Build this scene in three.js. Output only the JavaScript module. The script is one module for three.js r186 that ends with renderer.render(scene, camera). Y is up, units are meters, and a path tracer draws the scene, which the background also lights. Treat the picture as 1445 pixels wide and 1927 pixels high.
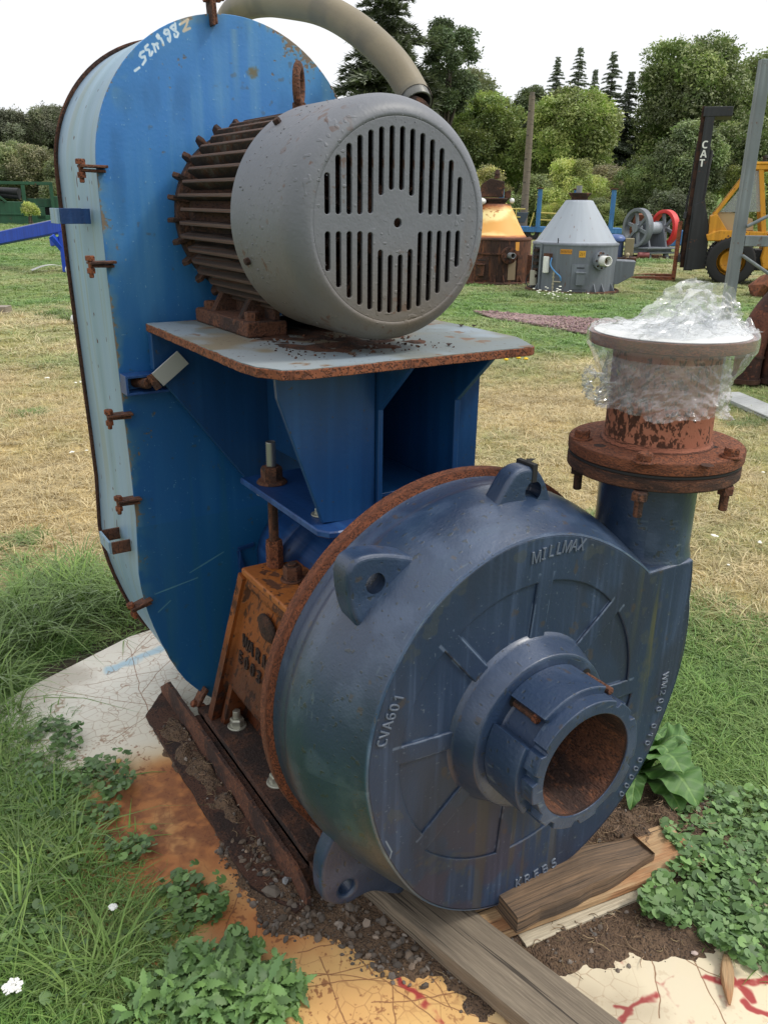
import * as THREE from 'three';
import { RoundedBoxGeometry } from 'three/addons/geometries/RoundedBoxGeometry.js';
import { ConvexGeometry } from 'three/addons/geometries/ConvexGeometry.js';
import { mergeGeometries, mergeVertices, toCreasedNormals } from 'three/addons/utils/BufferGeometryUtils.js';
import { FontLoader } from 'three/addons/loaders/FontLoader.js';
import { TextGeometry } from 'three/addons/geometries/TextGeometry.js';

// ---------------------------------------------------------------- camera, sky, sun, exposure
const W = 767, H = 1024, F_PX = 1554, EYE = new THREE.Vector3(0, 1.45, 0);
const PITCH = 20.5 * Math.PI / 180, YAW = 32.5 * Math.PI / 180, ROLL = 0.8 * Math.PI / 180;
const FWD = new THREE.Vector3(Math.sin(YAW) * Math.cos(PITCH), -Math.sin(PITCH), -Math.cos(YAW) * Math.cos(PITCH));
const R0 = new THREE.Vector3(Math.cos(YAW), 0, Math.sin(YAW)), U0 = R0.clone().cross(FWD);
const RIGHT = R0.clone().multiplyScalar(Math.cos(ROLL)).addScaledVector(U0, Math.sin(ROLL)), UP = RIGHT.clone().cross(FWD);
const scene = new THREE.Scene();
const camera = new THREE.PerspectiveCamera(2 * Math.atan(963.5 / F_PX) * 180 / Math.PI, W / H, 0.05, 600);
camera.position.copy(EYE);
camera.quaternion.setFromRotationMatrix(new THREE.Matrix4().makeBasis(RIGHT, UP, FWD.clone().negate()));
const renderer = new THREE.WebGLRenderer({ antialias: true });
renderer.setSize(W, H);
renderer.toneMapping = THREE.LinearToneMapping;
renderer.toneMappingExposure = 1.0;
renderer.shadowMap.enabled = true;
const SUN_DIR = new THREE.Vector3(0.5, 0.8, 0.36).normalize();
{
  const w = 256, h = 128, d = new Float32Array(w * h * 4);
  for (let j = 0; j < h; j++) for (let i = 0; i < w; i++) {
    const el = ((j + 0.5) / h - 0.5) * Math.PI, az = ((i + 0.5) / w - 0.5) * 2 * Math.PI;
    const x = Math.cos(az) * Math.cos(el), y = Math.sin(el), z = Math.sin(az) * Math.cos(el);
    const c = x * SUN_DIR.x + y * SUN_DIR.y + z * SUN_DIR.z;
    const g = 1.02 + 0.14 * Math.max(0, y) + 0.75 * Math.pow(Math.max(0, c), 5);
    const k = (j * w + i) * 4, low = Math.max(0, 1 - Math.max(0, y) * 5);
    const gr = y < -0.02 ? 0.35 : 1;
    d[k] = g * (0.99 - 0.035 * low) * gr; d[k + 1] = g * (1.0 - 0.02 * low) * gr; d[k + 2] = g * (1.03 - 0.01 * low) * gr; d[k + 3] = 1;
  }
  const sky = new THREE.DataTexture(d, w, h, THREE.RGBAFormat, THREE.FloatType);
  sky.mapping = THREE.EquirectangularReflectionMapping; sky.magFilter = sky.minFilter = THREE.LinearFilter; sky.needsUpdate = true;
  scene.background = sky; scene.environment = sky;
}
const sun = new THREE.DirectionalLight(new THREE.Color(1, 0.94, 0.84), 2.0);
sun.position.copy(SUN_DIR).multiplyScalar(40); sun.castShadow = true; sun.shadow.radius = 20;
sun.shadow.mapSize.set(2048, 2048);
Object.assign(sun.shadow.camera, { left: -25, right: 25, top: 25, bottom: -25, near: 1, far: 120 });
scene.add(sun); scene.add(sun.target);

// ---------------------------------------------------------------- helpers
const V = (x, y, z) => new THREE.Vector3(x, y, z);
// the point of the plane (axis = value) that stands at a given pixel of the 1445 x 1927 photograph: used to survey the place
function U(px, py, axis, val) {
  const d = FWD.clone().addScaledVector(RIGHT, (px - 722.5) / F_PX).addScaledVector(UP, -(py - 963.5) / F_PX);
  const a = typeof axis === 'number' ? 'xyz'[axis] : axis, t = (val - EYE[a]) / d[a];
  return EYE.clone().addScaledVector(d, t);
}
const G = (px, py, y = 0) => U(px, py, 1, y);
// the point at a pixel and horizontal distance
function D(px, py, dist) {
  const d = FWD.clone().addScaledVector(RIGHT, (px - 722.5) / F_PX).addScaledVector(UP, -(py - 963.5) / F_PX);
  return EYE.clone().addScaledVector(d, dist / Math.hypot(d.x, d.z));
}
let SEED = 1;
function rng(s) { let a = s >>> 0; return () => { a = (a + 0x6D2B79F5) | 0; let t = Math.imul(a ^ (a >>> 15), 1 | a); t = (t + Math.imul(t ^ (t >>> 7), 61 | t)) ^ t; return ((t ^ (t >>> 14)) >>> 0) / 4294967296; }; }
const clamp = (x, a = 0, b = 1) => Math.min(b, Math.max(a, x));
const sst = (a, b, x) => { const t = clamp((x - a) / (b - a)); return t * t * (3 - 2 * t); };
const mix = (a, b, t) => a + (b - a) * t;
const mix3 = (a, b, t) => [a[0] + (b[0] - a[0]) * t, a[1] + (b[1] - a[1]) * t, a[2] + (b[2] - a[2]) * t];
const HASH = new Float32Array(65536); { const r = rng(77); for (let i = 0; i < 65536; i++) HASH[i] = r(); }
const hsh = (x, y, s) => HASH[(Math.imul(x, 374761) + Math.imul(y, 668265) + Math.imul(s, 974711) ^ (x * y * 31 + (y << 7))) & 65535];
function vn(x, y, px, py, s) { // periodic value noise
  const ix = Math.floor(x), iy = Math.floor(y), fx = x - ix, fy = y - iy, u = fx * fx * (3 - 2 * fx), v = fy * fy * (3 - 2 * fy);
  const x0 = ((ix % px) + px) % px, x1 = (x0 + 1) % px, y0 = ((iy % py) + py) % py, y1 = (y0 + 1) % py;
  return mix(mix(hsh(x0, y0, s), hsh(x1, y0, s), u), mix(hsh(x0, y1, s), hsh(x1, y1, s), u), v);
}
function fbm(u, v, fx, fy, oct, s) { // u, v in 0..1, tiles; result 0..1
  let a = 0.5, t = 0, n = 0;
  for (let o = 0; o < oct; o++) { t += a * vn(u * fx, v * fy, fx, fy, s + o * 17); n += a; a *= 0.5; fx *= 2; fy *= 2; }
  return t / n;
}
// distance to the walls of a net of random cells
function cells(x, y, s) { const ix = Math.floor(x), iy = Math.floor(y); let d1 = 9, d2 = 9; for (let j = -1; j <= 1; j++) for (let i = -1; i <= 1; i++) { const cx = ix + i, cy = iy + j, dx = cx + hsh(cx & 1023, cy & 1023, s) - x, dy = cy + hsh(cx & 1023, cy & 1023, s + 9) - y, d = Math.hypot(dx, dy); if (d < d1) { d2 = d1; d1 = d; } else if (d < d2) d2 = d; } return d2 - d1; }
const BIG = 1 << 20;
const n2 = (x, y, oct = 3, s = 5) => { let a = 0.5, t = 0, n = 0; for (let o = 0; o < oct; o++) { t += a * vn(x, y, BIG, BIG, s + o * 13); n += a; a *= 0.5; x *= 2.03; y *= 2.03; } return t / n; };
const n3 = (x, y, z, oct = 3, s = 5) => (n2(x + z * 0.71, y - z * 0.43, oct, s) + n2(y * 0.83 + 7.1, z + x * 0.37, oct, s + 3) + n2(z * 0.9 - 3.3, x - y * 0.31, oct, s + 7)) / 3;

// maps: fn(u, v) returns { c:[r,g,b] sRGB 0..255 of the real base colour, r: roughness, h: height 0..1 }
let LITE = false; // far things get colour maps alone
function maps(w, h, fn, want = 'crh') {
  const c = new Uint8Array(w * h * 4), r = new Uint8Array(w * h * 4), b = new Uint8Array(w * h * 4); if (LITE) want = 'c';
  for (let j = 0; j < h; j++) for (let i = 0; i < w; i++) {
    const o = fn((i + 0.5) / w, (j + 0.5) / h), k = (j * w + i) * 4;
    c[k] = clamp(o.c[0], 0, 255); c[k + 1] = clamp(o.c[1], 0, 255); c[k + 2] = clamp(o.c[2], 0, 255); c[k + 3] = 255;
    r[k] = r[k + 1] = r[k + 2] = clamp(o.r ?? 0.6) * 255; r[k + 3] = 255;
    b[k] = b[k + 1] = b[k + 2] = clamp(o.h ?? 0.5) * 255; b[k + 3] = 255;
  }
  const mk = (data, srgb) => { const t = new THREE.DataTexture(data, w, h, THREE.RGBAFormat); t.wrapS = t.wrapT = THREE.RepeatWrapping; t.magFilter = THREE.LinearFilter; t.minFilter = THREE.LinearMipmapLinearFilter; t.generateMipmaps = true; if (srgb) t.colorSpace = THREE.SRGBColorSpace; t.needsUpdate = true; return t; };
  return { map: mk(c, true), roughnessMap: want.includes('r') ? mk(r) : null, bumpMap: want.includes('h') ? mk(b) : null };
}
// material from maps, tile = metres per repeat (uv are in metres)
function mat(T, tile, { off, ...o } = {}) {
  const m = new THREE.MeshPhysicalMaterial({ roughness: 1, metalness: 0, ...o });
  for (const k of ['map', 'roughnessMap', 'bumpMap']) if (T && T[k]) { const t = T[k].clone(); t.repeat.set(1 / (tile[0] ?? tile), 1 / (tile[1] ?? tile)); if (off) t.offset.set(off[0], off[1]); t.needsUpdate = true; m[k] = t; }
  m.bumpScale = o.bumpScale ?? 0.0015;
  if (!m.roughnessMap) m.roughness = o.roughness ?? 0.6;
  return m;
}
const flat = (r, g, b, rough = 0.6, o = {}) => new THREE.MeshPhysicalMaterial({ color: new THREE.Color().setRGB(r, g, b), roughness: rough, ...o });

// geometry preparation: non-indexed, uv in metres by the dominant normal unless kept
function boxUV(g, keep) {
  g = g.index ? g.toNonIndexed() : g;
  for (const k of Object.keys(g.attributes)) if (!['position', 'normal', 'uv', 'color'].includes(k)) g.deleteAttribute(k);
  g.clearGroups?.();
  if (!g.attributes.normal) g.computeVertexNormals();
  if (keep && g.attributes.uv) return g;
  const p = g.attributes.position, n = p.count, uv = new Float32Array(n * 2), a = V(), b = V(), c = V();
  for (let i = 0; i < n; i += 3) {
    a.fromBufferAttribute(p, i); b.fromBufferAttribute(p, i + 1); c.fromBufferAttribute(p, i + 2);
    const N = b.clone().sub(a).cross(c.clone().sub(a)), x = Math.abs(N.x), y = Math.abs(N.y), z = Math.abs(N.z);
    [a, b, c].forEach((q, k) => { const o = (i + k) * 2;
      if (z >= x && z >= y) { uv[o] = q.x; uv[o + 1] = q.y; } else if (x >= y) { uv[o] = q.z; uv[o + 1] = q.y; } else { uv[o] = q.x; uv[o + 1] = q.z; } });
  }
  g.setAttribute('uv', new THREE.BufferAttribute(uv, 2));
  return g;
}
function tint(g, fn) { // vertex colours: fn(x, y, z, nx, ny, nz) -> linear multiplier
  const p = g.attributes.position, nn = g.attributes.normal, c = new Float32Array(p.count * 3);
  for (let i = 0; i < p.count; i++) { const t = fn(p.getX(i), p.getY(i), p.getZ(i), nn.getX(i), nn.getY(i), nn.getZ(i)); c[i * 3] = t[0]; c[i * 3 + 1] = t[1]; c[i * 3 + 2] = t[2]; }
  g.setAttribute('color', new THREE.BufferAttribute(c, 3));
  return g;
}
const ONE = () => [1, 1, 1];
let ORG = V(0, 0, 0);
// one named mesh under parent, its geometry given in the frame whose origin is ORG
function add(name, geos, material, parent, o = {}) {
  geos = [].concat(geos).map((g) => boxUV(g, o.keepUV || g.userData.keepUV));
  if (material.vertexColors) for (const g of geos) if (!g.attributes.color) tint(g, ONE);
  if (!material.vertexColors) for (const g of geos) if (g.attributes.color) g.deleteAttribute('color');
  let g = geos.length > 1 ? mergeGeometries(geos) : geos[0];
  g = g.clone().translate(-ORG.x, -ORG.y, -ORG.z);
  const m = new THREE.Mesh(g, material); m.name = nm(name); m.castShadow = m.receiveShadow = true;
  if (o.label) m.userData.label = o.label;
  if (o.kind) m.userData.kind = o.kind;
  (parent ?? scene).add(m);
  return m;
}
const USED = {};
function nm(n) { const k = USED[n] = (USED[n] ?? -1) + 1; return k ? n + '_' + String(k).padStart(3, '0') : n; }
function tag(o, label, category, group) { o.userData.label = label; if (category) o.userData.category = category; if (group) o.userData.group = group; return o; }
function thing(name, label, category, at = [0, 0, 0], group) {
  const o = new THREE.Group(); o.name = nm(name); o.position.set(...at); scene.add(o); ORG = V(...at);
  return tag(o, label, category, group);
}
function local(name, label, category, group) { const o = thing(name, label, category, [0, 0, 0], group); return o; }
function place(o, p, ry = 0) { o.position.copy(p.isVector3 ? p : V(...p)); o.rotation.y = ry; return o; }
function part(name, parent, label) { const o = new THREE.Group(); o.name = nm(name); parent.add(o); if (label) o.userData.label = label; return o; }
function copyOf(src, name, p, ry, label, s) { const o = src.clone(); o.name = nm(name); o.traverse((c) => { if (c !== o) c.name = nm(c.name.replace(/_\d{3}$/, '')); }); scene.add(o); place(o, p, ry); if (s) o.scale.setScalar(s); if (label) o.userData.label = label; return o; }
function struct(name, geo, material, label) { ORG = V(0, 0, 0); const m = add(name, geo, material, scene, { keepUV: !!geo.userData?.keepUV }); m.userData.kind = 'structure'; if (label) m.userData.label = label; return m; }

const box = (x0, y0, z0, x1, y1, z1, r = 0.002) => { if (x1 < x0) [x0, x1] = [x1, x0]; if (y1 < y0) [y0, y1] = [y1, y0]; if (z1 < z0) [z0, z1] = [z1, z0]; const w = x1 - x0, h = y1 - y0, d = z1 - z0; r = Math.min(r, w * 0.45, h * 0.45, d * 0.45); return (r > 0.0004 ? new RoundedBoxGeometry(w, h, d, 1, r) : new THREE.BoxGeometry(w, h, d)).translate((x0 + x1) / 2, (y0 + y1) / 2, (z0 + z1) / 2); };
const QY = V(0, 1, 0);
function orient(g, a, b) { const d = b.clone().sub(a), q = new THREE.Quaternion().setFromUnitVectors(QY, d.normalize()); return g.applyQuaternion(q).translate(a.x, a.y, a.z); }
// a round bar from a to b with bevelled ends
function cyl(a, b, r0, r1 = r0, seg = 24, bev = 0.0015) {
  const L = a.distanceTo(b); bev = Math.min(bev, r0 * 0.3, r1 * 0.3 + 1e-5, L * 0.2);
  return orient(new THREE.LatheGeometry([[0, 0], [r0 - bev, 0], [r0, bev], [r1, L - bev], [r1 - bev, L], [0, L]].map((p) => new THREE.Vector2(Math.max(p[0], 0), p[1])), seg), a.clone(), b);
}
function hex(a, b, r, ch = 0.12) { // six-sided nut or bolt head from a to b
  const L = a.distanceTo(b);
  const g = new THREE.CylinderGeometry(r * (1 - ch), r, L * 0.2, 6, 1).toNonIndexed().translate(0, L * 0.9, 0), g2 = new THREE.CylinderGeometry(r, r, L * 0.8, 6, 1).toNonIndexed().translate(0, L * 0.4, 0);
  const m = mergeGeometries([g, g2]); m.computeVertexNormals();
  return orient(m, a.clone(), b);
}
function barBetween(a, b, w, t, up = QY, r = 0.0015) { // flat bar: width w across, thickness t along `up`
  const d = b.clone().sub(a), L = d.length(); d.normalize(); const s = d.clone().cross(up).normalize(), u = s.clone().cross(d);
  const g = new RoundedBoxGeometry(w, t, L, 1, Math.min(r, w * 0.4, t * 0.4));
  return g.applyMatrix4(new THREE.Matrix4().makeBasis(s, u, d.clone().negate())).translate((a.x + b.x) / 2, (a.y + b.y) / 2, (a.z + b.z) / 2);
}
// prism of an xy outline between z0 and z1
function prism(pts, z0, z1, bev = 0.0015, holes = [], seg = 1) {
  const s = new THREE.Shape(pts.map((p) => new THREE.Vector2(p[0] ?? p.x, p[1] ?? p.y)));
  for (const h of holes) s.holes.push(h.getPoints ? h : new THREE.Path(h.map((p) => new THREE.Vector2(p[0], p[1]))));
  const g = new THREE.ExtrudeGeometry(s, { depth: z1 - z0 - 2 * bev, bevelEnabled: bev > 0, bevelThickness: bev, bevelSize: bev, bevelOffset: -bev, bevelSegments: seg, curveSegments: 24 });
  return g.translate(0, 0, z0 + bev);
}
// prism of a (z, y) outline between x0 and x1
const prismX = (pts, x0, x1, bev) => prism(pts.map((p) => [-p[0], p[1]]), x0, x1, bev).rotateY(Math.PI / 2);
// prism of an (x, z) outline between y0 and y1
const prismY = (pts, y0, y1, bev, holes = []) => prism(pts.map((p) => [p[0], -p[1]]), y0, y1, bev, holes.map((h) => h.map((p) => [p[0], -p[1]]))).rotateX(-Math.PI / 2);
const circlePts = (cx, cy, r, n = 24, a0 = 0) => Array.from({ length: n }, (_, i) => { const a = a0 + i / n * 2 * Math.PI; return [cx + r * Math.cos(a), cy + r * Math.sin(a)]; });
function tube(pts, r, seg = 40, rad = 12, closed = false) { return new THREE.TubeGeometry(new THREE.CatmullRomCurve3(pts, closed, 'centripetal'), seg, r, rad, closed); }
function latheZ(profile, cx, cy, seg = 64) { // profile of [radius, z], turned about the z axis through cx, cy
  return new THREE.LatheGeometry(profile.map((p) => new THREE.Vector2(p[0], p[1])), seg).rotateX(Math.PI / 2).translate(cx, cy, 0);
}
function grid(nu, nv, fn, closedU = false) { // surface fn(u, v) -> Vector3, smooth normals, uv = (u, v)
  const p = [], uv = [], idx = [];
  for (let j = 0; j <= nv; j++) for (let i = 0; i <= nu; i++) { const q = fn(i / nu, j / nv); p.push(q.x, q.y, q.z); uv.push(i / nu, j / nv); }
  for (let j = 0; j < nv; j++) for (let i = 0; i < nu; i++) { const a = j * (nu + 1) + i, b = a + 1, c = a + nu + 1, d = c + 1; idx.push(a, b, d, a, d, c); }
  const g = new THREE.BufferGeometry(); g.setAttribute('position', new THREE.Float32BufferAttribute(p, 3)); g.setAttribute('uv', new THREE.Float32BufferAttribute(uv, 2)); g.setIndex(idx); g.computeVertexNormals();
  if (closedU) { const n = g.attributes.normal; for (let j = 0; j <= nv; j++) { const a = j * (nu + 1), b = a + nu, q = V().fromBufferAttribute(n, a).add(V().fromBufferAttribute(n, b)).normalize(); n.setXYZ(a, q.x, q.y, q.z); n.setXYZ(b, q.x, q.y, q.z); } }
  return g;
}
const uvScale = (g, a, b) => { const t = g.attributes.uv; for (let i = 0; i < t.count; i++) t.setXY(i, t.getX(i) * a, t.getY(i) * b); g.userData.keepUV = true; return g; };
const kept = (g) => { g.userData.keepUV = true; return g; };
const FONT_THIN = await new FontLoader().loadAsync('fonts/droid/droid_sans_regular.typeface.json');
const FONT = await new FontLoader().loadAsync('fonts/droid/droid_sans_bold.typeface.json');
function inPoly(x, z, P) { let c = false; for (let i = 0, j = P.length - 1; i < P.length; j = i++) { const [xi, zi] = P[i], [xj, zj] = P[j]; if ((zi > z) !== (zj > z) && x < (xj - xi) * (z - zi) / (zj - zi) + xi) c = !c; } return c; }

// ---------------------------------------------------------------- materials (real base colours, sRGB)
const RUST = maps(512, 512, (u, v) => {
  const a = fbm(u, v, 5, 5, 5, 11), b = fbm(u, v, 24, 24, 3, 31), c = fbm(u, v, 90, 90, 2, 51);
  let col = mix3([58, 41, 35], [98, 63, 46], sst(0.35, 0.65, a)); col = mix3(col, [132, 84, 56], sst(0.58, 0.8, b) * 0.6); col = mix3(col, [38, 27, 25], sst(0.55, 0.75, c) * 0.55);
  return { c: col, r: 0.86 + 0.12 * c, h: 0.4 * b + 0.6 * c };
});
const PITRUST = maps(512, 512, (u, v) => { // bright orange rust with dark pits
  const a = fbm(u, v, 6, 6, 4, 111), c = fbm(u, v, 80, 80, 2, 151), d = fbm(u, v, 30, 30, 3, 171);
  let col = mix3([112, 64, 42], [144, 86, 56], a); col = mix3(col, [66, 42, 34], sst(0.54, 0.72, c) * 0.75); col = mix3(col, [92, 54, 38], sst(0.5, 0.7, d) * 0.6);
  return { c: col, r: 0.9, h: 0.7 - 0.5 * sst(0.55, 0.68, c) + 0.2 * d };
});
function paintMaps(base, o) { // painted steel: base colour, blotches, specks of rust, orange peel
  const { vary = 0.12, rust = 0.06, fade = [170, 180, 185], fadeAmt = 0.15, speck = 0.5, seed = 1, rough = 0.5, size = 512, streak = 0.1 } = o;
  return maps(LITE ? 256 : size, LITE ? 256 : size, (u, v) => {
    const a = fbm(u, v, 3, 3, 5, seed), st = fbm(u, v, 40, 2, 3, seed + 7), p = fbm(u, v, 120, 120, 2, seed + 9), q = fbm(u, v, 14, 14, 4, seed + 21), w = fbm(u, v, 60, 60, 2, seed + 29);
    let col = base.map((x) => x * (1 - vary + 2 * vary * a) * (1 - streak + 2 * streak * st));
    col = mix3(col, fade, fadeAmt * sst(0.5, 0.8, st * 0.6 + a * 0.4));
    const ru = sst(1 - rust - 0.12, 1 - rust, q * 0.75 + w * 0.45) , sp = sst(0.86, 0.9, p) * speck;
    col = mix3(col, [92, 54, 38], Math.max(ru, sp));
    return { c: col, r: rough + 0.14 * (a - 0.5) + 0.35 * Math.max(ru, sp), h: 0.5 + 0.3 * (p - 0.5) - 0.25 * ru + 0.15 * (w - 0.5) };
  });
}
const NAVY = maps(1024, 1024, (u, v) => {
  const a = fbm(u, v, 4, 4, 5, 201), p = fbm(u, v, 160, 160, 2, 209), w = fbm(u, v, 50, 50, 3, 229), s = fbm(u, v, 16, 90, 3, 231), pit = fbm(u, v, 70, 70, 2, 271);
  let col = mix3([27, 45, 71], [37, 59, 88], a); const sc = sst(0.7, 0.78, s) * sst(0.5, 0.62, a);
  col = mix3(col, [104, 112, 116], sc * 0.6); col = mix3(col, [70, 84, 110], 0.5 * sst(0.5, 0.75, fbm(u, v, 9, 9, 5, 283))); col = mix3(col, [70, 52, 44], 0.5 * sst(0.78, 0.86, fbm(u, v, 26, 26, 4, 287))); col = mix3(col, [40, 46, 50], sst(0.78, 0.84, pit) * 0.7);
  return { c: col, r: 0.36 + 0.2 * a + 0.2 * sc, h: 0.5 + 0.34 * (p - 0.5) + 0.3 * (w - 0.5) - 0.4 * sst(0.76, 0.84, pit) };
});
const GREY = maps(1024, 1024, (u, v) => { // thick lumpy grey paint
  const a = fbm(u, v, 3, 3, 5, 301), p = fbm(u, v, 150, 150, 2, 309), w = fbm(u, v, 46, 46, 3, 329), l = fbm(u, v, 64, 64, 1, 351), r = fbm(u, v, 30, 30, 4, 371), st = fbm(u, v, 8, 3, 4, 377);
  let col = mix3([94, 97, 104], [113, 116, 123], a * 0.5 + st * 0.5); const lump = sst(0.8, 0.9, l) * sst(0.42, 0.6, a);
  col = mix3(col, [88, 60, 48], sst(0.68, 0.75, r) * sst(0.5, 0.7, a) * 0.7); col = mix3(col, [70, 60, 56], sst(0.87, 0.92, p) * 0.6);
  return { c: col, r: 0.42 + 0.25 * a, h: 0.4 + 0.12 * (p - 0.5) + 0.25 * (w - 0.5) + 0.4 * lump };
});
const BLUE = paintMaps([24, 62, 116], { seed: 401, rust: 0.03, fade: [96, 130, 160], fadeAmt: 0.25, streak: 0.16, rough: 0.42 });
const PALEBLUE = maps(512, 1024, (u, v) => {
  const a = fbm(u, v, 3, 3, 5, 421), st = fbm(u, v, 18, 2, 4, 423), sp = fbm(u, v, 34, 26, 2, 427), p = fbm(u, v, 120, 160, 2, 431);
  let col = mix3([116, 146, 172], [148, 174, 190], st * 0.6 + a * 0.4); col = mix3(col, [120, 134, 128], sst(0.55, 0.8, st) * 0.5);
  const r = sst(0.86, 0.9, sp); col = mix3(col, [84, 50, 40], r);
  return { c: col, r: 0.45 + 0.15 * a + 0.3 * r, h: 0.5 + 0.2 * (p - 0.5) };
});
const ORANGE = maps(512, 512, (u, v) => { // flaking orange paint over brown rust
  const a = fbm(u, v, 3, 3, 6, 501), b = fbm(u, v, 11, 11, 6, 521), p = fbm(u, v, 60, 60, 3, 531), s = fbm(u, v, 26, 26, 2, 541);
  let col = mix3([160, 92, 38], [186, 116, 54], a); col = mix3(col, [138, 80, 42], p * 0.6); const ru = sst(0.64, 0.74, b * 0.75 + a * 0.3 + p * 0.06) * 0.85;
  const dot = sst(0.72, 0.8, s) * 0.9; col = mix3(col, mix3([58, 38, 32], [104, 64, 38], p), Math.max(ru, dot));
  return { c: col, r: 0.55 + 0.35 * ru, h: 0.7 - 0.35 * Math.max(ru, dot) + 0.25 * p };
});
const SALMON = maps(1024, 512, (u, v) => { // faded primer, speckled with rust towards the ends
  const a = fbm(u, v, 4, 3, 5, 601), b = fbm(u, v, 90, 46, 3, 621), p = fbm(u, v, 240, 120, 2, 631), e = sst(0.42, 0.04, v) * 0.22 + sst(0.75, 1, v) * 0.06;
  let col = mix3([150, 92, 70], [172, 116, 92], a); col = mix3(col, [150, 84, 58], p * 0.4); const ru = sst(0.6, 0.68, b * 0.46 + p * 0.3 + a * 0.27 + e + 0.075);
  col = mix3(col, mix3([52, 34, 28], [92, 54, 36], p), ru);
  return { c: col, r: 0.75 + 0.2 * ru, h: 0.6 - 0.35 * ru + 0.2 * p };
});
function woodMaps(c0, c1, seed, o = {}) {
  return maps(LITE ? 512 : 1024, LITE ? 128 : 256, (u, v) => {
    const warp = fbm(u, v, 3, 3, 3, seed) * 0.5, g = fbm(u, (v + warp * 0.05) % 1, 4, 60, 3, seed + 3), f = fbm(u, v, 30, 200, 2, seed + 5), a = fbm(u, v, 5, 4, 4, seed + 9);
    let col = mix3(c0, c1, clamp(g * 0.8 + a * 0.4 - 0.1)); const crack = sst(0.74, 0.82, fbm(u, (v + warp * 0.05) % 1, 2, 40, 2, seed + 13));
    col = mix3(col, [48, 42, 36], crack * 0.75); if (o.stain) col = mix3(col, o.stain, sst(0.5, 0.75, a) * (o.amt ?? 0.6));
    return { c: col.map((x) => x * (0.86 + 0.28 * f)), r: 0.88, h: 0.5 * g + 0.3 * f - 0.4 * crack + 0.3 };
  });
}
const M = {
  rust: mat(RUST, 0.3, { bumpScale: 0.003 }),
  rustBig: mat(RUST, 1.6, { bumpScale: 0.006 }),
  rustDark: mat(RUST, 0.35, { color: new THREE.Color().setRGB(0.5, 0.52, 0.55), bumpScale: 0.003 }),
  pit: mat(PITRUST, 0.25, { bumpScale: 0.003 }),
  pitBig: mat(PITRUST, 1.5, { bumpScale: 0.004 }),
  navy: mat(NAVY, 0.6, { bumpScale: 0.0014, clearcoat: 0.7, clearcoatRoughness: 0.3, vertexColors: true }),
  navyPlain: mat(NAVY, 0.6, { bumpScale: 0.0014, clearcoat: 0.5, clearcoatRoughness: 0.32 }),
  grey: mat(GREY, 0.5, { bumpScale: 0.002, vertexColors: true, clearcoat: 0.1, clearcoatRoughness: 0.4 }),
  blue: mat(BLUE, 0.7, { bumpScale: 0.0012 }),
  pale: mat(PALEBLUE, [0.5, 0.9], { bumpScale: 0.001, vertexColors: true }),
  orange: mat(ORANGE, 0.35, { bumpScale: 0.003, vertexColors: true }),
  salmon: mat(SALMON, [0.72, 0.26], { bumpScale: 0.002 }),
  zinc: flat(0.42, 0.42, 0.36, 0.45, { metalness: 0.7 }),
  thread: flat(0.35, 0.35, 0.35, 0.4, { metalness: 0.8 }),
  black: flat(0.012, 0.012, 0.013, 0.7),
  rubber: flat(0.02, 0.02, 0.021, 0.85),
  white: flat(0.75, 0.75, 0.72, 0.5),
  grayPipe: flat(0.2, 0.21, 0.22, 0.5),
};

// ---------------------------------------------------------------- the pump set
const AX = 0.972, AY = 0.51, ZF = -1.006, ZD = -1.238, ZG = -2.02, ZGB = -2.42;
const PO = [0.97, 0, -1.3];
const pump = thing('pump_unit', 'blue slurry pump with grey electric motor on top and tall blue belt guard behind', 'pump', PO);

// ---- belt guard
const guardOutline = (() => {
  const p = [], c = [0.852, 1.515], r = 0.334;
  for (let a = -8; a <= 180; a += 4) p.push([c[0] + r * Math.cos(a * Math.PI / 180), c[1] + r * Math.sin(a * Math.PI / 180)]);
  for (let y = 1.4; y > 0.56; y -= 0.12) p.push([mix(0.518, 0.53, sst(1.4, 0.6, y)), y]);
  for (const q of [[262, 1080], [266, 1105], [272, 1130], [280, 1155], [290, 1180], [304, 1210], [320, 1240], [335, 1262], [350, 1280], [366, 1293], [382, 1305], [398, 1313], [413, 1320]]) { const w = U(q[0], q[1], 'z', ZG); p.push([w.x, w.y]); }
  for (let a = -118; a <= 8; a += 6) p.push([1.0 + 0.475 * Math.cos(a * Math.PI / 180), Math.max(0.02, 0.49 + 0.475 * Math.sin(a * Math.PI / 180))]);
  return p;
})();
const CHALK = [[[1020, 270], [1180, 170], [1150, 280], [1090, 400], [1215, 340]], [[930, 250], [940, 360], [880, 360], [840, 330], [880, 290], [930, 275]], [[890, 370], [960, 410], [990, 440], [970, 510], [930, 510], [915, 460]],
  [[790, 370], [730, 380], [715, 440], [750, 460], [800, 440]], [[805, 390], [830, 490], [835, 570], [820, 600], [795, 570], [790, 540]], [[600, 540], [570, 500], [590, 465], [615, 490], [620, 540]], [[650, 540], [690, 610], [700, 665]],
  [[490, 650], [540, 660], [590, 640]], [[515, 680], [550, 800]], [[570, 640], [605, 735]], [[400, 660], [350, 710], [360, 760], [420, 760], [430, 790], [440, 870], [470, 860], [490, 800]],
  [[320, 790], [260, 820], [245, 880], [280, 910], [340, 890], [355, 960], [300, 1050]], [[235, 1105], [150, 1170]]].map((l) => l.map((q) => { const w = U(240 + q[0] * 0.0969, 20 + q[1] * 0.0969, 'z', ZG); return [w.x, w.y]; }));
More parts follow.
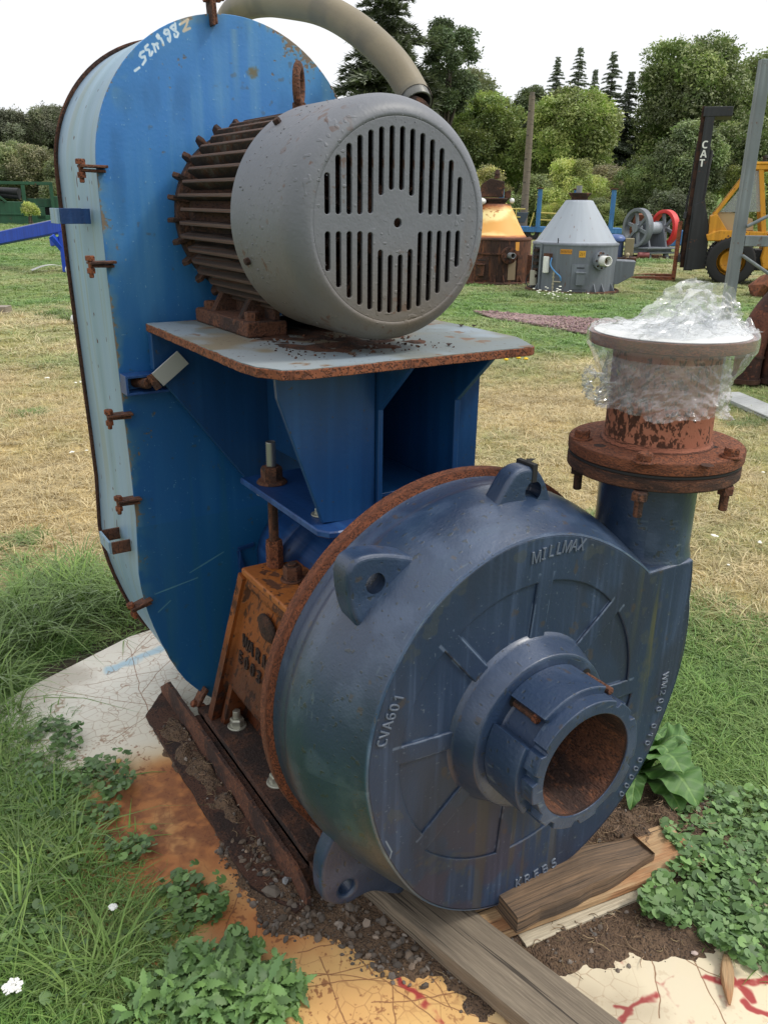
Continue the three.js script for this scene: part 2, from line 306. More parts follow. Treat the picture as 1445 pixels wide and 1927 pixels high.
const segDist = (x, y, a, b) => { const dx = b[0] - a[0], dy = b[1] - a[1], t = clamp(((x - a[0]) * dx + (y - a[1]) * dy) / (dx * dx + dy * dy)); return Math.hypot(x - a[0] - t * dx, y - a[1] - t * dy); };
const outDist = (x, y) => { let d = 9; for (let i = 0; i < guardOutline.length; i += 1) { const j = (i + 1) % guardOutline.length; d = Math.min(d, segDist(x, y, guardOutline[i], guardOutline[j])); } return d; };
const GUARDMAP = maps(1024, 2048, (u, v) => {
  const x = u < 0.45 ? u + 1 : u, y = v * 2;
  const a = fbm(u, v, 4, 8, 5, 701), st = fbm(u, v, 30, 3, 4, 707), q = fbm(u, v, 20, 40, 4, 721), p = fbm(u, v, 170, 340, 2, 731), big = fbm(u, v, 2, 4, 3, 741);
  const fade = sst(0.9, 1.75, y + 0.25 * (big - 0.5));  // top of the sheet chalked and faded; shade of the lower sheet painted in
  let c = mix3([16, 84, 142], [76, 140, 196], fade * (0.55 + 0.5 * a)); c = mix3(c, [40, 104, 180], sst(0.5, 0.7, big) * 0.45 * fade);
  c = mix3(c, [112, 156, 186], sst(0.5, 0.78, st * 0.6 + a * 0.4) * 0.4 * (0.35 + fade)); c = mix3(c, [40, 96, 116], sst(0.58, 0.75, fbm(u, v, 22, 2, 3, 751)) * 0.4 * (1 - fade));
  let r = 0.42 + 0.16 * a, h = 0.5 + 0.1 * (p - 0.5) + 0.5 * (fbm(u, v, 3, 6, 2, 761) - 0.5); c = mix3(c, [34, 84, 128], 0.3 * sst(0.55, 0.8, fbm(u, v, 16, 12, 4, 763))); c = mix3(c, [150, 178, 196], 0.5 * sst(0.86, 0.9, p)); c = mix3(c, [84, 70, 58], 0.35 * sst(0.78, 0.88, fbm(u, v, 40, 80, 3, 767)));
  if (x < 1.25) {
    const e = outDist(x, y), rust = sst(0.6, 0.72, q * 0.62 + p * 0.3 + 0.2 * Math.exp(-e / 0.007) + 0.07 * Math.exp(-e / 0.03) - 0.07 + (x > 0.95 && y > 1.55 ? 0.2 * Math.exp(-e / 0.06) * p : 0));
    c = mix3(c, mix3([96, 58, 40], [120, 84, 58], p), rust * 0.9); c = mix3(c, [140, 148, 130], 0.45 * Math.exp(-e / 0.02) * sst(0.4, 0.6, q)); r += 0.3 * rust; h -= 0.2 * rust;
    const spot = Math.hypot(x - 0.903, y - 1.735); if (spot < 0.03) c = mix3(c, [104, 92, 66], sst(0.018, 0.004, spot + 0.012 * (p - 0.5)) * 0.9);
    if (Math.abs(x - 0.86) < 0.014 && y < 1.82 && y > 1.6) c = mix3(c, [140, 160, 160], 0.35 * sst(0.014, 0, Math.abs(x - 0.86)) * sst(1.6, 1.82, y));
    if (y > 1.6 && x < 0.82) { let d = 9; for (const l of CHALK) for (let i = 0; i + 1 < l.length; i++) d = Math.min(d, segDist(x, y, l[i], l[i + 1])); if (d < 0.006) c = mix3(c, q > 0.56 ? [214, 190, 160] : [226, 234, 240], sst(0.0036, 0.0016, d + 0.0012 * (p - 0.5)) * (0.7 + 0.3 * p)); }
    for (const s of [[0.66, 0.495, 0.76, 0.535], [0.56, 0.455, 0.68, 0.475], [0.565, 0.4, 0.6, 0.425]]) { const d = segDist(x, y, [s[0], s[1]], [s[2], s[3]]); c = mix3(c, [150, 182, 176], sst(0.003, 0.0008, d + 0.002 * (q - 0.4)) * 0.6); }
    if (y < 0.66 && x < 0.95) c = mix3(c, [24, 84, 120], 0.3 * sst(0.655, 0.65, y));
  }
  return { c, r, h };
}, 'ch');
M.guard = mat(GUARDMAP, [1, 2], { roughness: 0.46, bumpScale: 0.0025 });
const guard = part('belt_guard', pump, 'tall rounded blue belt guard with chalk number at its top');
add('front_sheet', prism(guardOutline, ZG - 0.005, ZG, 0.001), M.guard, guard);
add('back_sheet', prism(guardOutline, ZGB - 0.006, ZGB, 0.001), M.rustDark, guard);
{ // the side band runs round the outline, set in a little under the front sheet
  const cx = 0.9, n = guardOutline.length, inn = guardOutline.map((q, i) => { const a = guardOutline[(i + n - 1) % n], b = guardOutline[(i + 1) % n], d = Math.hypot(b[0] - a[0], b[1] - a[1]); return [q[0] - (b[1] - a[1]) / d * 0.006, q[1] + (b[0] - a[0]) / d * 0.006]; });
  let L = [0]; for (let i = 1; i <= n; i++) { const a = inn[i - 1], b = inn[i % n]; L.push(L[i - 1] + Math.hypot(a[0] - b[0], a[1] - b[1])); }
  const g = grid(n, 8, (u, v) => { const i = Math.round(u * n), q = inn[i % n]; return V(q[0], q[1], mix(ZG - 0.005, ZGB, v)); }, true);
  const t = g.attributes.uv; for (let i = 0; i < t.count; i++) t.setXY(i, mix(0, 0.41, t.getY(i)), L[i % (n + 1)]); kept(g);
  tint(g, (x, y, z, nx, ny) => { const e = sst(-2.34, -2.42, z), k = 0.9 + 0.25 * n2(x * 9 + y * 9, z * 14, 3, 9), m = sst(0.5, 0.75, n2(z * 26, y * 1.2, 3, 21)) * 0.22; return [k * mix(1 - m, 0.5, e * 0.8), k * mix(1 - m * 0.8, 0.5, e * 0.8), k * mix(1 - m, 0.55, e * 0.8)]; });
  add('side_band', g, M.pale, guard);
  const rim = [], n3_ = guardOutline.length; for (let i = 0; i < n3_; i++) { const a = guardOutline[i], b = guardOutline[(i + 1) % n3_]; rim.push(barBetween(V(a[0], a[1], ZGB - 0.004), V(b[0], b[1], ZGB - 0.004), 0.005, 0.008, V(-(b[1] - a[1]), b[0] - a[0], 0).normalize(), 0.001)); }
  add('back_rim', rim, M.rimDark = mat(RUST, 0.3, { color: new THREE.Color().setRGB(0.9, 0.9, 0.95) }), guard);
  // clips that hold the front sheet to the band
  const clip = (px, py, dir) => {
    const w = U(px, py, 'z', ZG + 0.012), d = V(Math.cos(dir), Math.sin(dir), 0), up = V(-d.y, d.x, 0).multiplyScalar(Math.cos(dir) < -0.5 ? -1 : 1), gs = [];
    const P = (s, h, z = 0) => w.clone().addScaledVector(d, s).addScaledVector(up, h).add(V(0, 0, z));
    const c = part('clip', guard);
    const r = rng(px * 7 + py), j = () => (r() - 0.5) * 0.008;
    gs.push(barBetween(P(0.034, 0.004 + j() * 0.3, -0.006), P(-0.026, 0.004, -0.006 + j()), 0.036, 0.006, up), barBetween(P(0.03, -0.004, -0.012), P(-0.022, -0.005 + j() * 0.4, -0.012), 0.034, 0.006, up));
    add('clip_plate', gs, M.rust, c);
    add('bolt', [hex(P(0.03, 0.008, -0.004), P(0.03, 0.019, -0.004), 0.011), cyl(P(0.03, -0.03, -0.004), P(0.03, 0.008, -0.004), 0.0055, 0.0055, 12), hex(P(0.03, -0.02, -0.004), P(0.03, -0.008, -0.004), 0.0095)], M.pit, c);
  };
  for (const q of [[180, 317, Math.PI], [197, 497, Math.PI], [230, 783, Math.PI], [247, 944, Math.PI], [270, 1138, Math.PI + 0.25], [382, 1310, Math.PI + 1.0], [402, 24, Math.PI / 2 + 0.05]]) clip(...q);
  // strap handles on the band
  const strap = (y, z0, z1, x0, reach, legM = M.rust) => { const s = part('strap_handle', guard), t = 0.007, h = 0.034;
    for (const z of [z0 - t, z1]) add('strap_leg', box(x0 - reach, y - h / 2, z, x0 - 0.001, y + h / 2, z + t, 0.001), legM, s);
    add('strap_front', box(x0 - reach - t, y - h / 2, z0 - t, x0 - reach - 0.0005, y + h / 2, z1 + t, 0.001), M.palePlain, s); };
  M.palePlain = mat(PALEBLUE, 0.4, {});
  strap(1.412, -2.12, -2.21, 0.52, 0.068, mat(BLUE, 0.4, {})); strap(0.575, -2.1, -2.21, 0.53, 0.05);
  // short channel with the bent tag beside the mount
  const cb = part('channel_bracket', guard), a = U(232, 708, 'z', ZG + 0.03), b = U(330, 700, 'z', ZG + 0.03), dy = 0.042;
  add('channel', [box(a.x, a.y - 0.004, ZG + 0.001, b.x, a.y + 0.002, ZG + 0.05, 0.001), box(a.x, a.y - dy - 0.003, ZG + 0.001, b.x + 0.02, a.y - dy + 0.003, ZG + 0.05, 0.001), box(a.x, a.y - dy + 0.003, ZG + 0.001, a.x + 0.006, a.y - 0.004, ZG + 0.05, 0.001)], M.blue, cb);
  const t0 = U(285, 722, 'z', ZG + 0.075), t1 = U(345, 672, 'z', ZG + 0.09), tm = U(297, 715, 'z', ZG + 0.08);
  add('bent_tag', [barBetween(tm, t1, 0.042, 0.003, V(0.1, 0.1, 1))], M.tagMetal = flat(0.45, 0.46, 0.47, 0.4, { metalness: 0.35 }), cb);
  add('rusty_bolt', [cyl(V(a.x + 0.035, a.y - 0.022, ZG + 0.004), V(t0.x - 0.002, t0.y - 0.002, ZG + 0.06), 0.013, 0.013, 14), barBetween(t0, tm, 0.04, 0.003, V(0.1, 0.3, 1))], M.rust, cb);
  // folded flap low on the front sheet
  const f = (px, py, z = ZG + 0.004) => U(px, py, 'z', z);
  add('folded_flap', [barBetween(f(448, 1034), f(478, 1024), 0.012, 0.006, V(0, 0, 1)), barBetween(f(449, 1036), f(474, 1205), 0.01, 0.005, V(0, 0, 1)), prism([[450, 1036], [462, 1075], [472, 1130], [476, 1200], [470, 1205], [448, 1060]].map((q) => { const w = f(...q); return [w.x, w.y]; }), ZG + 0.001, ZG + 0.016, 0.001)], M.blue, guard);
}

// ---- motor mount (stand) with its plates
const PY = 1.175;
const stand = part('motor_stand', pump, 'blue welded steel stand with rust-edged top plate');
{
  const STANDMAP = paintMaps([15, 63, 112], { seed: 811, rust: 0.02, fade: [90, 110, 130], fadeAmt: 0.12, streak: 0.12, rough: 0.4, speck: 0.6 });
  M.stand = mat(STANDMAP, 0.8, { bumpScale: 0.001, clearcoat: 0.2, clearcoatRoughness: 0.4 });
  const PLATE = maps(512, 512, (u, v) => { // dusty top of the mount plate
    const a = fbm(u, v, 4, 4, 5, 831), q = fbm(u, v, 20, 20, 4, 841), p = fbm(u, v, 120, 120, 2, 851);
    let c = mix3([112, 122, 124], [126, 116, 96], sst(0.3, 0.6, a)); c = mix3(c, [142, 158, 172], sst(0.55, 0.7, fbm(u, v, 6, 6, 3, 861)) * 0.7);
    c = mix3(c, [112, 84, 62], sst(0.69, 0.77, q) * 0.9); c = mix3(c, [70, 50, 40], sst(0.8, 0.88, p) * 0.6); return { c, r: 0.6 + 0.25 * a, h: 0.5 + 0.2 * p - 0.2 * sst(0.62, 0.7, q) };
  });
  M.plateTop = mat(PLATE, 0.9, { bumpScale: 0.001 });
  const o = [[0.588, -1.99], [0.582, -1.4], [0.59, -1.35], [0.615, -1.305], [0.655, -1.29], [1.18, -1.292], [1.194, -1.3], [1.245, -1.41], [1.25, -1.6], [1.25, -1.99]];
  const r = rng(5), edge = []; for (let i = 0; i < o.length; i++) { const a = o[i], b = o[(i + 1) % o.length], L = Math.hypot(b[0] - a[0], b[1] - a[1]), k = Math.max(1, Math.round(L / 0.012)); for (let j = 0; j < k; j++) edge.push([mix(a[0], b[0], j / k) + (r() - 0.5) * 0.0025, mix(a[1], b[1], j / k) + (r() - 0.5) * 0.0025]); }
  add('top_plate', prismY(edge, PY - 0.018, PY - 0.001, 0.0012), M.pit, stand);
  const inner = edge.map((q) => [mix(q[0], 0.9, 0.006), mix(q[1], -1.65, 0.006)]);
  add('paint_skin', prismY(inner, PY - 0.003, PY + 0.0006, 0), M.plateTop, stand);
  const Q = (l, z) => l.map((q) => { const w = U(q[0], q[1], 'z', z); return [w.x, Math.min(w.y, PY - 0.0195)]; });
  add('back_web', prism([[0.59, PY - 0.0195], [0.59, 1.07], [0.605, 1.055], ...Q([[312, 727], [465, 905]], -1.975), [0.95, 0.72], [1.25, 0.72], [1.25, PY - 0.0195]], -1.985, -1.96, 0.002), M.stand, stand);
  const zf = -1.42, TL = Q([[517, 690]], zf)[0];
  add('front_gusset', prism([[TL[0], PY - 0.0195], ...Q([[523, 752], [608, 985], [705, 975], [707, 700]], zf)], zf - 0.014, zf, 0.002), M.stand, stand);
  const xa = U(706, 800, 'z', zf).x, xb = U(848, 800, 'z', zf).x, yc = U(712, 770, 'z', zf).y;
  for (const [x, w] of [[xa, 0.012], [xb, 0.014]]) add('side_web', prismX([[-1.96, PY - 0.0195], [-1.3, PY - 0.0195], [-1.41, yc], [-1.41, 0.84], [-1.96, 0.84]], x + 0.002, x + 0.002 + w, 0.0015), M.stand, stand);
  const R = Q([[849, 700], [905, 690], [893, 888], [843, 892]], zf - 0.03);
  add('outer_gusset', prism([[xb + 0.017, PY - 0.0195], [R[1][0], PY - 0.0195], [R[2][0], 0.83], [xb + 0.017, 0.83]], zf - 0.044, zf - 0.03, 0.002), M.stand, stand);
  const wr = rng(9), weld = []; for (let i = 0; i < 34; i++) { const y = mix(0.86, yc, i / 33); weld.push(new THREE.SphereGeometry(0.0055, 6, 5).scale(1, 0.8, 1).translate(xb + 0.018 + (wr() - 0.5) * 0.002, y, zf - 0.024)); }
  add('weld_bead', weld, M.palePlain, stand);
  add('floor_web', box(xa + 0.016, 0.842, -1.955, xb, 0.852, -1.45), M.stand, stand);
  // lower shelf that the jack bolt passes through
  const S0 = G(465, 905, 0.82), S1 = G(625, 1003, 0.82);
  add('shelf', prismY([[S0.x - 0.004, -1.8], [S0.x - 0.004, S1.z - 0.03], [S0.x + 0.012, S1.z - 0.006], [S0.x + 0.03, S1.z], [1.2, S1.z], [1.2, -1.8]], 0.804, 0.82, 0.003), M.blue, stand);
  const jb = part('jack_bolt', stand), jx = U(512, 908, 'y', 0.82);
  const thread = []; for (let i = 0; i < 66; i++) { const y = 0.615 + i * 0.0057; thread.push(y < 0.86 ? 0 : 1); }
  const rod = (y0, y1) => { const p = [[0, y0]]; for (let y = y0; y < y1; y += 0.0045) p.push([0.0125, y], [0.0108, y + 0.00225]); p.push([0.011, y1], [0, y1]); return new THREE.LatheGeometry(p.map((q) => new THREE.Vector2(...q)), 20).translate(jx.x, 0, jx.z); };
  add('rod_top', rod(0.861, 0.92), M.thread, jb); add('rod', rod(0.6, 0.803), M.rust, jb);
  add('nut', [hex(V(jx.x, 0.829, jx.z), V(jx.x, 0.861, jx.z), 0.026), cyl(V(jx.x, 0.8205, jx.z), V(jx.x, 0.8285, jx.z), 0.037, 0.033, 24)], M.rust, jb);
  add('coupling_nut', hex(V(jx.x, 0.602, jx.z), V(jx.x, 0.672, jx.z), 0.021, 0.05), M.pit, jb);
  const wn = G(608, 972, 0.8205); add('small_bolt', [cyl(V(wn.x, 0.8205, wn.z - 0.012), V(wn.x, 0.824, wn.z - 0.012), 0.02), hex(V(wn.x, 0.824, wn.z - 0.012), V(wn.x, 0.836, wn.z - 0.012), 0.012)], M.zinc, jb);
  add('bolt_stub', hex(V(jx.x - 0.03, 0.796, jx.z + 0.005), V(jx.x - 0.03, 0.8035, jx.z + 0.005), 0.012), M.zinc, jb);
  // dirt and flaked rust under the motor
  const dr = rng(17), db = []; for (let i = 0; i < 420; i++) { const x = 0.866 + (dr() - 0.5) * 0.36, z = -1.36 - dr() * 0.3, s = 0.002 + 0.005 * dr() * dr(); if (Math.abs(x - 0.866) > 0.2 * dr() + 0.03) continue; db.push(new THREE.TetrahedronGeometry(s).rotateX(dr() * 6).rotateY(dr() * 6).translate(x, PY + s * 0.3, z)); }
  const mound = grid(40, 24, (u, v) => { const x = mix(0.64, 1.1, u), z = mix(-1.85, -1.335, v), e = Math.min(1, 4 * Math.min(u, 1 - u, v * 1.2, (1 - v) * 1.2)); return V(x, PY - 0.0085 + 0.022 * e * n2(x * 26, z * 26, 4, 41), z); });
  add('dirt', [mound, ...db], mat(RUST, 0.12, { color: new THREE.Color().setRGB(0.85, 0.8, 0.7) }), stand, { kind: 'stuff' });
  for (const [px, py] of [[868, 612], [892, 613], [845, 648]]) { const w = G(px, py, PY + 0.004); db.length = 0; add('rust_flake', new THREE.TetrahedronGeometry(0.008).scale(1.2, 0.5, 1).translate(w.x, w.y, w.z), M.rustDark, stand); }
}

// ---- motor
function flipTri(g) { const p = g.attributes.position.array; for (let i = 0; i < p.length; i += 9) for (let c = 0; c < 3; c++) { const t = p[i + 3 + c]; p[i + 3 + c] = p[i + 6 + c]; p[i + 6 + c] = t; } g.computeVertexNormals(); return g; }
const SWAPYZ = new THREE.Matrix4().set(1, 0, 0, 0, 0, 0, 1, 0, 0, 1, 0, 0, 0, 0, 0, 1);
{
  const mx = 0.866, my = 1.417, zf = -1.32, R = 0.2155, zb = -1.585;
  const motor = part('electric_motor', pump, 'grey electric motor with slotted fan cover and rusty cooling fins');
  const slots = [];
  for (let k = 0; k < 14; k++) { const x = (k - 6.5) * 0.0215, w = 0.0052, yo = Math.sqrt(0.163 * 0.163 - x * x) - 0.004, yi = Math.max(0.014, Math.sqrt(Math.max(0, 0.056 * 0.056 - x * x)));
    for (const s of [1, -1]) { const p = new THREE.Path(), a = mx - 0.008 + x, y0 = my + (s > 0 ? yi : -yo), y1 = my + (s > 0 ? yo : -yi); p.moveTo(a - w, y0 + w); p.lineTo(a - w, y1 - w); p.absarc(a, y1 - w, w, Math.PI, 0, true); p.lineTo(a + w, y0 + w); p.absarc(a, y0 + w, w, 0, Math.PI, true); slots.push(p); } }
  const hole = new THREE.Path(); hole.absarc(mx - 0.004, my, 0.008, 0, Math.PI * 2, true); slots.push(hole);
  const dust = (x, y, z, nx, ny, nz) => { const lo = sst(my + 0.0, my - 0.18, y), n = n3(x * 22, y * 22, z * 22, 4, 61), d = clamp(lo * (0.35 + 0.9 * n)), pk = sst(0.62, 0.74, n3(x * 9, y * 9, z * 9, 3, 67)) * 0.35; return mix3(mix3([1, 1, 1], [1.05, 0.84, 0.82], pk), [0.92, 0.68, 0.44], d); };
  const disc = prism(circlePts(mx, my, 0.1755, 96), zf - 0.006, zf, 0.0012, slots, 2);
  const prof = [[R, zb], [R, zf - 0.06]]; for (let i = 1; i <= 10; i++) { const a = i / 10 * Math.PI / 2; prof.push([0.1755 + (R - 0.1755) * Math.cos(a), zf - 0.06 + 0.06 * Math.sin(a)]); }
  prof.push([0.1745, zf - 0.006], [0.2, zf - 0.05], [R - 0.004, zf - 0.09], [R - 0.004, zb], [R, zb]);
  const split = []; for (let i = 0; i + 1 < prof.length; i++) { const L = Math.hypot(prof[i + 1][0] - prof[i][0], prof[i + 1][1] - prof[i][1]), k = Math.max(1, Math.round(L / 0.02)); for (let j = 0; j < k; j++) split.push([mix(prof[i][0], prof[i + 1][0], j / k), mix(prof[i][1], prof[i + 1][1], j / k)]); } split.push(prof[prof.length - 1]);
  const shell = boxUV(uvScale(latheZ(split, mx, my, 120), 1.35, 0.5), true);
  const cover = part('fan_cover', motor);
  add('cover_shell', tint(shell, dust), M.grey, cover); add('cover_grille', tint(boxUV(disc), dust), M.grey, cover);
  const lr = rng(23), lumps = []; for (let i = 0; i < 260; i++) { const a = lr() * 6.283, z = zf - 0.075 - lr() * 0.16, s = 0.0008 + 0.0022 * lr() * lr(); lumps.push(new THREE.IcosahedronGeometry(s, 0).translate(mx + R * Math.cos(a), my + R * Math.sin(a), z)); }
  for (let i = 0; i < 240; i++) { const a = lr() * 6.283, r = 0.166 + 0.012 * lr(), s = 0.0007 + 0.0018 * lr() * lr(); lumps.push(new THREE.IcosahedronGeometry(s, 0).translate(mx + r * Math.cos(a), my + r * Math.sin(a), zf - 0.001)); }
  add('paint_lump', lumps.map((g) => tint(boxUV(g), dust)), M.grey, cover, { kind: 'stuff' });
  for (const a of [128, 78, -20, 200]) { const c = Math.cos(a * Math.PI / 180), s = Math.sin(a * Math.PI / 180), z = zb + 0.05; add('cover_bolt', hex(V(mx + R * c, my + R * s, z), V(mx + (R + 0.009) * c, my + (R + 0.009) * s, z), 0.0075), M.rustDark, cover); }
  // fan behind the grille
  const fan = [new THREE.CylinderGeometry(0.06, 0.08, 0.05, 24).rotateX(Math.PI / 2).translate(mx, my, zf - 0.09), new THREE.CircleGeometry(0.2, 48).translate(mx, my, zf - 0.16)];
  for (let i = 0; i < 9; i++) fan.push(new THREE.BoxGeometry(0.11, 0.004, 0.06).translate(0.12, 0, 0).rotateZ(i / 9 * 6.283).translate(mx, my, zf - 0.1));
  add('fan', fan, M.rustDark, motor);
  // finned frame
  M.frameIron = mat(RUST, 0.3, { color: new THREE.Color().setRGB(0.62, 0.68, 0.76), bumpScale: 0.003 });
  const barrel = latheZ([[0, -1.99], [0.12, -1.985], [0.165, -1.96], [0.168, -1.93], [0.168, zb + 0.02]], mx, my, 64);
  add('frame', uvScale(barrel, 1.1, 0.4), M.frameIron, motor);
  const FINM = maps(512, 512, (u, v) => { const a = fbm(u, v, 5, 5, 5, 881), b = fbm(u, v, 22, 22, 4, 883), p = fbm(u, v, 90, 90, 2, 887); let c = mix3([56, 48, 44], [104, 98, 94], sst(0.4, 0.65, a)); c = mix3(c, [96, 60, 42], sst(0.5, 0.66, b) * 0.8); c = mix3(c, [36, 28, 26], sst(0.6, 0.8, p) * 0.6); return { c, r: 0.8, h: b * 0.6 + p * 0.4 }; });
  M.fin = mat(FINM, 0.3, { vertexColors: true, bumpScale: 0.002 });
  const finG = []; for (let v = 0; v < 3; v++) { const r = rng(40 + v), z1 = -1.925 - 0.012 * v; const pts = [[0.16, z1], [0.2, z1 + 0.012], [0.208, z1 + 0.035], [0.208, zb + 0.03], [0.2, zb + 0.012], [0.16, zb + 0.01]];
    let g = prism(pts, -0.0035, 0.0035, 0.001); g = boxUV(g.applyMatrix4(new THREE.Matrix4().set(1, 0, 0, 0, 0, 0, 1, 0, 0, 1, 0, 0, 0, 0, 0, 1)));
    const q = g.attributes.position; const idx = g.index; g = g.clone(); { const p = g.attributes.position.array; for (let i = 0; i < p.length; i += 9) for (let c = 0; c < 3; c++) { const t = p[i + 3 + c]; p[i + 3 + c] = p[i + 6 + c]; p[i + 6 + c] = t; } g.computeVertexNormals(); }
    finG.push(tint(g, (x, y, z) => { const e = sst(0.199, 0.206, x) , n = n2(z * 40 + v * 9, x * 50, 3, 71); return mix3([0.55, 0.52, 0.52], [1.7, 1.55, 1.45], clamp(sst(0.5, 0.7, n) * 0.3 + e * 0.8)); })); }
  const NF = 44; for (let i = 0; i < NF; i++) { const a = (i + 0.5) / NF * 2 * Math.PI; const m = new THREE.Mesh(finG[i % 3], M.fin); m.name = nm('cooling_fin'); m.castShadow = m.receiveShadow = true; m.position.set(mx - PO[0], my - PO[1], -PO[2]); m.rotation.z = a; motor.add(m); }
  const bell = []; for (let i = 0; i < 26; i++) { const a = (i + 0.2) / 26 * 6.283; bell.push(boxUV(prism([[0.15, -2.0], [0.206, -1.985], [0.214, -1.965], [0.205, -1.95], [0.15, -1.95]], -0.005, 0.005, 0.0015)).applyMatrix4(SWAPYZ)); flipTri(bell[i]).rotateZ(a).translate(mx, my, 0); }
  add('end_bell', [...bell, latheZ([[0.02, -2.01], [0.14, -2.0], [0.19, -1.985], [0.19, -1.955], [0.12, -1.95]], mx, my, 48)], M.frameIron, motor);
  // feet
  for (const s of [-1, 1]) { const f = part('foot', motor), fx = (x) => mx + s * (mx - x);
    const bx = (a, b) => [Math.min(fx(a), fx(b)), Math.max(fx(a), fx(b))], [x0, x1] = bx(0.705, 0.8);
    add('foot_pad', box(x0, PY + 0.001, -1.97, x1, PY + 0.034, -1.655, 0.006), M.rust, f);
    const web = (z) => prism([[fx(0.715), PY + 0.03], [fx(0.8), PY + 0.03], [fx(0.82), my - 0.14], [fx(0.765), my - 0.125]].sort(() => 0).map((q) => q), z, z + 0.022, 0.004);
    add('foot_web', [web(-1.74), web(-1.9), box(bx(0.775, 0.79)[0], PY + 0.03, -1.95, bx(0.775, 0.79)[1], my - 0.12, -1.67, 0.004)], M.frameIron, f);
    for (const z of [-1.93, -1.69]) add('foot_bolt', hex(V(fx(0.732), PY + 0.034, z), V(fx(0.732), PY + 0.052, z), 0.017), M.rust, f); }
  const e0 = U(563, 197, 'x', mx); const eye = [new THREE.TorusGeometry(0.026, 0.0085, 12, 32).scale(0.8, 1.35, 1).rotateY(0.85).translate(mx, e0.y + 0.036, e0.z), cyl(V(mx, my + 0.15, e0.z), V(mx, e0.y + 0.004, e0.z), 0.014)];
  add('lifting_eye', eye, M.rust, motor);
  add('terminal_box', box(1.075, 1.40, -1.86, 1.2, 1.56, -1.7, 0.012), tintless(M.grey), motor);
}
function tintless(m) { const c = m.clone(); c.vertexColors = false; return c; }

// ---- pump casing
const casing = part('pump_casing', pump, 'dark blue cast volute casing with raised lettering');
const RT = [[-176, 0.361], [-167, 0.36], [-156, 0.365], [-145, 0.373], [-135, 0.387], [-123, 0.412], [-111, 0.434], [-95, 0.46], [-80, 0.472], [-64, 0.471], [-51, 0.472], [-38, 0.468], [-18, 0.457], [-4, 0.467], [17.4, 0.4835], [27.6, 0.5105], [28, 0.509], [31, 0.4655], [34, 0.4305], [37.2, 0.3995], [48, 0.386], [63, 0.382], [77, 0.385], [89, 0.388], [100, 0.39], [109, 0.387], [120, 0.384], [130, 0.38], [137, 0.376], [147, 0.369], [155, 0.367], [165, 0.363], [173, 0.362], [184, 0.361]];
function rFace(d) { d = ((d + 176) % 360 + 360) % 360 - 176; for (let i = 0; i + 1 < RT.length; i++) if (d <= RT[i + 1][0]) { const t = (d - RT[i][0]) / (RT[i + 1][0] - RT[i][0]); const sharp = RT[i][0] > 16 && RT[i + 1][0] < 38; return mix(RT[i][1], RT[i + 1][1], sharp ? t : t); } return 0.361; }
const rSm = (d) => (d > 14 && d < 41) ? rFace(d) : (rFace(d - 5) + 2 * rFace(d) + rFace(d + 5)) / 4;
const TH = []; for (let d = -176; d < 184; d += 2) TH.push(d); for (const d of [17.4, 27.2, 27.6, 28, 37, 37.4]) TH.push(d); TH.sort((a, b) => a - b);
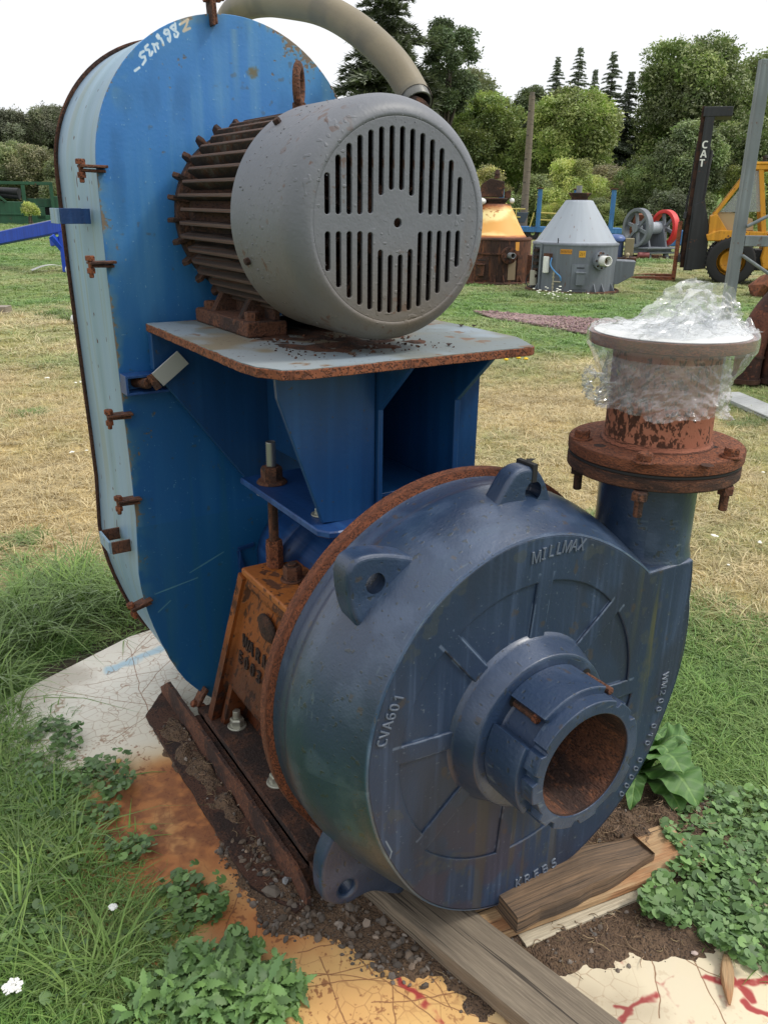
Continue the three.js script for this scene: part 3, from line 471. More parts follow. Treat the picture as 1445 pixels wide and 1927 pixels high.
{
  const rb = 0.428, S = []; for (let i = 0; i <= 26; i++) S.push(i / 26);
  const pt = (d, r, z) => V(AX + r * Math.cos(d * Math.PI / 180), AY + r * Math.sin(d * Math.PI / 180), z);
  const bulge = (rf, s, d) => (d > -30 && d < 29) ? mix(rf * (1 + 0.1 * sst(0, 0.45, s) * sst(-30, -6, d)), rb, sst(0.8, 0.99, s)) : rf < rb ? rf + (rb - rf) * Math.pow(Math.sin(Math.min(1, s / 0.72) * Math.PI / 2), 0.85) : mix(rf, rb, sst(0.72, 0.97, s));
  const rows = [[0, -0.006, ZF], [0, -0.0018, ZF - 0.0018], ...S.map((s) => [s, 0, mix(ZF - 0.006, ZD + 0.001, s)])];
  const nT = TH.length;
  let g = grid(nT, rows.length - 1, (u, v) => { const d = TH[Math.round(u * nT) % nT], row = rows[Math.round(v * (rows.length - 1))]; let r = bulge(rSm(d), row[0], d) + row[1]; if (row[0] > 0.8 && row[0] < 1) r -= 0.004; return pt(d, r, row[2]); }, true);
  const uvs = g.attributes.uv; for (let i = 0; i < uvs.count; i++) uvs.setXY(i, uvs.getX(i) * 2.7, uvs.getY(i) * 0.3);
  g = toCreasedNormals(g, 0.7); kept(g);
  tint(g, (x, y, z, nx, ny) => { const n = n3(x * 5, y * 2, z * 9, 4, 81), m = n2(z * 30, y * 2.5, 3, 87), ol = clamp(sst(0.8, 0.4, y) * sst(0.95, 0.6, x) * (0.15 + 0.9 * m)), sc = sst(0.5, 0.7, n2(x * 14 + z * 30, z * 40 - x * 9, 4, 83)) * sst(0.6, 0.8, y) * 0.5; let c = mix3([1.0, 1.02, 1.0], [1.25, 1.28, 0.72], ol); c = mix3(c, [1.6, 1.6, 1.25], sc * 0.45); if (z > ZF - 0.0045) c = c.map((k) => k * (1.3 + 0.9 * sst(0.4, 0.6, m))); return c.map((k) => k * (0.78 + 0.5 * n)); });
  add('volute_shell', g, M.navy, casing);
  const out = TH.map((d) => { const r = rSm(d) - 0.0055; return [AX + r * Math.cos(d * Math.PI / 180), AY + r * Math.sin(d * Math.PI / 180)]; });
  const pockets = []; for (let k = 0; k < 8; k++) { const c = 85 + k * 45, ri = 0.165, ro = k >= 3 && k <= 5 ? 0.312 : 0.29, w = 0.019; const P = new THREE.Path(), a0 = (c + 0) * Math.PI / 180, a1 = (c + 45) * Math.PI / 180, L = []; // pocket between two ribs
    const ao0 = a0 + Math.asin(w / ro), ao1 = a1 - Math.asin(w / ro), ai0 = a0 + Math.asin(w / ri), ai1 = a1 - Math.asin(w / ri);
    for (let i = 0; i <= 12; i++) { const a = mix(ao0, ao1, i / 12); L.push([AX + ro * Math.cos(a), AY + ro * Math.sin(a)]); } for (let i = 0; i <= 8; i++) { const a = mix(ai1, ai0, i / 8); L.push([AX + ri * Math.cos(a), AY + ri * Math.sin(a)]); } pockets.push(L); }
  const FACE = maps(1024, 1024, (u, v) => { // x = frac, y metres
    const x = u < 0.5 ? u + 1 : u, y = v, a = fbm(u, v, 4, 4, 5, 901), st = fbm(u, v, 120, 3, 3, 907), p = fbm(u, v, 180, 180, 2, 911), q = fbm(u, v, 12, 12, 4, 917), s2 = fbm(u, v, 34, 2, 4, 921);
    let c = mix3([26, 43, 67], [34, 55, 82], a); c = mix3(c, [78, 94, 122], sst(0.5, 0.8, st * 0.6 + a * 0.4) * 0.55); c = mix3(c, [26, 34, 50], 0.5 * sst(0.55, 0.7, fbm(u, v, 8, 3, 4, 937))); c = mix3(c, [54, 44, 58], sst(0.48, 0.62, q) * sst(0.5, 0.25, y) * 0.6);
    const bl = sst(1.24, 1.3, x) * sst(0.2, 0.45, y); c = mix3(c, [84, 82, 50], bl * sst(0.5, 0.66, s2) * 0.75);
    const hub = Math.hypot(x - AX, y - AY); if (hub < 0.42 && hub > 0.3) c = mix3(c, [70, 70, 62], sst(0.66, 0.72, fbm(u, v, 30, 30, 3, 931)) * 0.35);
    for (const s of [[0.655, 0.36, 0.668, 0.33], [0.668, 0.33, 0.66, 0.3], [0.66, 0.3, 0.672, 0.26]]) { const d = segDist(x, y, [s[0], s[1]], [s[2], s[3]]); c = mix3(c, [130, 140, 150], sst(0.0022, 0.0008, d) * 0.8); }
    c = mix3(c, [120, 126, 130], sst(0.84, 0.9, p) * 0.5); c = mix3(c, [74, 56, 46], 0.5 * sst(0.75, 0.84, fbm(u, v, 28, 28, 4, 941) + (hub < 0.2 ? 0.06 : 0))); c = mix3(c, [72, 62, 50], 0.5 * sst(0.5, 0.62, s2) * sst(0.17, 0.1, Math.abs(x - AX)) * sst(AY - 0.05, AY - 0.2, y)); { const ax = ((Math.atan2(y - AY, x - AX) * 180 / Math.PI + 360 - 85) % 45 + 45) % 45, e = Math.min(ax, 45 - ax) * Math.PI / 180 * hub; if (hub > 0.16 && hub < 0.31) c = mix3(c, [120, 132, 150], 0.55 * sst(0.0045, 0.0015, Math.abs(e - 0.019)) * sst(0.45, 0.6, fbm(u, v, 40, 40, 3, 947))); }
    return { c, r: 0.4 + 0.2 * a + 0.1 * st, h: 0.5 + 0.25 * (p - 0.5) + 0.12 * (st - 0.5) };
  });
  M.face = mat(FACE, 1, { bumpScale: 0.0012, clearcoat: 0.3, clearcoatRoughness: 0.35 });
  add('front_plate', prism(out, ZF - 0.007, ZF, 0.0032, pockets, 3), M.face, casing);
  add('pocket_floor', prism(circlePts(AX, AY, 0.335, 64), ZF - 0.016, ZF - 0.0052, 0), M.face, casing);
  // suction boss, castellated hub and inlet bore
  add('suction_boss', uvScale(latheZ([[0.186, ZF - 0.0075], [0.179, ZF - 0.002], [0.175, ZF + 0.006], [0.163, ZF + 0.046], [0.1605, ZF + 0.0485], [0.152, ZF + 0.05], [0.1, ZF + 0.05]], AX, AY, 96), 1.05, 0.15), tintless(M.navy), casing);
  const zi = -0.838, arcs = (r0, r1, a0, a1) => { const L = [], n = Math.max(4, Math.round((a1 - a0) / 5)); for (let i = 0; i <= n; i++) { const a = mix(a0, a1, i / n) * Math.PI / 180; L.push([AX + r1 * Math.cos(a), AY + r1 * Math.sin(a)]); } for (let i = n; i >= 0; i--) { const a = mix(a0, a1, i / n) * Math.PI / 180; L.push([AX + r0 * Math.cos(a), AY + r0 * Math.sin(a)]); } return L; };
  const hub = part('inlet_hub', casing);
  add('hub_barrel', uvScale(latheZ([[0.118, ZF + 0.049], [0.112, ZF + 0.056], [0.1125, zi - 0.03]], AX, AY, 80), 0.7, 0.1), tintless(M.navy), hub);
  for (const [a0, a1, z1, r1] of [[66, 128, zi - 0.026, 0.143], [152, 214, zi - 0.03, 0.14], [240, 300, zi - 0.03, 0.14], [328, 392, zi - 0.028, 0.14]]) add('hub_lobe', prism(arcs(0.108, r1, a0, a1), ZF + 0.0495, z1, 0.003, [], 2), M.navyPlain, hub);
  const ring = []; for (let a = 0; a < 360; a += 2.5) { const notch = [[28, 36], [56, 62], [146, 152], [170, 176], [196, 214], [228, 236], [262, 268], [288, 312], [340, 346]].some((n) => a >= n[0] && a <= n[1]); const r = notch ? 0.119 : 0.129, t = a * Math.PI / 180; ring.push([AX + r * Math.cos(t), AY + r * Math.sin(t)]); }
  add('inlet_ring', prism(ring, zi - 0.034, zi, 0.002, [circlePts(AX, AY, 0.1035, 72).reverse()], 2), M.navyPlain, hub);
  M.bore = mat(RUST, 0.22, { bumpScale: 0.004 });
  add('inlet_bore', uvScale(latheZ([[0.1045, zi - 0.001], [0.1015, zi - 0.006], [0.1, -1.0], [0.1, -1.14], [0.02, -1.15], [0, -1.15]].reverse(), AX, AY, 72), 0.65, 0.35), M.bore, hub);
  add('bore_step', barBetween(V(AX - 0.09, AY - 0.035, -0.9), V(AX - 0.055, AY - 0.083, -1.1), 0.012, 0.01, V(1, 1, 0)), M.bore, hub);
  const studs = [[985, 1335, 0.06], [1118, 1285, 0.066]]; for (const [px, py, L] of studs) { const w = U(px - 14, py - 12, 'z', ZF + 0.052); const s = part('stud', casing); add('stud_rod', cyl(V(w.x, w.y, ZF + 0.048), V(w.x, w.y, ZF + 0.048 + L), 0.0078, 0.0078, 14), M.rust, s); add('stud_hole', new THREE.CircleGeometry(0.0125, 20).translate(w.x - 0.003, w.y + 0.005, ZF + 0.0506), M.black, s); if (px < 1000) add('stud_head', hex(V(w.x, w.y, ZF + 0.05 + L - 0.008), V(w.x, w.y, ZF + 0.05 + L + 0.004), 0.0105), M.pit, s); }
  { const w = U(950, 1470, 'z', ZF + 0.052); add('stud_hole', new THREE.CircleGeometry(0.014, 20).translate(w.x, w.y, ZF + 0.0506), M.rustDark, casing); }
  // lifting lugs
  const lug = (pts, hole, hr, z0, z1, more) => { const P = pts.map((q) => { const w = U(q[0], q[1], 'z', z1); return [w.x, w.y]; }), h = U(hole[0], hole[1], 'z', z1); const sh = new THREE.SplineCurve(P.map((q) => new THREE.Vector2(...q)).concat([new THREE.Vector2(...P[0])])).getPoints(70).slice(0, -1).map((q) => [q.x, q.y]);
    add('lifting_lug', prism(sh, z0, z1, 0.009, [circlePts(h.x, h.y, hr + 0.013, 28).reverse()], 4), M.navyPlain, casing); return h; };
  const h1 = lug([[918, 985], [938, 945], [958, 908], [974, 888], [995, 880], [1014, 886], [1028, 908], [1038, 940], [1052, 972], [1060, 1010], [990, 1020], [915, 1010]], [1003, 925], 0.0165, -1.145, -1.1);
  add('dark_strip', [box(h1.x - 0.006, h1.y + 0.018, -1.148, h1.x + 0.006, h1.y + 0.054, -1.0985, 0.001), new THREE.TetrahedronGeometry(0.012).scale(1.3, 0.5, 0.7).translate(h1.x + 0.006, h1.y + 0.056, -1.12)], M.black, casing);  // thin black strip and chip above the lug hole
  lug([[686, 1205], [664, 1160], [655, 1118], [655, 1082], [668, 1058], [695, 1046], [740, 1044], [790, 1054], [800, 1080], [760, 1130], [720, 1190]], [707, 1098], 0.0155, -1.145, -1.09);
  lug([[625, 1580], [606, 1630], [606, 1685], [622, 1703], [655, 1702], [700, 1680], [760, 1680], [770, 1600], [700, 1560]], [654, 1672], 0.004, -1.16, -1.12);
  // rusty back ring
  add('back_ring', uvScale(latheZ([[0.2, ZD - 0.03], [0.438, ZD - 0.028], [0.4435, ZD - 0.024], [0.4435, ZD - 0.004], [0.441, ZD], [0.4, ZD]], AX, AY, 128), 2.7, 0.3), mat(PITRUST, 0.2, { bumpScale: 0.003, color: new THREE.Color().setRGB(0.9, 0.85, 0.85) }), casing, { label: 'rusty round back ring of the casing' });
  // raised lettering
  const letters = (str, size, posAt, name) => { const gs = []; [...str].forEach((ch, i) => { if (ch === ' ') return; const [x, y, rot] = posAt(i); const t = new TextGeometry(ch, { font: FONT_THIN, size, depth: 0.0028, curveSegments: 4, bevelEnabled: true, bevelThickness: 0.0008, bevelSize: 0.0005, bevelSegments: 1 }); t.computeBoundingBox(); const b = t.boundingBox; t.translate(-(b.min.x + b.max.x) / 2, -size / 2, 0).scale(0.92, 1, 1).rotateZ(rot).translate(x, y, ZF - 0.0008); gs.push(t); }); return add(name, gs, M.letter, casing, { kind: 'stuff' }); };
  M.letter = flat(0.1, 0.125, 0.17, 0.38);  // lighter than the casing: glints on the letters painted into their colour
  const along = (p0, p1, n) => { const a = U(...p0, 'z', ZF), b = U(...p1, 'z', ZF); return { a, b }; };
  const arcText = (str, size, p0, p1, name, flip = 0, inset = 0.002) => { const { a, b } = along(p0, p1), ra = Math.hypot(a.x - AX, a.y - AY), rbb = Math.hypot(b.x - AX, b.y - AY), a0 = Math.atan2(a.y - AY, a.x - AX); let a1 = Math.atan2(b.y - AY, b.x - AX); if (a1 - a0 > Math.PI) a1 -= 2 * Math.PI; if (a0 - a1 > Math.PI) a1 += 2 * Math.PI; const n = str.length; letters(str, size, (i) => { const t = i / (n - 1), an = mix(a0, a1, t), r = mix(ra, rbb, t) - inset; return [AX + r * Math.cos(an), AY + r * Math.sin(an), an - Math.PI / 2 + flip]; }, name); };
  arcText('MILLMAX', 0.023, [1008, 1046], [1094, 1022], 'maker_lettering');
  arcText('CVA601', 0.02, [716, 1398], [747, 1314], 'part_number');
  arcText('WM200 010 00000', 0.018, [1258, 1270], [1173, 1497], 'model_number', 0, 0.014);
  arcText('KREBS', 0.024, [974, 1668], [1042, 1630], 'foundry_lettering', Math.PI, 0.012);
}
// ---- bearing frame and base
{
  const bf = part('bearing_frame', pump, 'orange cast pedestal with flaking paint and rust');
  add('adaptor_cone', uvScale(latheZ([[0.17, -1.5], [0.2, -1.44], [0.38, -1.29], [0.4, -1.268]], AX, AY, 64), 2, 0.3), M.rust, bf);
  add('bearing_housing', uvScale(latheZ([[0.03, -2.0], [0.13, -1.98], [0.14, -1.93], [0.14, -1.78], [0.2, -1.775], [0.205, -1.77], [0.205, -1.745], [0.2, -1.74], [0.15, -1.735], [0.15, -1.45]], AX, AY + 0.01, 64), 1, 0.6), M.blue, bf);
  const cor = [[0.655, 0.1, -1.9], [0.655, 0.1, -1.7], [1.29, 0.1, -1.9], [1.29, 0.1, -1.7], [0.712, 0.578, -1.755], [0.712, 0.578, -1.45], [1.232, 0.578, -1.755], [1.232, 0.578, -1.45]].map((q) => V(...q));
  const quad = (a, b, c, d, name, th) => { const n = b.clone().sub(a).cross(d.clone().sub(a)).normalize(), P = (q, k) => q.clone().addScaledVector(n, k); const g = new ConvexGeometry([a, b, c, d].flatMap((q) => [P(q, 0), P(q, -th)])); return g; };
  const lf = grid(44, 60, (u, v) => { const p = cor[0].clone().lerp(cor[1], u).lerp(cor[4].clone().lerp(cor[5], u), v); const rim = Math.min(u * 0.45, (1 - v) * 0.5); p.x += 0.012 * sst(0.02, 0.035, rim) + 0.068 * sst(0.3, 0.08, v) * sst(0.0, 0.1, u) - 0.002 * n2(p.z * 60, p.y * 60, 3, 93); return p; });
  { const t = lf.attributes.uv; for (let i = 0; i < t.count; i++) t.setXY(i, t.getX(i) * 0.45, t.getY(i) * 0.5); kept(lf); }
  const rusting = (x, y, z) => { const d = clamp(sst(0.46, 0.24, y) * 0.95 + (n3(x * 20, y * 20, z * 20, 4, 97) - 0.42) * 1.3); return mix3([0.72, 0.64, 0.58], [0.22, 0.16, 0.16], d); };
  tint(lf, rusting);
  add('pedestal_web', [lf, quad(cor[0].clone(), cor[1].clone(), cor[5].clone(), cor[4].clone(), '', 0.03).translate(0.1, 0, 0)], M.orange, bf);
  add('pedestal_back', tint(boxUV(quad(cor[2], cor[0], cor[4], cor[6], '', 0.02).translate(0.012, 0, 0.026)), rusting), M.orange, bf);
  add('pedestal_rim', [...Array.from({ length: 12 }, (_, i) => barBetween(V(mix(0.657, 0.712, i / 12), mix(0.1, 0.58, i / 12), mix(-1.902, -1.757, i / 12)), V(mix(0.657, 0.712, (i + 1) / 12), mix(0.1, 0.58, (i + 1) / 12), mix(-1.902, -1.757, (i + 1) / 12)), 0.026, 0.022, V(1, 0, 0), 0))].map((g) => tint(boxUV(g), rusting)), M.orange, bf);
  add('front_foot', [new ConvexGeometry([V(0.69, 0.1, -1.54), V(0.69, 0.1, -1.33), V(1.26, 0.1, -1.54), V(1.26, 0.1, -1.33), V(0.72, 0.3, -1.46), V(0.72, 0.3, -1.4), V(1.23, 0.3, -1.46), V(1.23, 0.3, -1.4)])], M.rust, bf);
  add('inner_web', box(0.74, 0.1, -1.72, 1.2, 0.56, -1.48, 0.01), M.rustDark, bf);
  add('ledge', box(0.706, 0.58, -1.765, 0.86, 0.6, -1.44, 0.006), M.orange, bf);
  const n1 = U(551, 1090, 'y', 0.601); add('ledge_bolt', [cyl(V(n1.x, 0.6005, n1.z), V(n1.x, 0.606, n1.z), 0.03, 0.028), hex(V(n1.x, 0.606, n1.z), V(n1.x, 0.638, n1.z), 0.023), cyl(V(n1.x, 0.638, n1.z), V(n1.x, 0.644, n1.z), 0.011)], M.rust, bf);
  const rr = rng(61), pitBlob = new THREE.IcosahedronGeometry(0.045, 3); { const p = pitBlob.attributes.position; for (let i = 0; i < p.count; i++) { const q = V().fromBufferAttribute(p, i), k = 0.8 + 0.5 * n3(q.x * 40, q.y * 40, q.z * 40, 3, 99); p.setXYZ(i, q.x * k * 0.22, q.y * k * 0.75, q.z * k); } pitBlob.computeVertexNormals(); }
  add('pit_blob', pitBlob.translate(0.706, 0.497, -1.62), M.rustDark, bf);  // dark blob added in place of a shaded hollow in the web
  // cast lettering on the web
  const gs = [], put = (str, u0, v, size) => { [...str].forEach((ch, i) => { const t = new TextGeometry(ch, { font: FONT, size, depth: 0.005, curveSegments: 3 }); const u = u0 + i * 0.15; const p = cor[0].clone().lerp(cor[1], u).lerp(cor[4].clone().lerp(cor[5], u), v); t.rotateZ(-0.06).rotateY(-Math.PI / 2).rotateZ(-0.115).translate(p.x + 0.011, p.y, p.z); gs.push(t); }); };
  put('WARMAN', 0.2, 0.6, 0.033); put('E003', 0.2, 0.49, 0.033);
  add('cast_lettering', gs, tintless(M.rustDark), bf, { kind: 'stuff' });
  add('foot_plate', box(0.64, 0.08, -1.93, 1.3, 0.1, -1.3, 0.004), M.rustDark, bf);
  for (const [px, py, s] of [[447, 1366, 1], [522, 1472, 1]]) { const w = U(px, py, 'y', 0.1), b = part('anchor_bolt', bf); add('washer', cyl(V(w.x, 0.1, w.z), V(w.x, 0.105, w.z), 0.027, 0.026), M.zinc, b); add('nut', hex(V(w.x, 0.105, w.z), V(w.x, 0.127, w.z), 0.0195), M.zinc, b); add('bolt_end', cyl(V(w.x, 0.127, w.z), V(w.x, 0.15, w.z), 0.011, 0.0105), M.zinc, b); }
  const base = part('base_frame', pump, 'rusted steel angle-iron base frame lying on the slab');
  const jag = (pts, k) => { const r = rng(k), o = []; for (let i = 0; i < pts.length; i++) { const a = pts[i], b = pts[(i + 1) % pts.length], L = Math.hypot(b[0] - a[0], b[1] - a[1]), n = Math.max(1, Math.round(L / 0.02)); for (let j = 0; j < n; j++) o.push([mix(a[0], b[0], j / n) + (r() - 0.5) * 0.004, mix(a[1], b[1], j / n) + (r() - 0.5) * 0.004]); } return o; };
  add('angle_flange', prismY(jag([[0.53, -2.135], [0.612, -2.235], [0.62, -2.235], [0.62, -1.25], [0.585, -1.25], [0.53, -1.37]], 3), 0.004, 0.014, 0.001), M.rustDark, base);
  add('angle_web', prismX(jag([[-2.225, 0.01], [-2.24, 0.03], [-2.16, 0.088], [-1.31, 0.082], [-1.25, 0.055], [-1.245, 0.01]], 7), 0.61, 0.621, 0.001), M.rust, base);
  add('base_channel', [prismX(jag([[-1.97, 0.01], [-1.97, 0.078], [-1.3, 0.078], [-1.3, 0.01]], 11), 0.645, 0.66, 0.001), box(0.6225, 0.002, -1.98, 0.644, 0.07, -1.3, 0.004), box(0.645, 0.06, -2.0, 0.76, 0.079, -1.28, 0.003), box(1.28, 0.004, -2.2, 1.3, 0.079, -1.28, 0.003), box(0.64, 0.004, -1.32, 1.28, 0.06, -1.3, 0.003)], M.rustDark, base);
}
// ---- discharge neck, flanges and the pipe spool
{
  const dx = 1.376, dz = -1.113, top = 0.742;
  const L = (pr, x = dx, seg = 72) => new THREE.LatheGeometry(pr.map((p) => new THREE.Vector2(...p)), seg).translate(x, 0, dz);
  const neckG = uvScale(L([[0.107, top - 0.03], [0.107, top + 0.004], [0.1045, top + 0.014], [0.1015, top + 0.03], [0.1015, 0.934]]), 0.66, 0.2);
  tint(boxUV(neckG, true), ONE);
  add('discharge_neck', tint(boxUV(neckG, true), (x, y, z) => { const a = Math.atan2(z - dz, x - dx), s = sst(0.22, 0.05, Math.abs(a - 0.75)) * 0.8 + sst(0.52, 0.7, n2(a * 9, y * 2, 3, 103)) * 0.4; return mix3([0.95, 1, 1], [1.5, 1.35, 0.55], s * 0.7); }), M.navy, casing);
  const sp = part('discharge_flanges', pump, 'rusty bolted pair of pipe flanges with pipe spool');
  const fl = (y0, y1, r, ri, x, jr = 0.002) => uvScale(L([[ri, y0], [r - jr, y0], [r, y0 + jr], [r, y1 - jr], [r - jr, y1], [ri, y1]], x), 1.1, 0.4);
  add('lower_flange', fl(0.933, 0.959, 0.176, 0.09, dx + 0.004, 0.003), M.rust, sp);
  add('gasket', fl(0.9595, 0.9655, 0.1745, 0.1, dx + 0.005, 0.001), M.rubber, sp);
  add('upper_flange', fl(0.966, 0.992, 0.178, 0.09, dx + 0.006, 0.003), M.pit, sp);
  add('pipe_spool', uvScale(L([[0.116, 0.991], [0.111, 0.996], [0.1075, 1.004], [0.1065, 1.193]], dx + 0.008), 0.72, 0.26), M.salmon, sp);
  add('end_flange', fl(1.192, 1.214, 0.16, 0.1, dx + 0.012, 0.002), M.pit, sp);
  add('end_cover', L([[0, 1.2145], [0.151, 1.2145], [0.152, 1.2165], [0, 1.2165]], dx + 0.012), M.white, sp);
  for (const [px, py, long] of [[1095, 820, 1], [1212, 864, 1], [1376, 854, 1]]) { const w = G(px, py, 0.998), b = part('flange_bolt', sp);
    add('bolt_head', [cyl(V(w.x, 0.992, w.z), V(w.x, 0.9955, w.z), 0.022, 0.0215, 20), hex(V(w.x, 0.9955, w.z), V(w.x, 1.011, w.z), 0.0165)], M.pit, b);
    add('bolt_shank', [cyl(V(w.x, 0.88, w.z), V(w.x, 0.925, w.z), 0.009, 0.009, 14), hex(V(w.x, 0.915, w.z), V(w.x, 0.9325, w.z), 0.0165)], M.rust, b); }
  for (const [px, py] of [[1128, 838], [1338, 840], [1330, 875]]) { const w = G(px, py, 0.9925); add('bolt_hole', new THREE.CircleGeometry(0.0125, 20).rotateX(-Math.PI / 2).translate(w.x, 0.9924, w.z), M.rustDark, sp); }
}
ORG = V(0, 0, 0);

// ---------------------------------------------------------------- the ground
const gp = (l, y = 0) => l.map((q) => { const w = G(q[0], q[1], y); return [w.x, w.z]; });
const LEFT_EDGE = gp([[205, 1211], [68, 1249], [66, 1290], [140, 1345], [133, 1384], [160, 1408], [237, 1442], [252, 1471], [218, 1486], [232, 1515], [262, 1559], [329, 1622], [412, 1685], [412, 1714], [421, 1762], [480, 1815], [557, 1864], [567, 1917], [580, 1990]]);
const RIGHT_EDGE = gp([[1500, 1880], [1445, 1850], [1425, 1834], [1375, 1795], [1314, 1767], [1242, 1740], [1203, 1712], [1325, 1640], [1270, 1600], [1247, 1578], [1130, 1556], [1165, 1500]]);
const BARE = [...LEFT_EDGE, [0.55, -0.4], [1.3, -0.4], ...RIGHT_EDGE, [1.45, -1.6], [1.35, -2.65], [0.75, -2.7]];
const inBare = (x, z) => inPoly(x, z, BARE);
// dryness of the lawn 0 (lush) .. 1 (straw)
const DRYP = [[0.5, -5.2, 3.2, 1.0], [-0.6, -7.5, 3.0, 0.9], [-1.0, -5.0, 2.4, 0.9], [1.2, -11, 3.5, 0.7], [3.6, -4.6, 2.6, 1.0], [5.0, -5.6, 2.4, 0.7], [2.6, -2.4, 1.6, 0.95], [3.4, -3.2, 1.8, 1.0], [13, -11.5, 3, 0.45], [17, -13, 5, 0.5], [24, -26, 12, 0.5], [2, -19, 4, 0.4]];
function dry(x, z) {
  let d = 0.12; for (const q of DRYP) d = Math.max(d, q[3] * sst(1.15, 0.45, Math.hypot(x - q[0], z - q[1]) / q[2]));
  const near = sst(2.6, 1.6, Math.hypot(x - 0.6, z + 1.4)); d *= 1 - 0.8 * near;
  return clamp(d - 0.06 + (n2(x * 0.9, z * 0.9, 4, 141) - 0.5) * 0.9 + (n2(x * 4, z * 4, 3, 147) - 0.5) * 0.35);
}
const hill = (x, z) => { const d = Math.hypot(x, z), a = Math.atan2(x, -z); const right = sst(0.2, 0.45, a); return right * (3.4 * sst(52, 105, d)) + (1 - right) * 0.8 * sst(80, 120, d); };
const gy = (x, z) => { const d = Math.hypot(x, z); const nearSlab = sst(0.35, 0.9, d < 6 ? distBare(x, z) : 9); return -0.022 + nearSlab * ((n2(x * 0.5, z * 0.5, 3, 151) - 0.5) * 0.12 + (n2(x * 2.3, z * 2.3, 2, 155) - 0.5) * 0.03) + hill(x, z); };
function distBare(x, z) { if (inBare(x, z)) return 0; let d = 9; for (let i = 0; i < BARE.length; i++) d = Math.min(d, segDist(x, z, BARE[i], BARE[(i + 1) % BARE.length])); return d; }
{
  const TURF = maps(1024, 1024, (u, v) => { // a mat of short stems, seen from above
    const a = fbm(u, v, 6, 6, 4, 161), f = fbm(u, v, 60, 200, 2, 163), g = fbm(u, v, 200, 60, 2, 165), p = fbm(u, v, 130, 130, 2, 167);
    const k = 0.62 + 0.5 * Math.max(f, g) * (0.6 + 0.8 * p); return { c: [188 * k * (0.9 + 0.2 * a), 180 * k * (0.92 + 0.16 * a), 168 * k], r: 0.95, h: 0.5 * Math.max(f, g) + 0.5 * p };
  }, 'ch');
  M.turf = mat(TURF, 1.3, { roughness: 0.95, bumpScale: 0.02, vertexColors: true });
  const rs = []; for (let i = 0; i < 150; i++) rs.push(i < 60 ? i * 0.1 : 6 * Math.pow(1.0478, i - 60));
  const NA = 220, p = [], uv = [], idx = [], col = [];
  for (let j = 0; j < rs.length; j++) for (let i = 0; i <= NA; i++) { const a = i / NA * 2 * Math.PI, x = rs[j] * Math.sin(a), z = -rs[j] * Math.cos(a); p.push(x, gy(x, z), z); uv.push(x, z);
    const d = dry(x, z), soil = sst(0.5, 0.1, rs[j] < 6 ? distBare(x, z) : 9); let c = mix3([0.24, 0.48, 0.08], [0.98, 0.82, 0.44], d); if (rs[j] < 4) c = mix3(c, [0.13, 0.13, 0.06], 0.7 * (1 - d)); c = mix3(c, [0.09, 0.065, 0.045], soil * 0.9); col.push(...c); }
  for (let j = 0; j + 1 < rs.length; j++) for (let i = 0; i < NA; i++) { const a = j * (NA + 1) + i, b = a + 1, c = a + NA + 1, d = c + 1; idx.push(a, b, d, a, d, c); }
  let g = new THREE.BufferGeometry(); g.setAttribute('position', new THREE.Float32BufferAttribute(p, 3)); g.setAttribute('uv', new THREE.Float32BufferAttribute(uv, 2)); g.setAttribute('color', new THREE.Float32BufferAttribute(col, 3)); g.setIndex(idx); g.computeVertexNormals();
  struct('ground', kept(g), M.turf, 'dry lawn turning from straw to green across the yard');
}
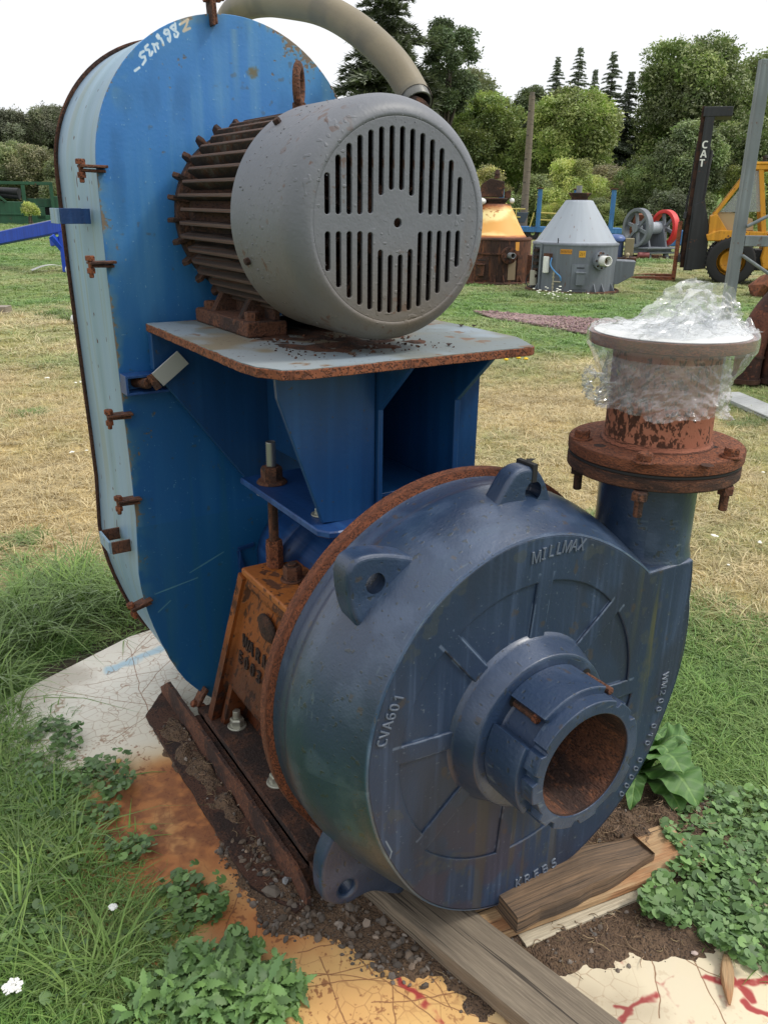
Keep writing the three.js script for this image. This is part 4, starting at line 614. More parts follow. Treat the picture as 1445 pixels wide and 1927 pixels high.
// painted slab under the machine
{
  const SP = [[0.14, -2.43], [0.2, -2.468], [0.63, -2.66], [1.25, -2.74], [1.5, -1.9], [1.62, -1.1], [1.75, -0.5], [1.2, -0.3], [0.35, -0.3], [0.16, -1.5]];
  // crack lines: a loose net of hairlines
  const cr = rng(301), cracks = [];
  for (let i = 0; i < 34; i++) { let x = 0.1 + cr() * 1.5, z = -2.65 + cr() * 2.3, a = (cr() < 0.5 ? 0.55 : -0.95) + (cr() - 0.5) * 0.5; const l = [[x, z]]; for (let k = 0; k < 7 + cr() * 8; k++) { a += (cr() - 0.5) * 0.42; x += Math.cos(a) * 0.06; z += Math.sin(a) * 0.06; l.push([x, z]); } cracks.push(l); }
  const nearL = gp([[20, 1560]])[0];
  for (const l of [[[560, 1790], [1060, 1700]], [[545, 1860], [800, 1830]], [[640, 1755], [700, 1830], [820, 1920]], [[600, 1800], [640, 1900], [660, 1950]], [[160, 1290], [300, 1262]], [[240, 1205], [265, 1300], [300, 1400]], [[100, 1300], [300, 1330], [420, 1330]], [[200, 1400], [330, 1310]], [[700, 1760], [735, 1830], [745, 1927]], [[780, 1790], [850, 1900]]]) cracks.push(gp(l));
  const REDS = [[[1300, 1822], [1210, 1884], [1160, 1930]], [[1240, 1855], [1300, 1927]], [[1300, 1822], [1360, 1850], [1445, 1845]], [[1190, 1905], [1150, 1890]], [[1400, 1880], [1460, 1927]], [[750, 1840], [790, 1890], [830, 1920]], [[1370, 1830], [1420, 1880]]].map((l) => gp(l));
  const S0 = gp([[590, 1830]])[0], S1 = gp([[330, 1560]])[0];
  const SLAB = maps(1600, 2000, (u, v) => {
    const x = u * 1.8, z = -2.8 + v * 2.5, a = n2(x * 2.2, z * 2.2, 5, 311), b = n2(x * 9, z * 9, 4, 313), p = n2(x * 160, z * 160, 2, 317), q = n2(x * 34, z * 34, 3, 319), w1 = (n2(x * 20, z * 20, 3, 323) - 0.5) * 0.03, w2 = (n2(x * 20 + 9, z * 20, 3, 325) - 0.5) * 0.03;
    let c = mix3([208, 198, 176], [218, 213, 198], a); const back = sst(-1.95, -2.35, z); c = mix3(c, [222, 219, 210], back * 0.7);
    const band = sst(0.36, 0.12, Math.abs(segDist(x, z, S0, S1))) , st = clamp(sst(-2.02, -1.75, z + 0.25 * (a - 0.5)) * sst(0.95, 0.66, x + 0.15 * (b - 0.5)) * (0.55 + 0.7 * b) + band * 0.35 * b);
    c = mix3(c, mix3([194, 154, 100], [214, 174, 112], sst(-1.3, -1.0, z)), clamp(st * 1.5)); c = mix3(c, [170, 110, 62], (1 - 0.75 * sst(-1.3, -1.05, z)) * clamp((st - 0.25) * 1.6) * sst(0.36, 0.6, a * 0.5 + b * 0.5)); c = mix3(c, [118, 72, 44], sst(-1.4, -1.6, z) * sst(-2.1, -1.7, z) * clamp(st) * 0.75 * sst(0.3, 0.6, q));
    if (x > 0.55) c = mix3(c, [214, 186, 130], sst(-1.3, -0.9, z) * (1 - st) * 0.5 * a);
    if (z < -2.2) c = mix3(c, [150, 186, 206], 0.75 * sst(0.028, 0.008, segDist(x + w1, z + w2, [0.52, -2.47], [0.7, -2.52])) * sst(0.35, 0.6, b));
    const spk = sst(0.62, 0.72, q * 0.5 + p * 0.5) * (sst(-2.2, -1.95, z) * sst(1.0, 0.5, x) * 0.6 + 0.1); c = mix3(c, [112, 66, 40], spk);
    let h = 0.6 + 0.1 * p, d = 9, rd = 9; for (const l of cracks) { if (Math.abs(l[0][0] - x) > 1 || Math.abs(l[0][1] - z) > 1) continue; for (let i = 0; i + 1 < l.length; i++) d = Math.min(d, segDist(x + w1 * 0.4, z + w2 * 0.4, l[i], l[i + 1])); }
    if (x > 0.55 && z > -1.3) for (const l of REDS) for (let i = 0; i + 1 < l.length; i++) rd = Math.min(rd, segDist(x + w1, z + w2, l[i], l[i + 1]));
    const cz = cells(x * 9 + 3 * w1 * 9, z * 9 + 3 * w2 * 9, 337), ck = Math.max(sst(0.0016, 0.0005, d), 0.55 * sst(0.03, 0.008, cz) * sst(0.42, 0.62, n2(x * 3.1, z * 3.1, 3, 339)), 0.4 * sst(0.06, 0.02, cells(x * 26, z * 26, 347)) * sst(0.55, 0.7, n2(x * 4.1 + 7, z * 4.1, 3, 349))); c = mix3(c, [112, 72, 46], ck * 0.75); h -= 0.5 * ck;
    const rdk = sst(0.011, 0.005, rd + 0.014 * (q - 0.4)) * sst(0.4, 0.52, b * 0.5 + q * 0.5); c = mix3(c, [150, 44, 44], rdk * 0.9); h -= 0.12 * rdk;
    const chip = sst(0.7, 0.76, b * 0.45 + q * 0.5) * sst(-1.2, -0.9, z) * sst(0.9, 1.1, x); c = mix3(c, [158, 58, 52], chip * 0.3);
    c = mix3(c, [90, 74, 58], 0.25 * sst(0.55, 0.8, n2(x * 5, z * 5, 4, 331)));
    return { c, r: 0.62 + 0.2 * q, h };
  }, 'ch');
  M.slab = mat(SLAB, [1.8, 2.5], { bumpScale: 0.0015, roughness: 0.7, off: [0, 2.8 / 2.5] });
  const s = prismY(SP, -0.02, 0, 0.003);
  const g = boxUV(s); // uv = (x, z) in metres; v runs with z
  struct('concrete_slab', kept(g), M.slab, 'cracked cream painted slab stained orange by rust under the pump');
}
// soil and gravel heaped on the slab
const mulchBlobs = [...gp([[560, 1700], [630, 1705], [515, 1640], [690, 1690], [610, 1650], [480, 1590]]).map((q) => [...q, 0.1, 0.018]), ...gp([[860, 1700], [920, 1745]]).map((q) => [...q, 0.12, 0.016]), ...gp([[1040, 1778], [1120, 1768], [1210, 1752], [1285, 1752]]).map((q) => [...q, 0.085, 0.014]), ...gp([[858, 1845], [900, 1895], [812, 1790], [765, 1740]]).map((q) => [...q, 0.04, 0.009]), ...gp([[1190, 1560], [1230, 1540], [1150, 1590]]).map((q) => [...q, 0.2, 0.034]), [0.59, -1.33, 0.07, 0.03], [0.9, -1.2, 0.3, 0.02], [1.25, -1.2, 0.3, 0.03]];
const mulchH = (x, z) => { let h = 0; for (const b of mulchBlobs) { const d = Math.hypot(x - b[0], z - b[1]) / b[2]; if (d < 1) h = Math.max(h, b[3] * (1 - d * d)); } { const e = Math.abs(x - 0.592) / (0.02 + 0.07 * n2(z * 15, 3, 3, 345)); if (e < 1 && x < 0.612 && z < -1.3) h = Math.max(h, (0.024 + 0.02 * (n2(x * 55, z * 40, 3, 348) - 0.5)) * (1 - e * e * 0.6) * sst(-2.17, -2.05, z)); } return h > 0 ? h * (0.2 + 1.3 * n2(x * 20, z * 20, 4, 341)) - 0.0055 + 0.005 * n2(x * 90, z * 90, 2, 343) : -0.012; };
{
  const SOIL = maps(512, 512, (u, v) => { const a = fbm(u, v, 6, 6, 4, 351), p = fbm(u, v, 60, 60, 3, 353), q = fbm(u, v, 120, 120, 2, 357); let c = mix3([74, 58, 46], [118, 96, 74], a * 0.5 + p * 0.5); c = mix3(c, [40, 32, 28], sst(0.6, 0.75, q) * 0.6); return { c, r: 0.97, h: p * 0.6 + q * 0.4 }; });
  M.soil = mat(SOIL, 0.35, { bumpScale: 0.01 });
  const g = grid(200, 220, (u, v) => { const x = mix(0.42, 1.75, u), z = mix(-2.2, -0.5, v); return V(x, mulchH(x, z), z); });
  struct('soil', uvScale(g, 1.33, 1.7), M.soil, 'dark soil and rust crumbs spilled over the slab');
  const r = rng(361), base = new THREE.IcosahedronGeometry(1, 0); { const p = base.attributes.position; for (let i = 0; i < p.count; i++) { const q = V().fromBufferAttribute(p, i), k = 0.45 + 1.1 * n3(q.x * 2.7, q.y * 2.7, q.z * 2.7, 2, 363); p.setXYZ(i, q.x * k, q.y * k * 0.6, q.z * k); } base.computeVertexNormals(); }
  const N = 2600, im = new THREE.InstancedMesh(base, flat(0.165, 0.138, 0.112, 0.95), N), m4 = new THREE.Matrix4(), q = new THREE.Quaternion(), cc = new THREE.Color(); let n = 0;
  for (let t = 0; t < 60000 && n < N; t++) { const x = 0.42 + r() * 1.3, z = -2.2 + r() * 1.7, h = mulchH(x, z); const gr = Math.hypot(x - 0.66, (z + 1.25) * 0.8); if (h < -0.0062 || r() > 0.15 + 0.85 * sst(0.4, 0.1, gr)) continue; const s = 0.0016 + 0.0085 * Math.pow(r(), 3.8) * (gr < 0.3 ? 1.2 : 0.7); q.setFromEuler(new THREE.Euler(r() * 6, r() * 6, r() * 6)); m4.compose(V(x, Math.max(h, 0) + s * 0.25, z), q, V(s, s, s)); im.setMatrixAt(n, m4); const k = 0.5 + 1.3 * r() * r(), gy_ = r(); cc.setRGB(k, k * mix(0.85, 1.08, gy_), k * mix(0.72, 1.2, gy_)); im.setColorAt(n, cc); n++; }
  im.count = n; im.name = 'gravel'; tag(im, 'loose grey and brown gravel around the base frame on the slab', 'gravel'); im.userData.kind = 'stuff'; im.castShadow = im.receiveShadow = true; scene.add(im);
  // single stones that stand out
  const stone = (px, py, s, col, label) => { const w = G(px, py); ORG = V(w.x, 0, w.z); const g = base.clone().scale(s, s * 0.8, s * 0.75).rotateY(px).translate(w.x, s * 0.35 + Math.max(0, mulchH(w.x, w.z)), w.z); const m = add('stone', g, flat(...col, 0.9), scene); m.position.set(w.x, 0, w.z); tag(m, label, 'stone'); };
  stone(511, 1690, 0.023, [0.13, 0.11, 0.09], 'flat brown stone, largest in the gravel before the angle iron');
  stone(224, 1434, 0.011, [0.6, 0.4, 0.14], 'small yellow stone on the slab at the edge of the clover');
  stone(538, 1680, 0.012, [0.2, 0.21, 0.22], 'blue grey pebble beside the large brown stone in the gravel');
  stone(1306, 1798, 0.008, [0.5, 0.4, 0.36], 'small pinkish stone at the soil edge left of the wood splinter');
  ORG = V(0, 0, 0);
  // straw litter
  const straw = new THREE.CylinderGeometry(0.0005, 0.0007, 1, 4, 3); { const p = straw.attributes.position; for (let i = 0; i < p.count; i++) { const y = p.getY(i); p.setX(i, p.getX(i) + 0.012 * (y * y)); } straw.computeVertexNormals(); }
  const SN = 520, sm = new THREE.InstancedMesh(straw, flat(0.24, 0.18, 0.11, 0.9), SN); n = 0;
  for (let t = 0; t < 40000 && n < SN; t++) { const x = 0.5 + r() * 1.25, z = -2.1 + r() * 1.6, h = mulchH(x, z); const k = sst(0.3, 0.1, Math.hypot(x - 1.46, z + 1.08)) + 0.5 * sst(0.25, 0.1, Math.hypot(x - 1.08, z + 0.86)) + 0.3 * sst(0.12, 0.03, Math.hypot(x - 0.83, z + 0.95)) + 0.25 * sst(0.06, 0.02, Math.abs(x - 0.58)); if (h < -0.006 || r() > k + 0.03) continue; const L = 0.014 + 0.034 * r() * r(); q.setFromEuler(new THREE.Euler(Math.PI / 2 + (r() - 0.5) * 0.5, r() * 6.28, 0, 'YXZ')); m4.compose(V(x, Math.max(h, 0) + 0.003 + 0.012 * r() * k, z), q, V(1 + r(), L, 1 + r())); sm.setMatrixAt(n, m4); const b = 0.5 + 0.8 * r(); cc.setRGB(b, b * (0.85 + 0.15 * r()), b * 0.9); sm.setColorAt(n, cc); n++; }
  sm.count = n; sm.name = 'straw'; tag(sm, 'dry straw and grass litter lying on the soil by the timbers', 'straw'); sm.userData.kind = 'stuff'; sm.castShadow = sm.receiveShadow = true; scene.add(sm);
}
// timbers
{
  const WG = woodMaps([96, 86, 74], [142, 130, 112], 1001), WL = woodMaps([150, 118, 84], [186, 160, 124], 1021, { stain: [150, 96, 60] }), WD = woodMaps([74, 62, 52], [140, 112, 84], 1041, { stain: [62, 54, 48], amt: 0.7 });
  const wood = (T) => mat(T, [0.7, 0.16], { bumpScale: 0.002 });
  const beam = (name, a, b, w, y0, y1, m, label, cat, o = {}) => { // along a -> b on the ground
    const d = V(b.x - a.x, 0, b.z - a.z), L = d.length(), ang = Math.atan2(-d.z, d.x), nx = Math.max(8, Math.round(L / 0.02)), rr = rng(Math.round(L * 1e4));
    const H = y1 - y0, g = new THREE.BoxGeometry(L, H, w, nx, 4, 8), p = g.attributes.position;
    for (let i = 0; i < p.count; i++) { let x = p.getX(i), y = p.getY(i), z = p.getZ(i); const u = x / L + 0.5, k = (n3(x * 22, y * 30, z * 60, 3, 371) - 0.5); const ey = Math.abs(y) > H * 0.49, ez = Math.abs(z) > w * 0.49; if (ey && ez) { y *= 1 - 0.003 / H; z *= 1 - 0.003 / w; } y += k * 0.004 * (ey ? 1 : 0); z += k * 0.006 * (ez ? 1 : 0); if (o.fn) [x, y, z] = o.fn(x, y, z, u, L, H, w); p.setXYZ(i, x, y, z); }
    const uv = []; const gg = g.toNonIndexed(); gg.computeVertexNormals(); const pp = gg.attributes.position, nn = gg.attributes.normal; for (let i = 0; i < pp.count; i++) uv.push(pp.getX(i) + 0.31 * (o.k ?? 0), Math.abs(nn.getY(i)) > 0.6 ? pp.getZ(i) : pp.getY(i) + w); gg.setAttribute('uv', new THREE.Float32BufferAttribute(uv, 2)); kept(gg);
    gg.rotateY(ang).translate((a.x + b.x) / 2, (y0 + y1) / 2, (a.z + b.z) / 2); const at = V((a.x + b.x) / 2, 0, (a.z + b.z) / 2); ORG = at.clone(); const me = add(name, gg, wood(m), scene); me.position.copy(at); ORG = V(0, 0, 0); return tag(me, label, cat);
  };
  // grey plank
  const y1 = 0.047, l0 = G(703, 1676, y1), l1 = G(940, 1876, y1), r1 = G(1058, 1835, y1), dir = V(l1.x - l0.x, 0, l1.z - l0.z).normalize(), nrm = V(-dir.z, 0, dir.x), w = Math.abs(nrm.dot(V(r1.x - l0.x, 0, r1.z - l0.z))), sg = Math.sign(nrm.dot(V(r1.x - l0.x, 0, r1.z - l0.z))), c0 = l0.clone().addScaledVector(nrm, sg * w / 2).addScaledVector(dir, -0.03), c1 = c0.clone().addScaledVector(dir, 0.75);
  beam('plank', c0, c1, w, 0.006, y1, WG, 'long weathered grey plank wedged under the pump, running towards the camera', 'plank', { fn: (x, y, z, u, L, H, ww) => [x, y, z + 0.006 * n2(x * 9, 3, 2, 377) + (u > 0.72 && z > ww * 0.4 ? -0.012 * n2(x * 40, 1, 3, 379) : 0)] });
  // board, lath, block
  const f0 = G(974, 1766, 0.004), f1 = G(1322, 1634, 0.004), fd = V(f1.x - f0.x, 0, f1.z - f0.z).normalize(), fn = V(fd.z, 0, -fd.x); // fn points away from the camera
  const wB = 0.13, b0 = f0.clone().addScaledVector(fn, wB / 2).addScaledVector(fd, -0.14), b1 = f1.clone().addScaledVector(fn, wB / 2);
  beam('board', b0, b1, wB, 0.012, 0.034, WL, 'pale new-looking board lying under the dark timber block', 'board', { k: 2 });
  const g0 = G(996, 1796, 0.0), g1 = G(1262, 1681, 0.0), gd = V(g1.x - g0.x, 0, g1.z - g0.z).normalize(), gn = V(gd.z, 0, -gd.x);
  beam('lath', g0.clone().addScaledVector(gn, 0.032), g1.clone().addScaledVector(gn, 0.032).addScaledVector(gd, 0.02), 0.04, 0.001, 0.0115, woodMaps([160, 150, 130], [190, 180, 158], 1061), 'thin whitish lath on the slab below the pale board', 'lath', { k: 1 });
  const k0 = G(971, 1757, 0.036), k1 = G(1243, 1632, 0.036), kd = V(k1.x - k0.x, 0, k1.z - k0.z).normalize(), kn = V(kd.z, 0, -kd.x);
  beam('timber_block', k0.clone().addScaledVector(kn, 0.055), k1.clone().addScaledVector(kn, 0.055), 0.11, 0.0345, 0.08, WD, 'dark broken timber block tapering to the right under the casing', 'timber block', { k: 3, fn: (x, y, z, u, L, H, ww) => { const t = sst(0.55, 1, u); const top = y > 0 ? 1 : 0; return [x, y - top * t * H * 0.62 - top * 0.006 * n2(x * 30, z * 30, 3, 381) * sst(0.2, 0.6, u), mix(z, z * (1 - 0.35 * t), 1) - 0.0 + 0.01 * (n2(x * 14, 2, 2, 383) - 0.5)]; } });
  // loose splinter at the lower right
  const s0 = G(1366, 1798, 0.012), s1 = G(1372, 1890, 0.012);
  beam('wood_splinter', s0, s1, 0.026, 0.001, 0.02, WL, 'pointed wood splinter lying on the slab among the red lines', 'splinter', { k: 5, fn: (x, y, z, u) => { const t = 1 - 0.85 * Math.pow(Math.abs(u - 0.42) / 0.58, 1.6); return [x, y * t, z * t]; } });
}
// plastic film on the upper flange, and the flexible conduit
{
  const film = new THREE.MeshPhysicalMaterial({ color: new THREE.Color().setRGB(0.93, 0.94, 0.95), roughness: 0.12, transmission: 0.9, thickness: 0, ior: 1.5, side: THREE.DoubleSide });
  const milky = new THREE.MeshPhysicalMaterial({ color: new THREE.Color().setRGB(0.92, 0.93, 0.94), roughness: 0.15, transmission: 0.78, thickness: 0, ior: 1.5, side: THREE.DoubleSide });
  const wrapped = new THREE.MeshPhysicalMaterial({ color: new THREE.Color().setRGB(0.9, 0.9, 0.9), roughness: 0.14, transmission: 0.82, thickness: 0, ior: 1.5, side: THREE.DoubleSide });
  const cx = 1.388, cz = -1.113, at = [cx, 0.97, cz];
  const w = thing('plastic_wrap', 'crumpled clear plastic film wrapped over the upper pipe flange', 'plastic wrap', at);
  const cr = (x, y, z, k = 1) => { const a = n3(x * 17 * k, y * 17 * k, z * 17 * k, 2, 391), b = n3(x * 40 * k + 5, y * 40 * k, z * 40 * k, 2, 395); return 0.62 * Math.min(1, Math.abs(a - 0.5) * 6) + 0.38 * Math.min(1, Math.abs(b - 0.5) * 6); };
  const rings = [[0, 1.221], [0.05, 1.226], [0.1, 1.224], [0.14, 1.22], [0.158, 1.2195], [0.1645, 1.216], [0.1645, 1.2], [0.1635, 1.188], [0.155, 1.176], [0.139, 1.15], [0.126, 1.13], [0.118, 1.112], [0.114, 1.1], [0.112, 1.085]];
  const ev = (t) => { const f = t * (rings.length - 1), i = Math.min(rings.length - 2, Math.floor(f)), k = f - i; return [mix(rings[i][0], rings[i + 1][0], k), mix(rings[i][1], rings[i + 1][1], k)]; };
  const skin = grid(180, 90, (u, v) => { const a = u * 2 * Math.PI, [r, y] = ev(v), top = sst(0.42, 0.28, v), neck = sst(0.58, 0.75, v); const c = cr(Math.cos(a) * 0.17, y * 1.3, Math.sin(a) * 0.17 + r), c2 = cr(r * Math.cos(a), 0.3, r * Math.sin(a), 1.4), rr = r + neck * (c * 0.022 - 0.004) + 0.002 * c; return V(cx + rr * Math.cos(a), y + top * (0.012 * c2 + 0.02 * sst(0.05, 0.16, r * Math.cos(a - 0.4)) * c2) + neck * 0.012 * (c - 0.4), cz + rr * Math.sin(a)); }, true);
  add('film_cover', skin, film, w);
  // ragged skirt over the pipe
  const skirt = grid(240, 50, (u, v) => { const a = u * 2 * Math.PI, low = 0.05 + 0.03 * n2(a * 1.6, 1, 3, 393) + 0.022 * sst(0.4, -0.4, Math.abs(((a - 0.6 + Math.PI) % (2 * Math.PI)) - Math.PI) - 0.9); const y = 1.168 - v * (0.04 + low * 0.95), c = 0.6 * cr(Math.cos(a) * 0.1, y * 2.2 + 0.08 * Math.sin(a * 2), Math.sin(a) * 0.1, 1.5) + 0.4 * cr(Math.cos(a) * 0.2, y * 1.2 + 0.05 * a, Math.sin(a) * 0.2, 2.2), r = 0.1115 + 0.002 + 0.011 * c + v * (0.006 + 0.018 * c); return V(cx + r * Math.cos(a), y, cz + r * Math.sin(a)); }, true);
  add('film_skirt', skirt, wrapped, w);
  // twisted loop standing on the flange
  const loop = (pts, wd, seed, m) => { const c = new THREE.CatmullRomCurve3(pts); return add('film_loop', grid(70, 16, (u, v) => { const p = c.getPoint(u), t = c.getTangent(u), s = t.clone().cross(V(0.3, 0.25, 0.9)).normalize(), n = s.clone().cross(t); const k = cr(u * 0.4 + seed, v * 0.2, seed, 1.5); const ww = wd * (0.55 + 0.55 * n2(u * 5 + seed, 2, 2, 397)); return p.addScaledVector(s, (v - 0.5) * ww).addScaledVector(n, 0.028 * (k - 0.35)); }), m, w); };
  const P = (px, py, z = cz) => U(px, py, 'z', z);
  loop([P(1190, 620, -1.02), P(1240, 598, -1.05), P(1270, 570, -1.08), P(1305, 556, -1.1), P(1335, 572, -1.12), P(1350, 600, -1.12), P(1375, 640, -1.12)], 0.075, 1, milky);
  loop([P(1275, 612, -1.04), P(1305, 575, -1.07), P(1345, 570, -1.1), P(1378, 578, -1.12), P(1385, 605, -1.12), P(1402, 640, -1.1)], 0.08, 2, milky);
  loop([P(1210, 610, -1.1), P(1260, 600, -1.12), P(1300, 590, -1.14), P(1330, 606, -1.1), P(1345, 630, -1.04)], 0.06, 3, film);
  const heap = grid(60, 40, (u, v) => { const x = mix(-0.09, 0.155, u), z = mix(-0.13, 0.1, v), e = sst(0, 0.25, u) * sst(0, 0.2, 1 - u) * sst(0, 0.25, v) * sst(0, 0.25, 1 - v); return V(cx + x, 1.218 + e * (0.004 + 0.033 * (0.6 * cr(x * 0.5 + z * 0.3, 0.2, z * 1.2, 0.62) + 0.4 * cr(x, 0.4, z, 1.1)) * (0.3 + u * 0.7)), cz + z); });
  add('film_heap', heap, milky, w);
  // loose tail blowing out on the left
  const c0 = [P(1150, 745, -1.1), P(1128, 742, -1.08), P(1108, 730, -1.06), P(1096, 716, -1.05)];
  add('film_tail', grid(40, 24, (u, v) => { const c = new THREE.CatmullRomCurve3(c0).getPoint(u), k = cr(u * 0.3, v * 0.3, 0.7, 1.3); return c.add(V(0.012 * k, (v - 0.5) * mix(0.03, 0.062, Math.sin(u * 2.6)) + 0.01 * k, 0.03 * (k - 0.4))); }), film, w);
  ORG = V(0, 0, 0);

  const pts = [[786, 196, -1.8], [775, 172, -1.83], [748, 128, -1.88], [705, 82, -1.95], [650, 40, -2.04], [600, 16, -2.12], [550, 6, -2.2], [500, 2, -2.3], [458, 12, -2.42], [432, 40, -2.52], [424, 90, -2.56], [424, 200, -2.58]].map((q) => U(q[0], q[1], 'z', q[2]));
  const hose = thing('flexible_conduit', 'tan flexible conduit arching over the guard down to the motor', 'conduit', [pts[0].x, pts[0].y, pts[0].z]);
  const HOSE = maps(512, 128, (u, v) => { const a = fbm(u, v, 6, 4, 5, 411), p = fbm(u, v, 60, 40, 2, 413); let c = mix3([118, 108, 88], [136, 126, 104], a); c = mix3(c, [98, 94, 82], sst(0.5, 0.8, fbm(u, v, 5, 2, 3, 417)) * 0.6); return { c, r: 0.42 + 0.2 * a, h: p }; });
  const curve = new THREE.CatmullRomCurve3(pts, false, 'centripetal'); add('sheath', uvScale(new THREE.TubeGeometry(new THREE.CatmullRomCurve3(curve.getPoints(60).filter((_, i) => i > 2), false), 160, 0.0375, 24), 2.2, 0.24), mat(HOSE, [0.8, 0.24], { bumpScale: 0.0003 }), hose);
  const coil = [], cp = []; for (let i = 0; i <= 16 * 14; i++) { const t = i / (16 * 14) * 0.1, p = curve.getPoint(t), tn = curve.getTangent(t), a = i / 14 * 2 * Math.PI, s = V(0, 0, 1).cross(tn).normalize(), n = s.clone().cross(tn); cp.push(p.addScaledVector(s, 0.033 * Math.cos(a)).addScaledVector(n, 0.033 * Math.sin(a))); }
  add('metal_coil', new THREE.TubeGeometry(new THREE.CatmullRomCurve3(cp), 420, 0.0032, 6), flat(0.16, 0.16, 0.15, 0.4, { metalness: 0.6 }), hose);
  add('end_fitting', [tube([pts[0].clone(), pts[0].clone().lerp(V(1.14, 1.6, -1.78), 0.55).add(V(0.01, -0.02, 0)), V(1.138, 1.556, -1.78)], 0.03, 16, 16), cyl(V(1.138, 1.556, -1.78), V(1.138, 1.585, -1.78), 0.042)], M.rustDark, hose);
  add('torn_end', (() => { const p0 = curve.getPoint(0.0), p1 = curve.getPoint(0.045); return new THREE.LatheGeometry([[0.0385, 0], [0.039, 0.02], [0.0385, 0.04]].map((q) => new THREE.Vector2(...q)), 24, 0.6, 3.2).applyQuaternion(new THREE.Quaternion().setFromUnitVectors(QY, p1.clone().sub(p0).normalize())).translate(p0.x, p0.y, p0.z); })(), flat(0.18, 0.15, 0.11, 0.8, { side: THREE.DoubleSide }), hose);
  ORG = V(0, 0, 0);
}

LITE = true;
// ---------------------------------------------------------------- machines standing in the yard
const faceCam = (p) => Math.atan2(-p.x, -p.z); // turn local +z towards the eye
const onGround = (p, dy = 0) => V(p.x, gy(p.x, p.z) + dy, p.z);
const latheY = (pr, seg = 48) => new THREE.LatheGeometry(pr.map((p) => new THREE.Vector2(...p)), seg);
M.paintGrey = mat(paintMaps([104, 110, 118], { seed: 1101, rust: 0.02, fade: [150, 158, 166], fadeAmt: 0.2, streak: 0.06, rough: 0.5 }), 1.6, { bumpScale: 0.001 });
M.coneGrey = mat(paintMaps([158, 166, 176], { seed: 1121, rust: 0.01, fade: [190, 196, 200], fadeAmt: 0.2, streak: 0.03, rough: 0.4 }), 2.4, { bumpScale: 0.001 });
M.yellow = mat(paintMaps([206, 144, 34], { seed: 1131, rust: 0.06, fade: [220, 180, 90], fadeAmt: 0.2, streak: 0.12, rough: 0.45 }), 1.8, {});
M.steelBlack = mat(paintMaps([34, 36, 40], { seed: 1141, rust: 0.07, fade: [70, 70, 74], fadeAmt: 0.25, rough: 0.55 }), 1.5, {});
M.oldBlue = mat(paintMaps([50, 106, 160], { seed: 1151, rust: 0.06, fade: [120, 160, 190], fadeAmt: 0.3, rough: 0.55 }), 1.5, {});
M.green = mat(paintMaps([24, 70, 48], { seed: 1161, rust: 0.01, fade: [44, 96, 70], fadeAmt: 0.3, rough: 0.45 }), 2.5, {});
M.label = flat(0.62, 0.36, 0.06, 0.6); M.glass = new THREE.MeshPhysicalMaterial({ color: 0xd8dcdc, transmission: 0.75, roughness: 0.12, thickness: 0 });
const printOn = (lines, w, h, bg, fg, px = 256) => { const c = document.createElement('canvas'); c.width = px; c.height = Math.round(px * h / w); const x = c.getContext('2d'); x.fillStyle = bg; x.fillRect(0, 0, c.width, c.height); x.fillStyle = fg; x.textAlign = 'center'; x.textBaseline = 'middle'; const s = c.height / lines.length; lines.forEach((l, i) => { x.font = 'bold ' + Math.round(s * 0.7) + 'px sans-serif'; x.fillText(l, c.width / 2, s * (i + 0.5), c.width * 0.94); }); const t = new THREE.CanvasTexture(c); t.colorSpace = THREE.SRGBColorSpace; return new THREE.MeshPhysicalMaterial({ map: t, roughness: 0.7 }); };
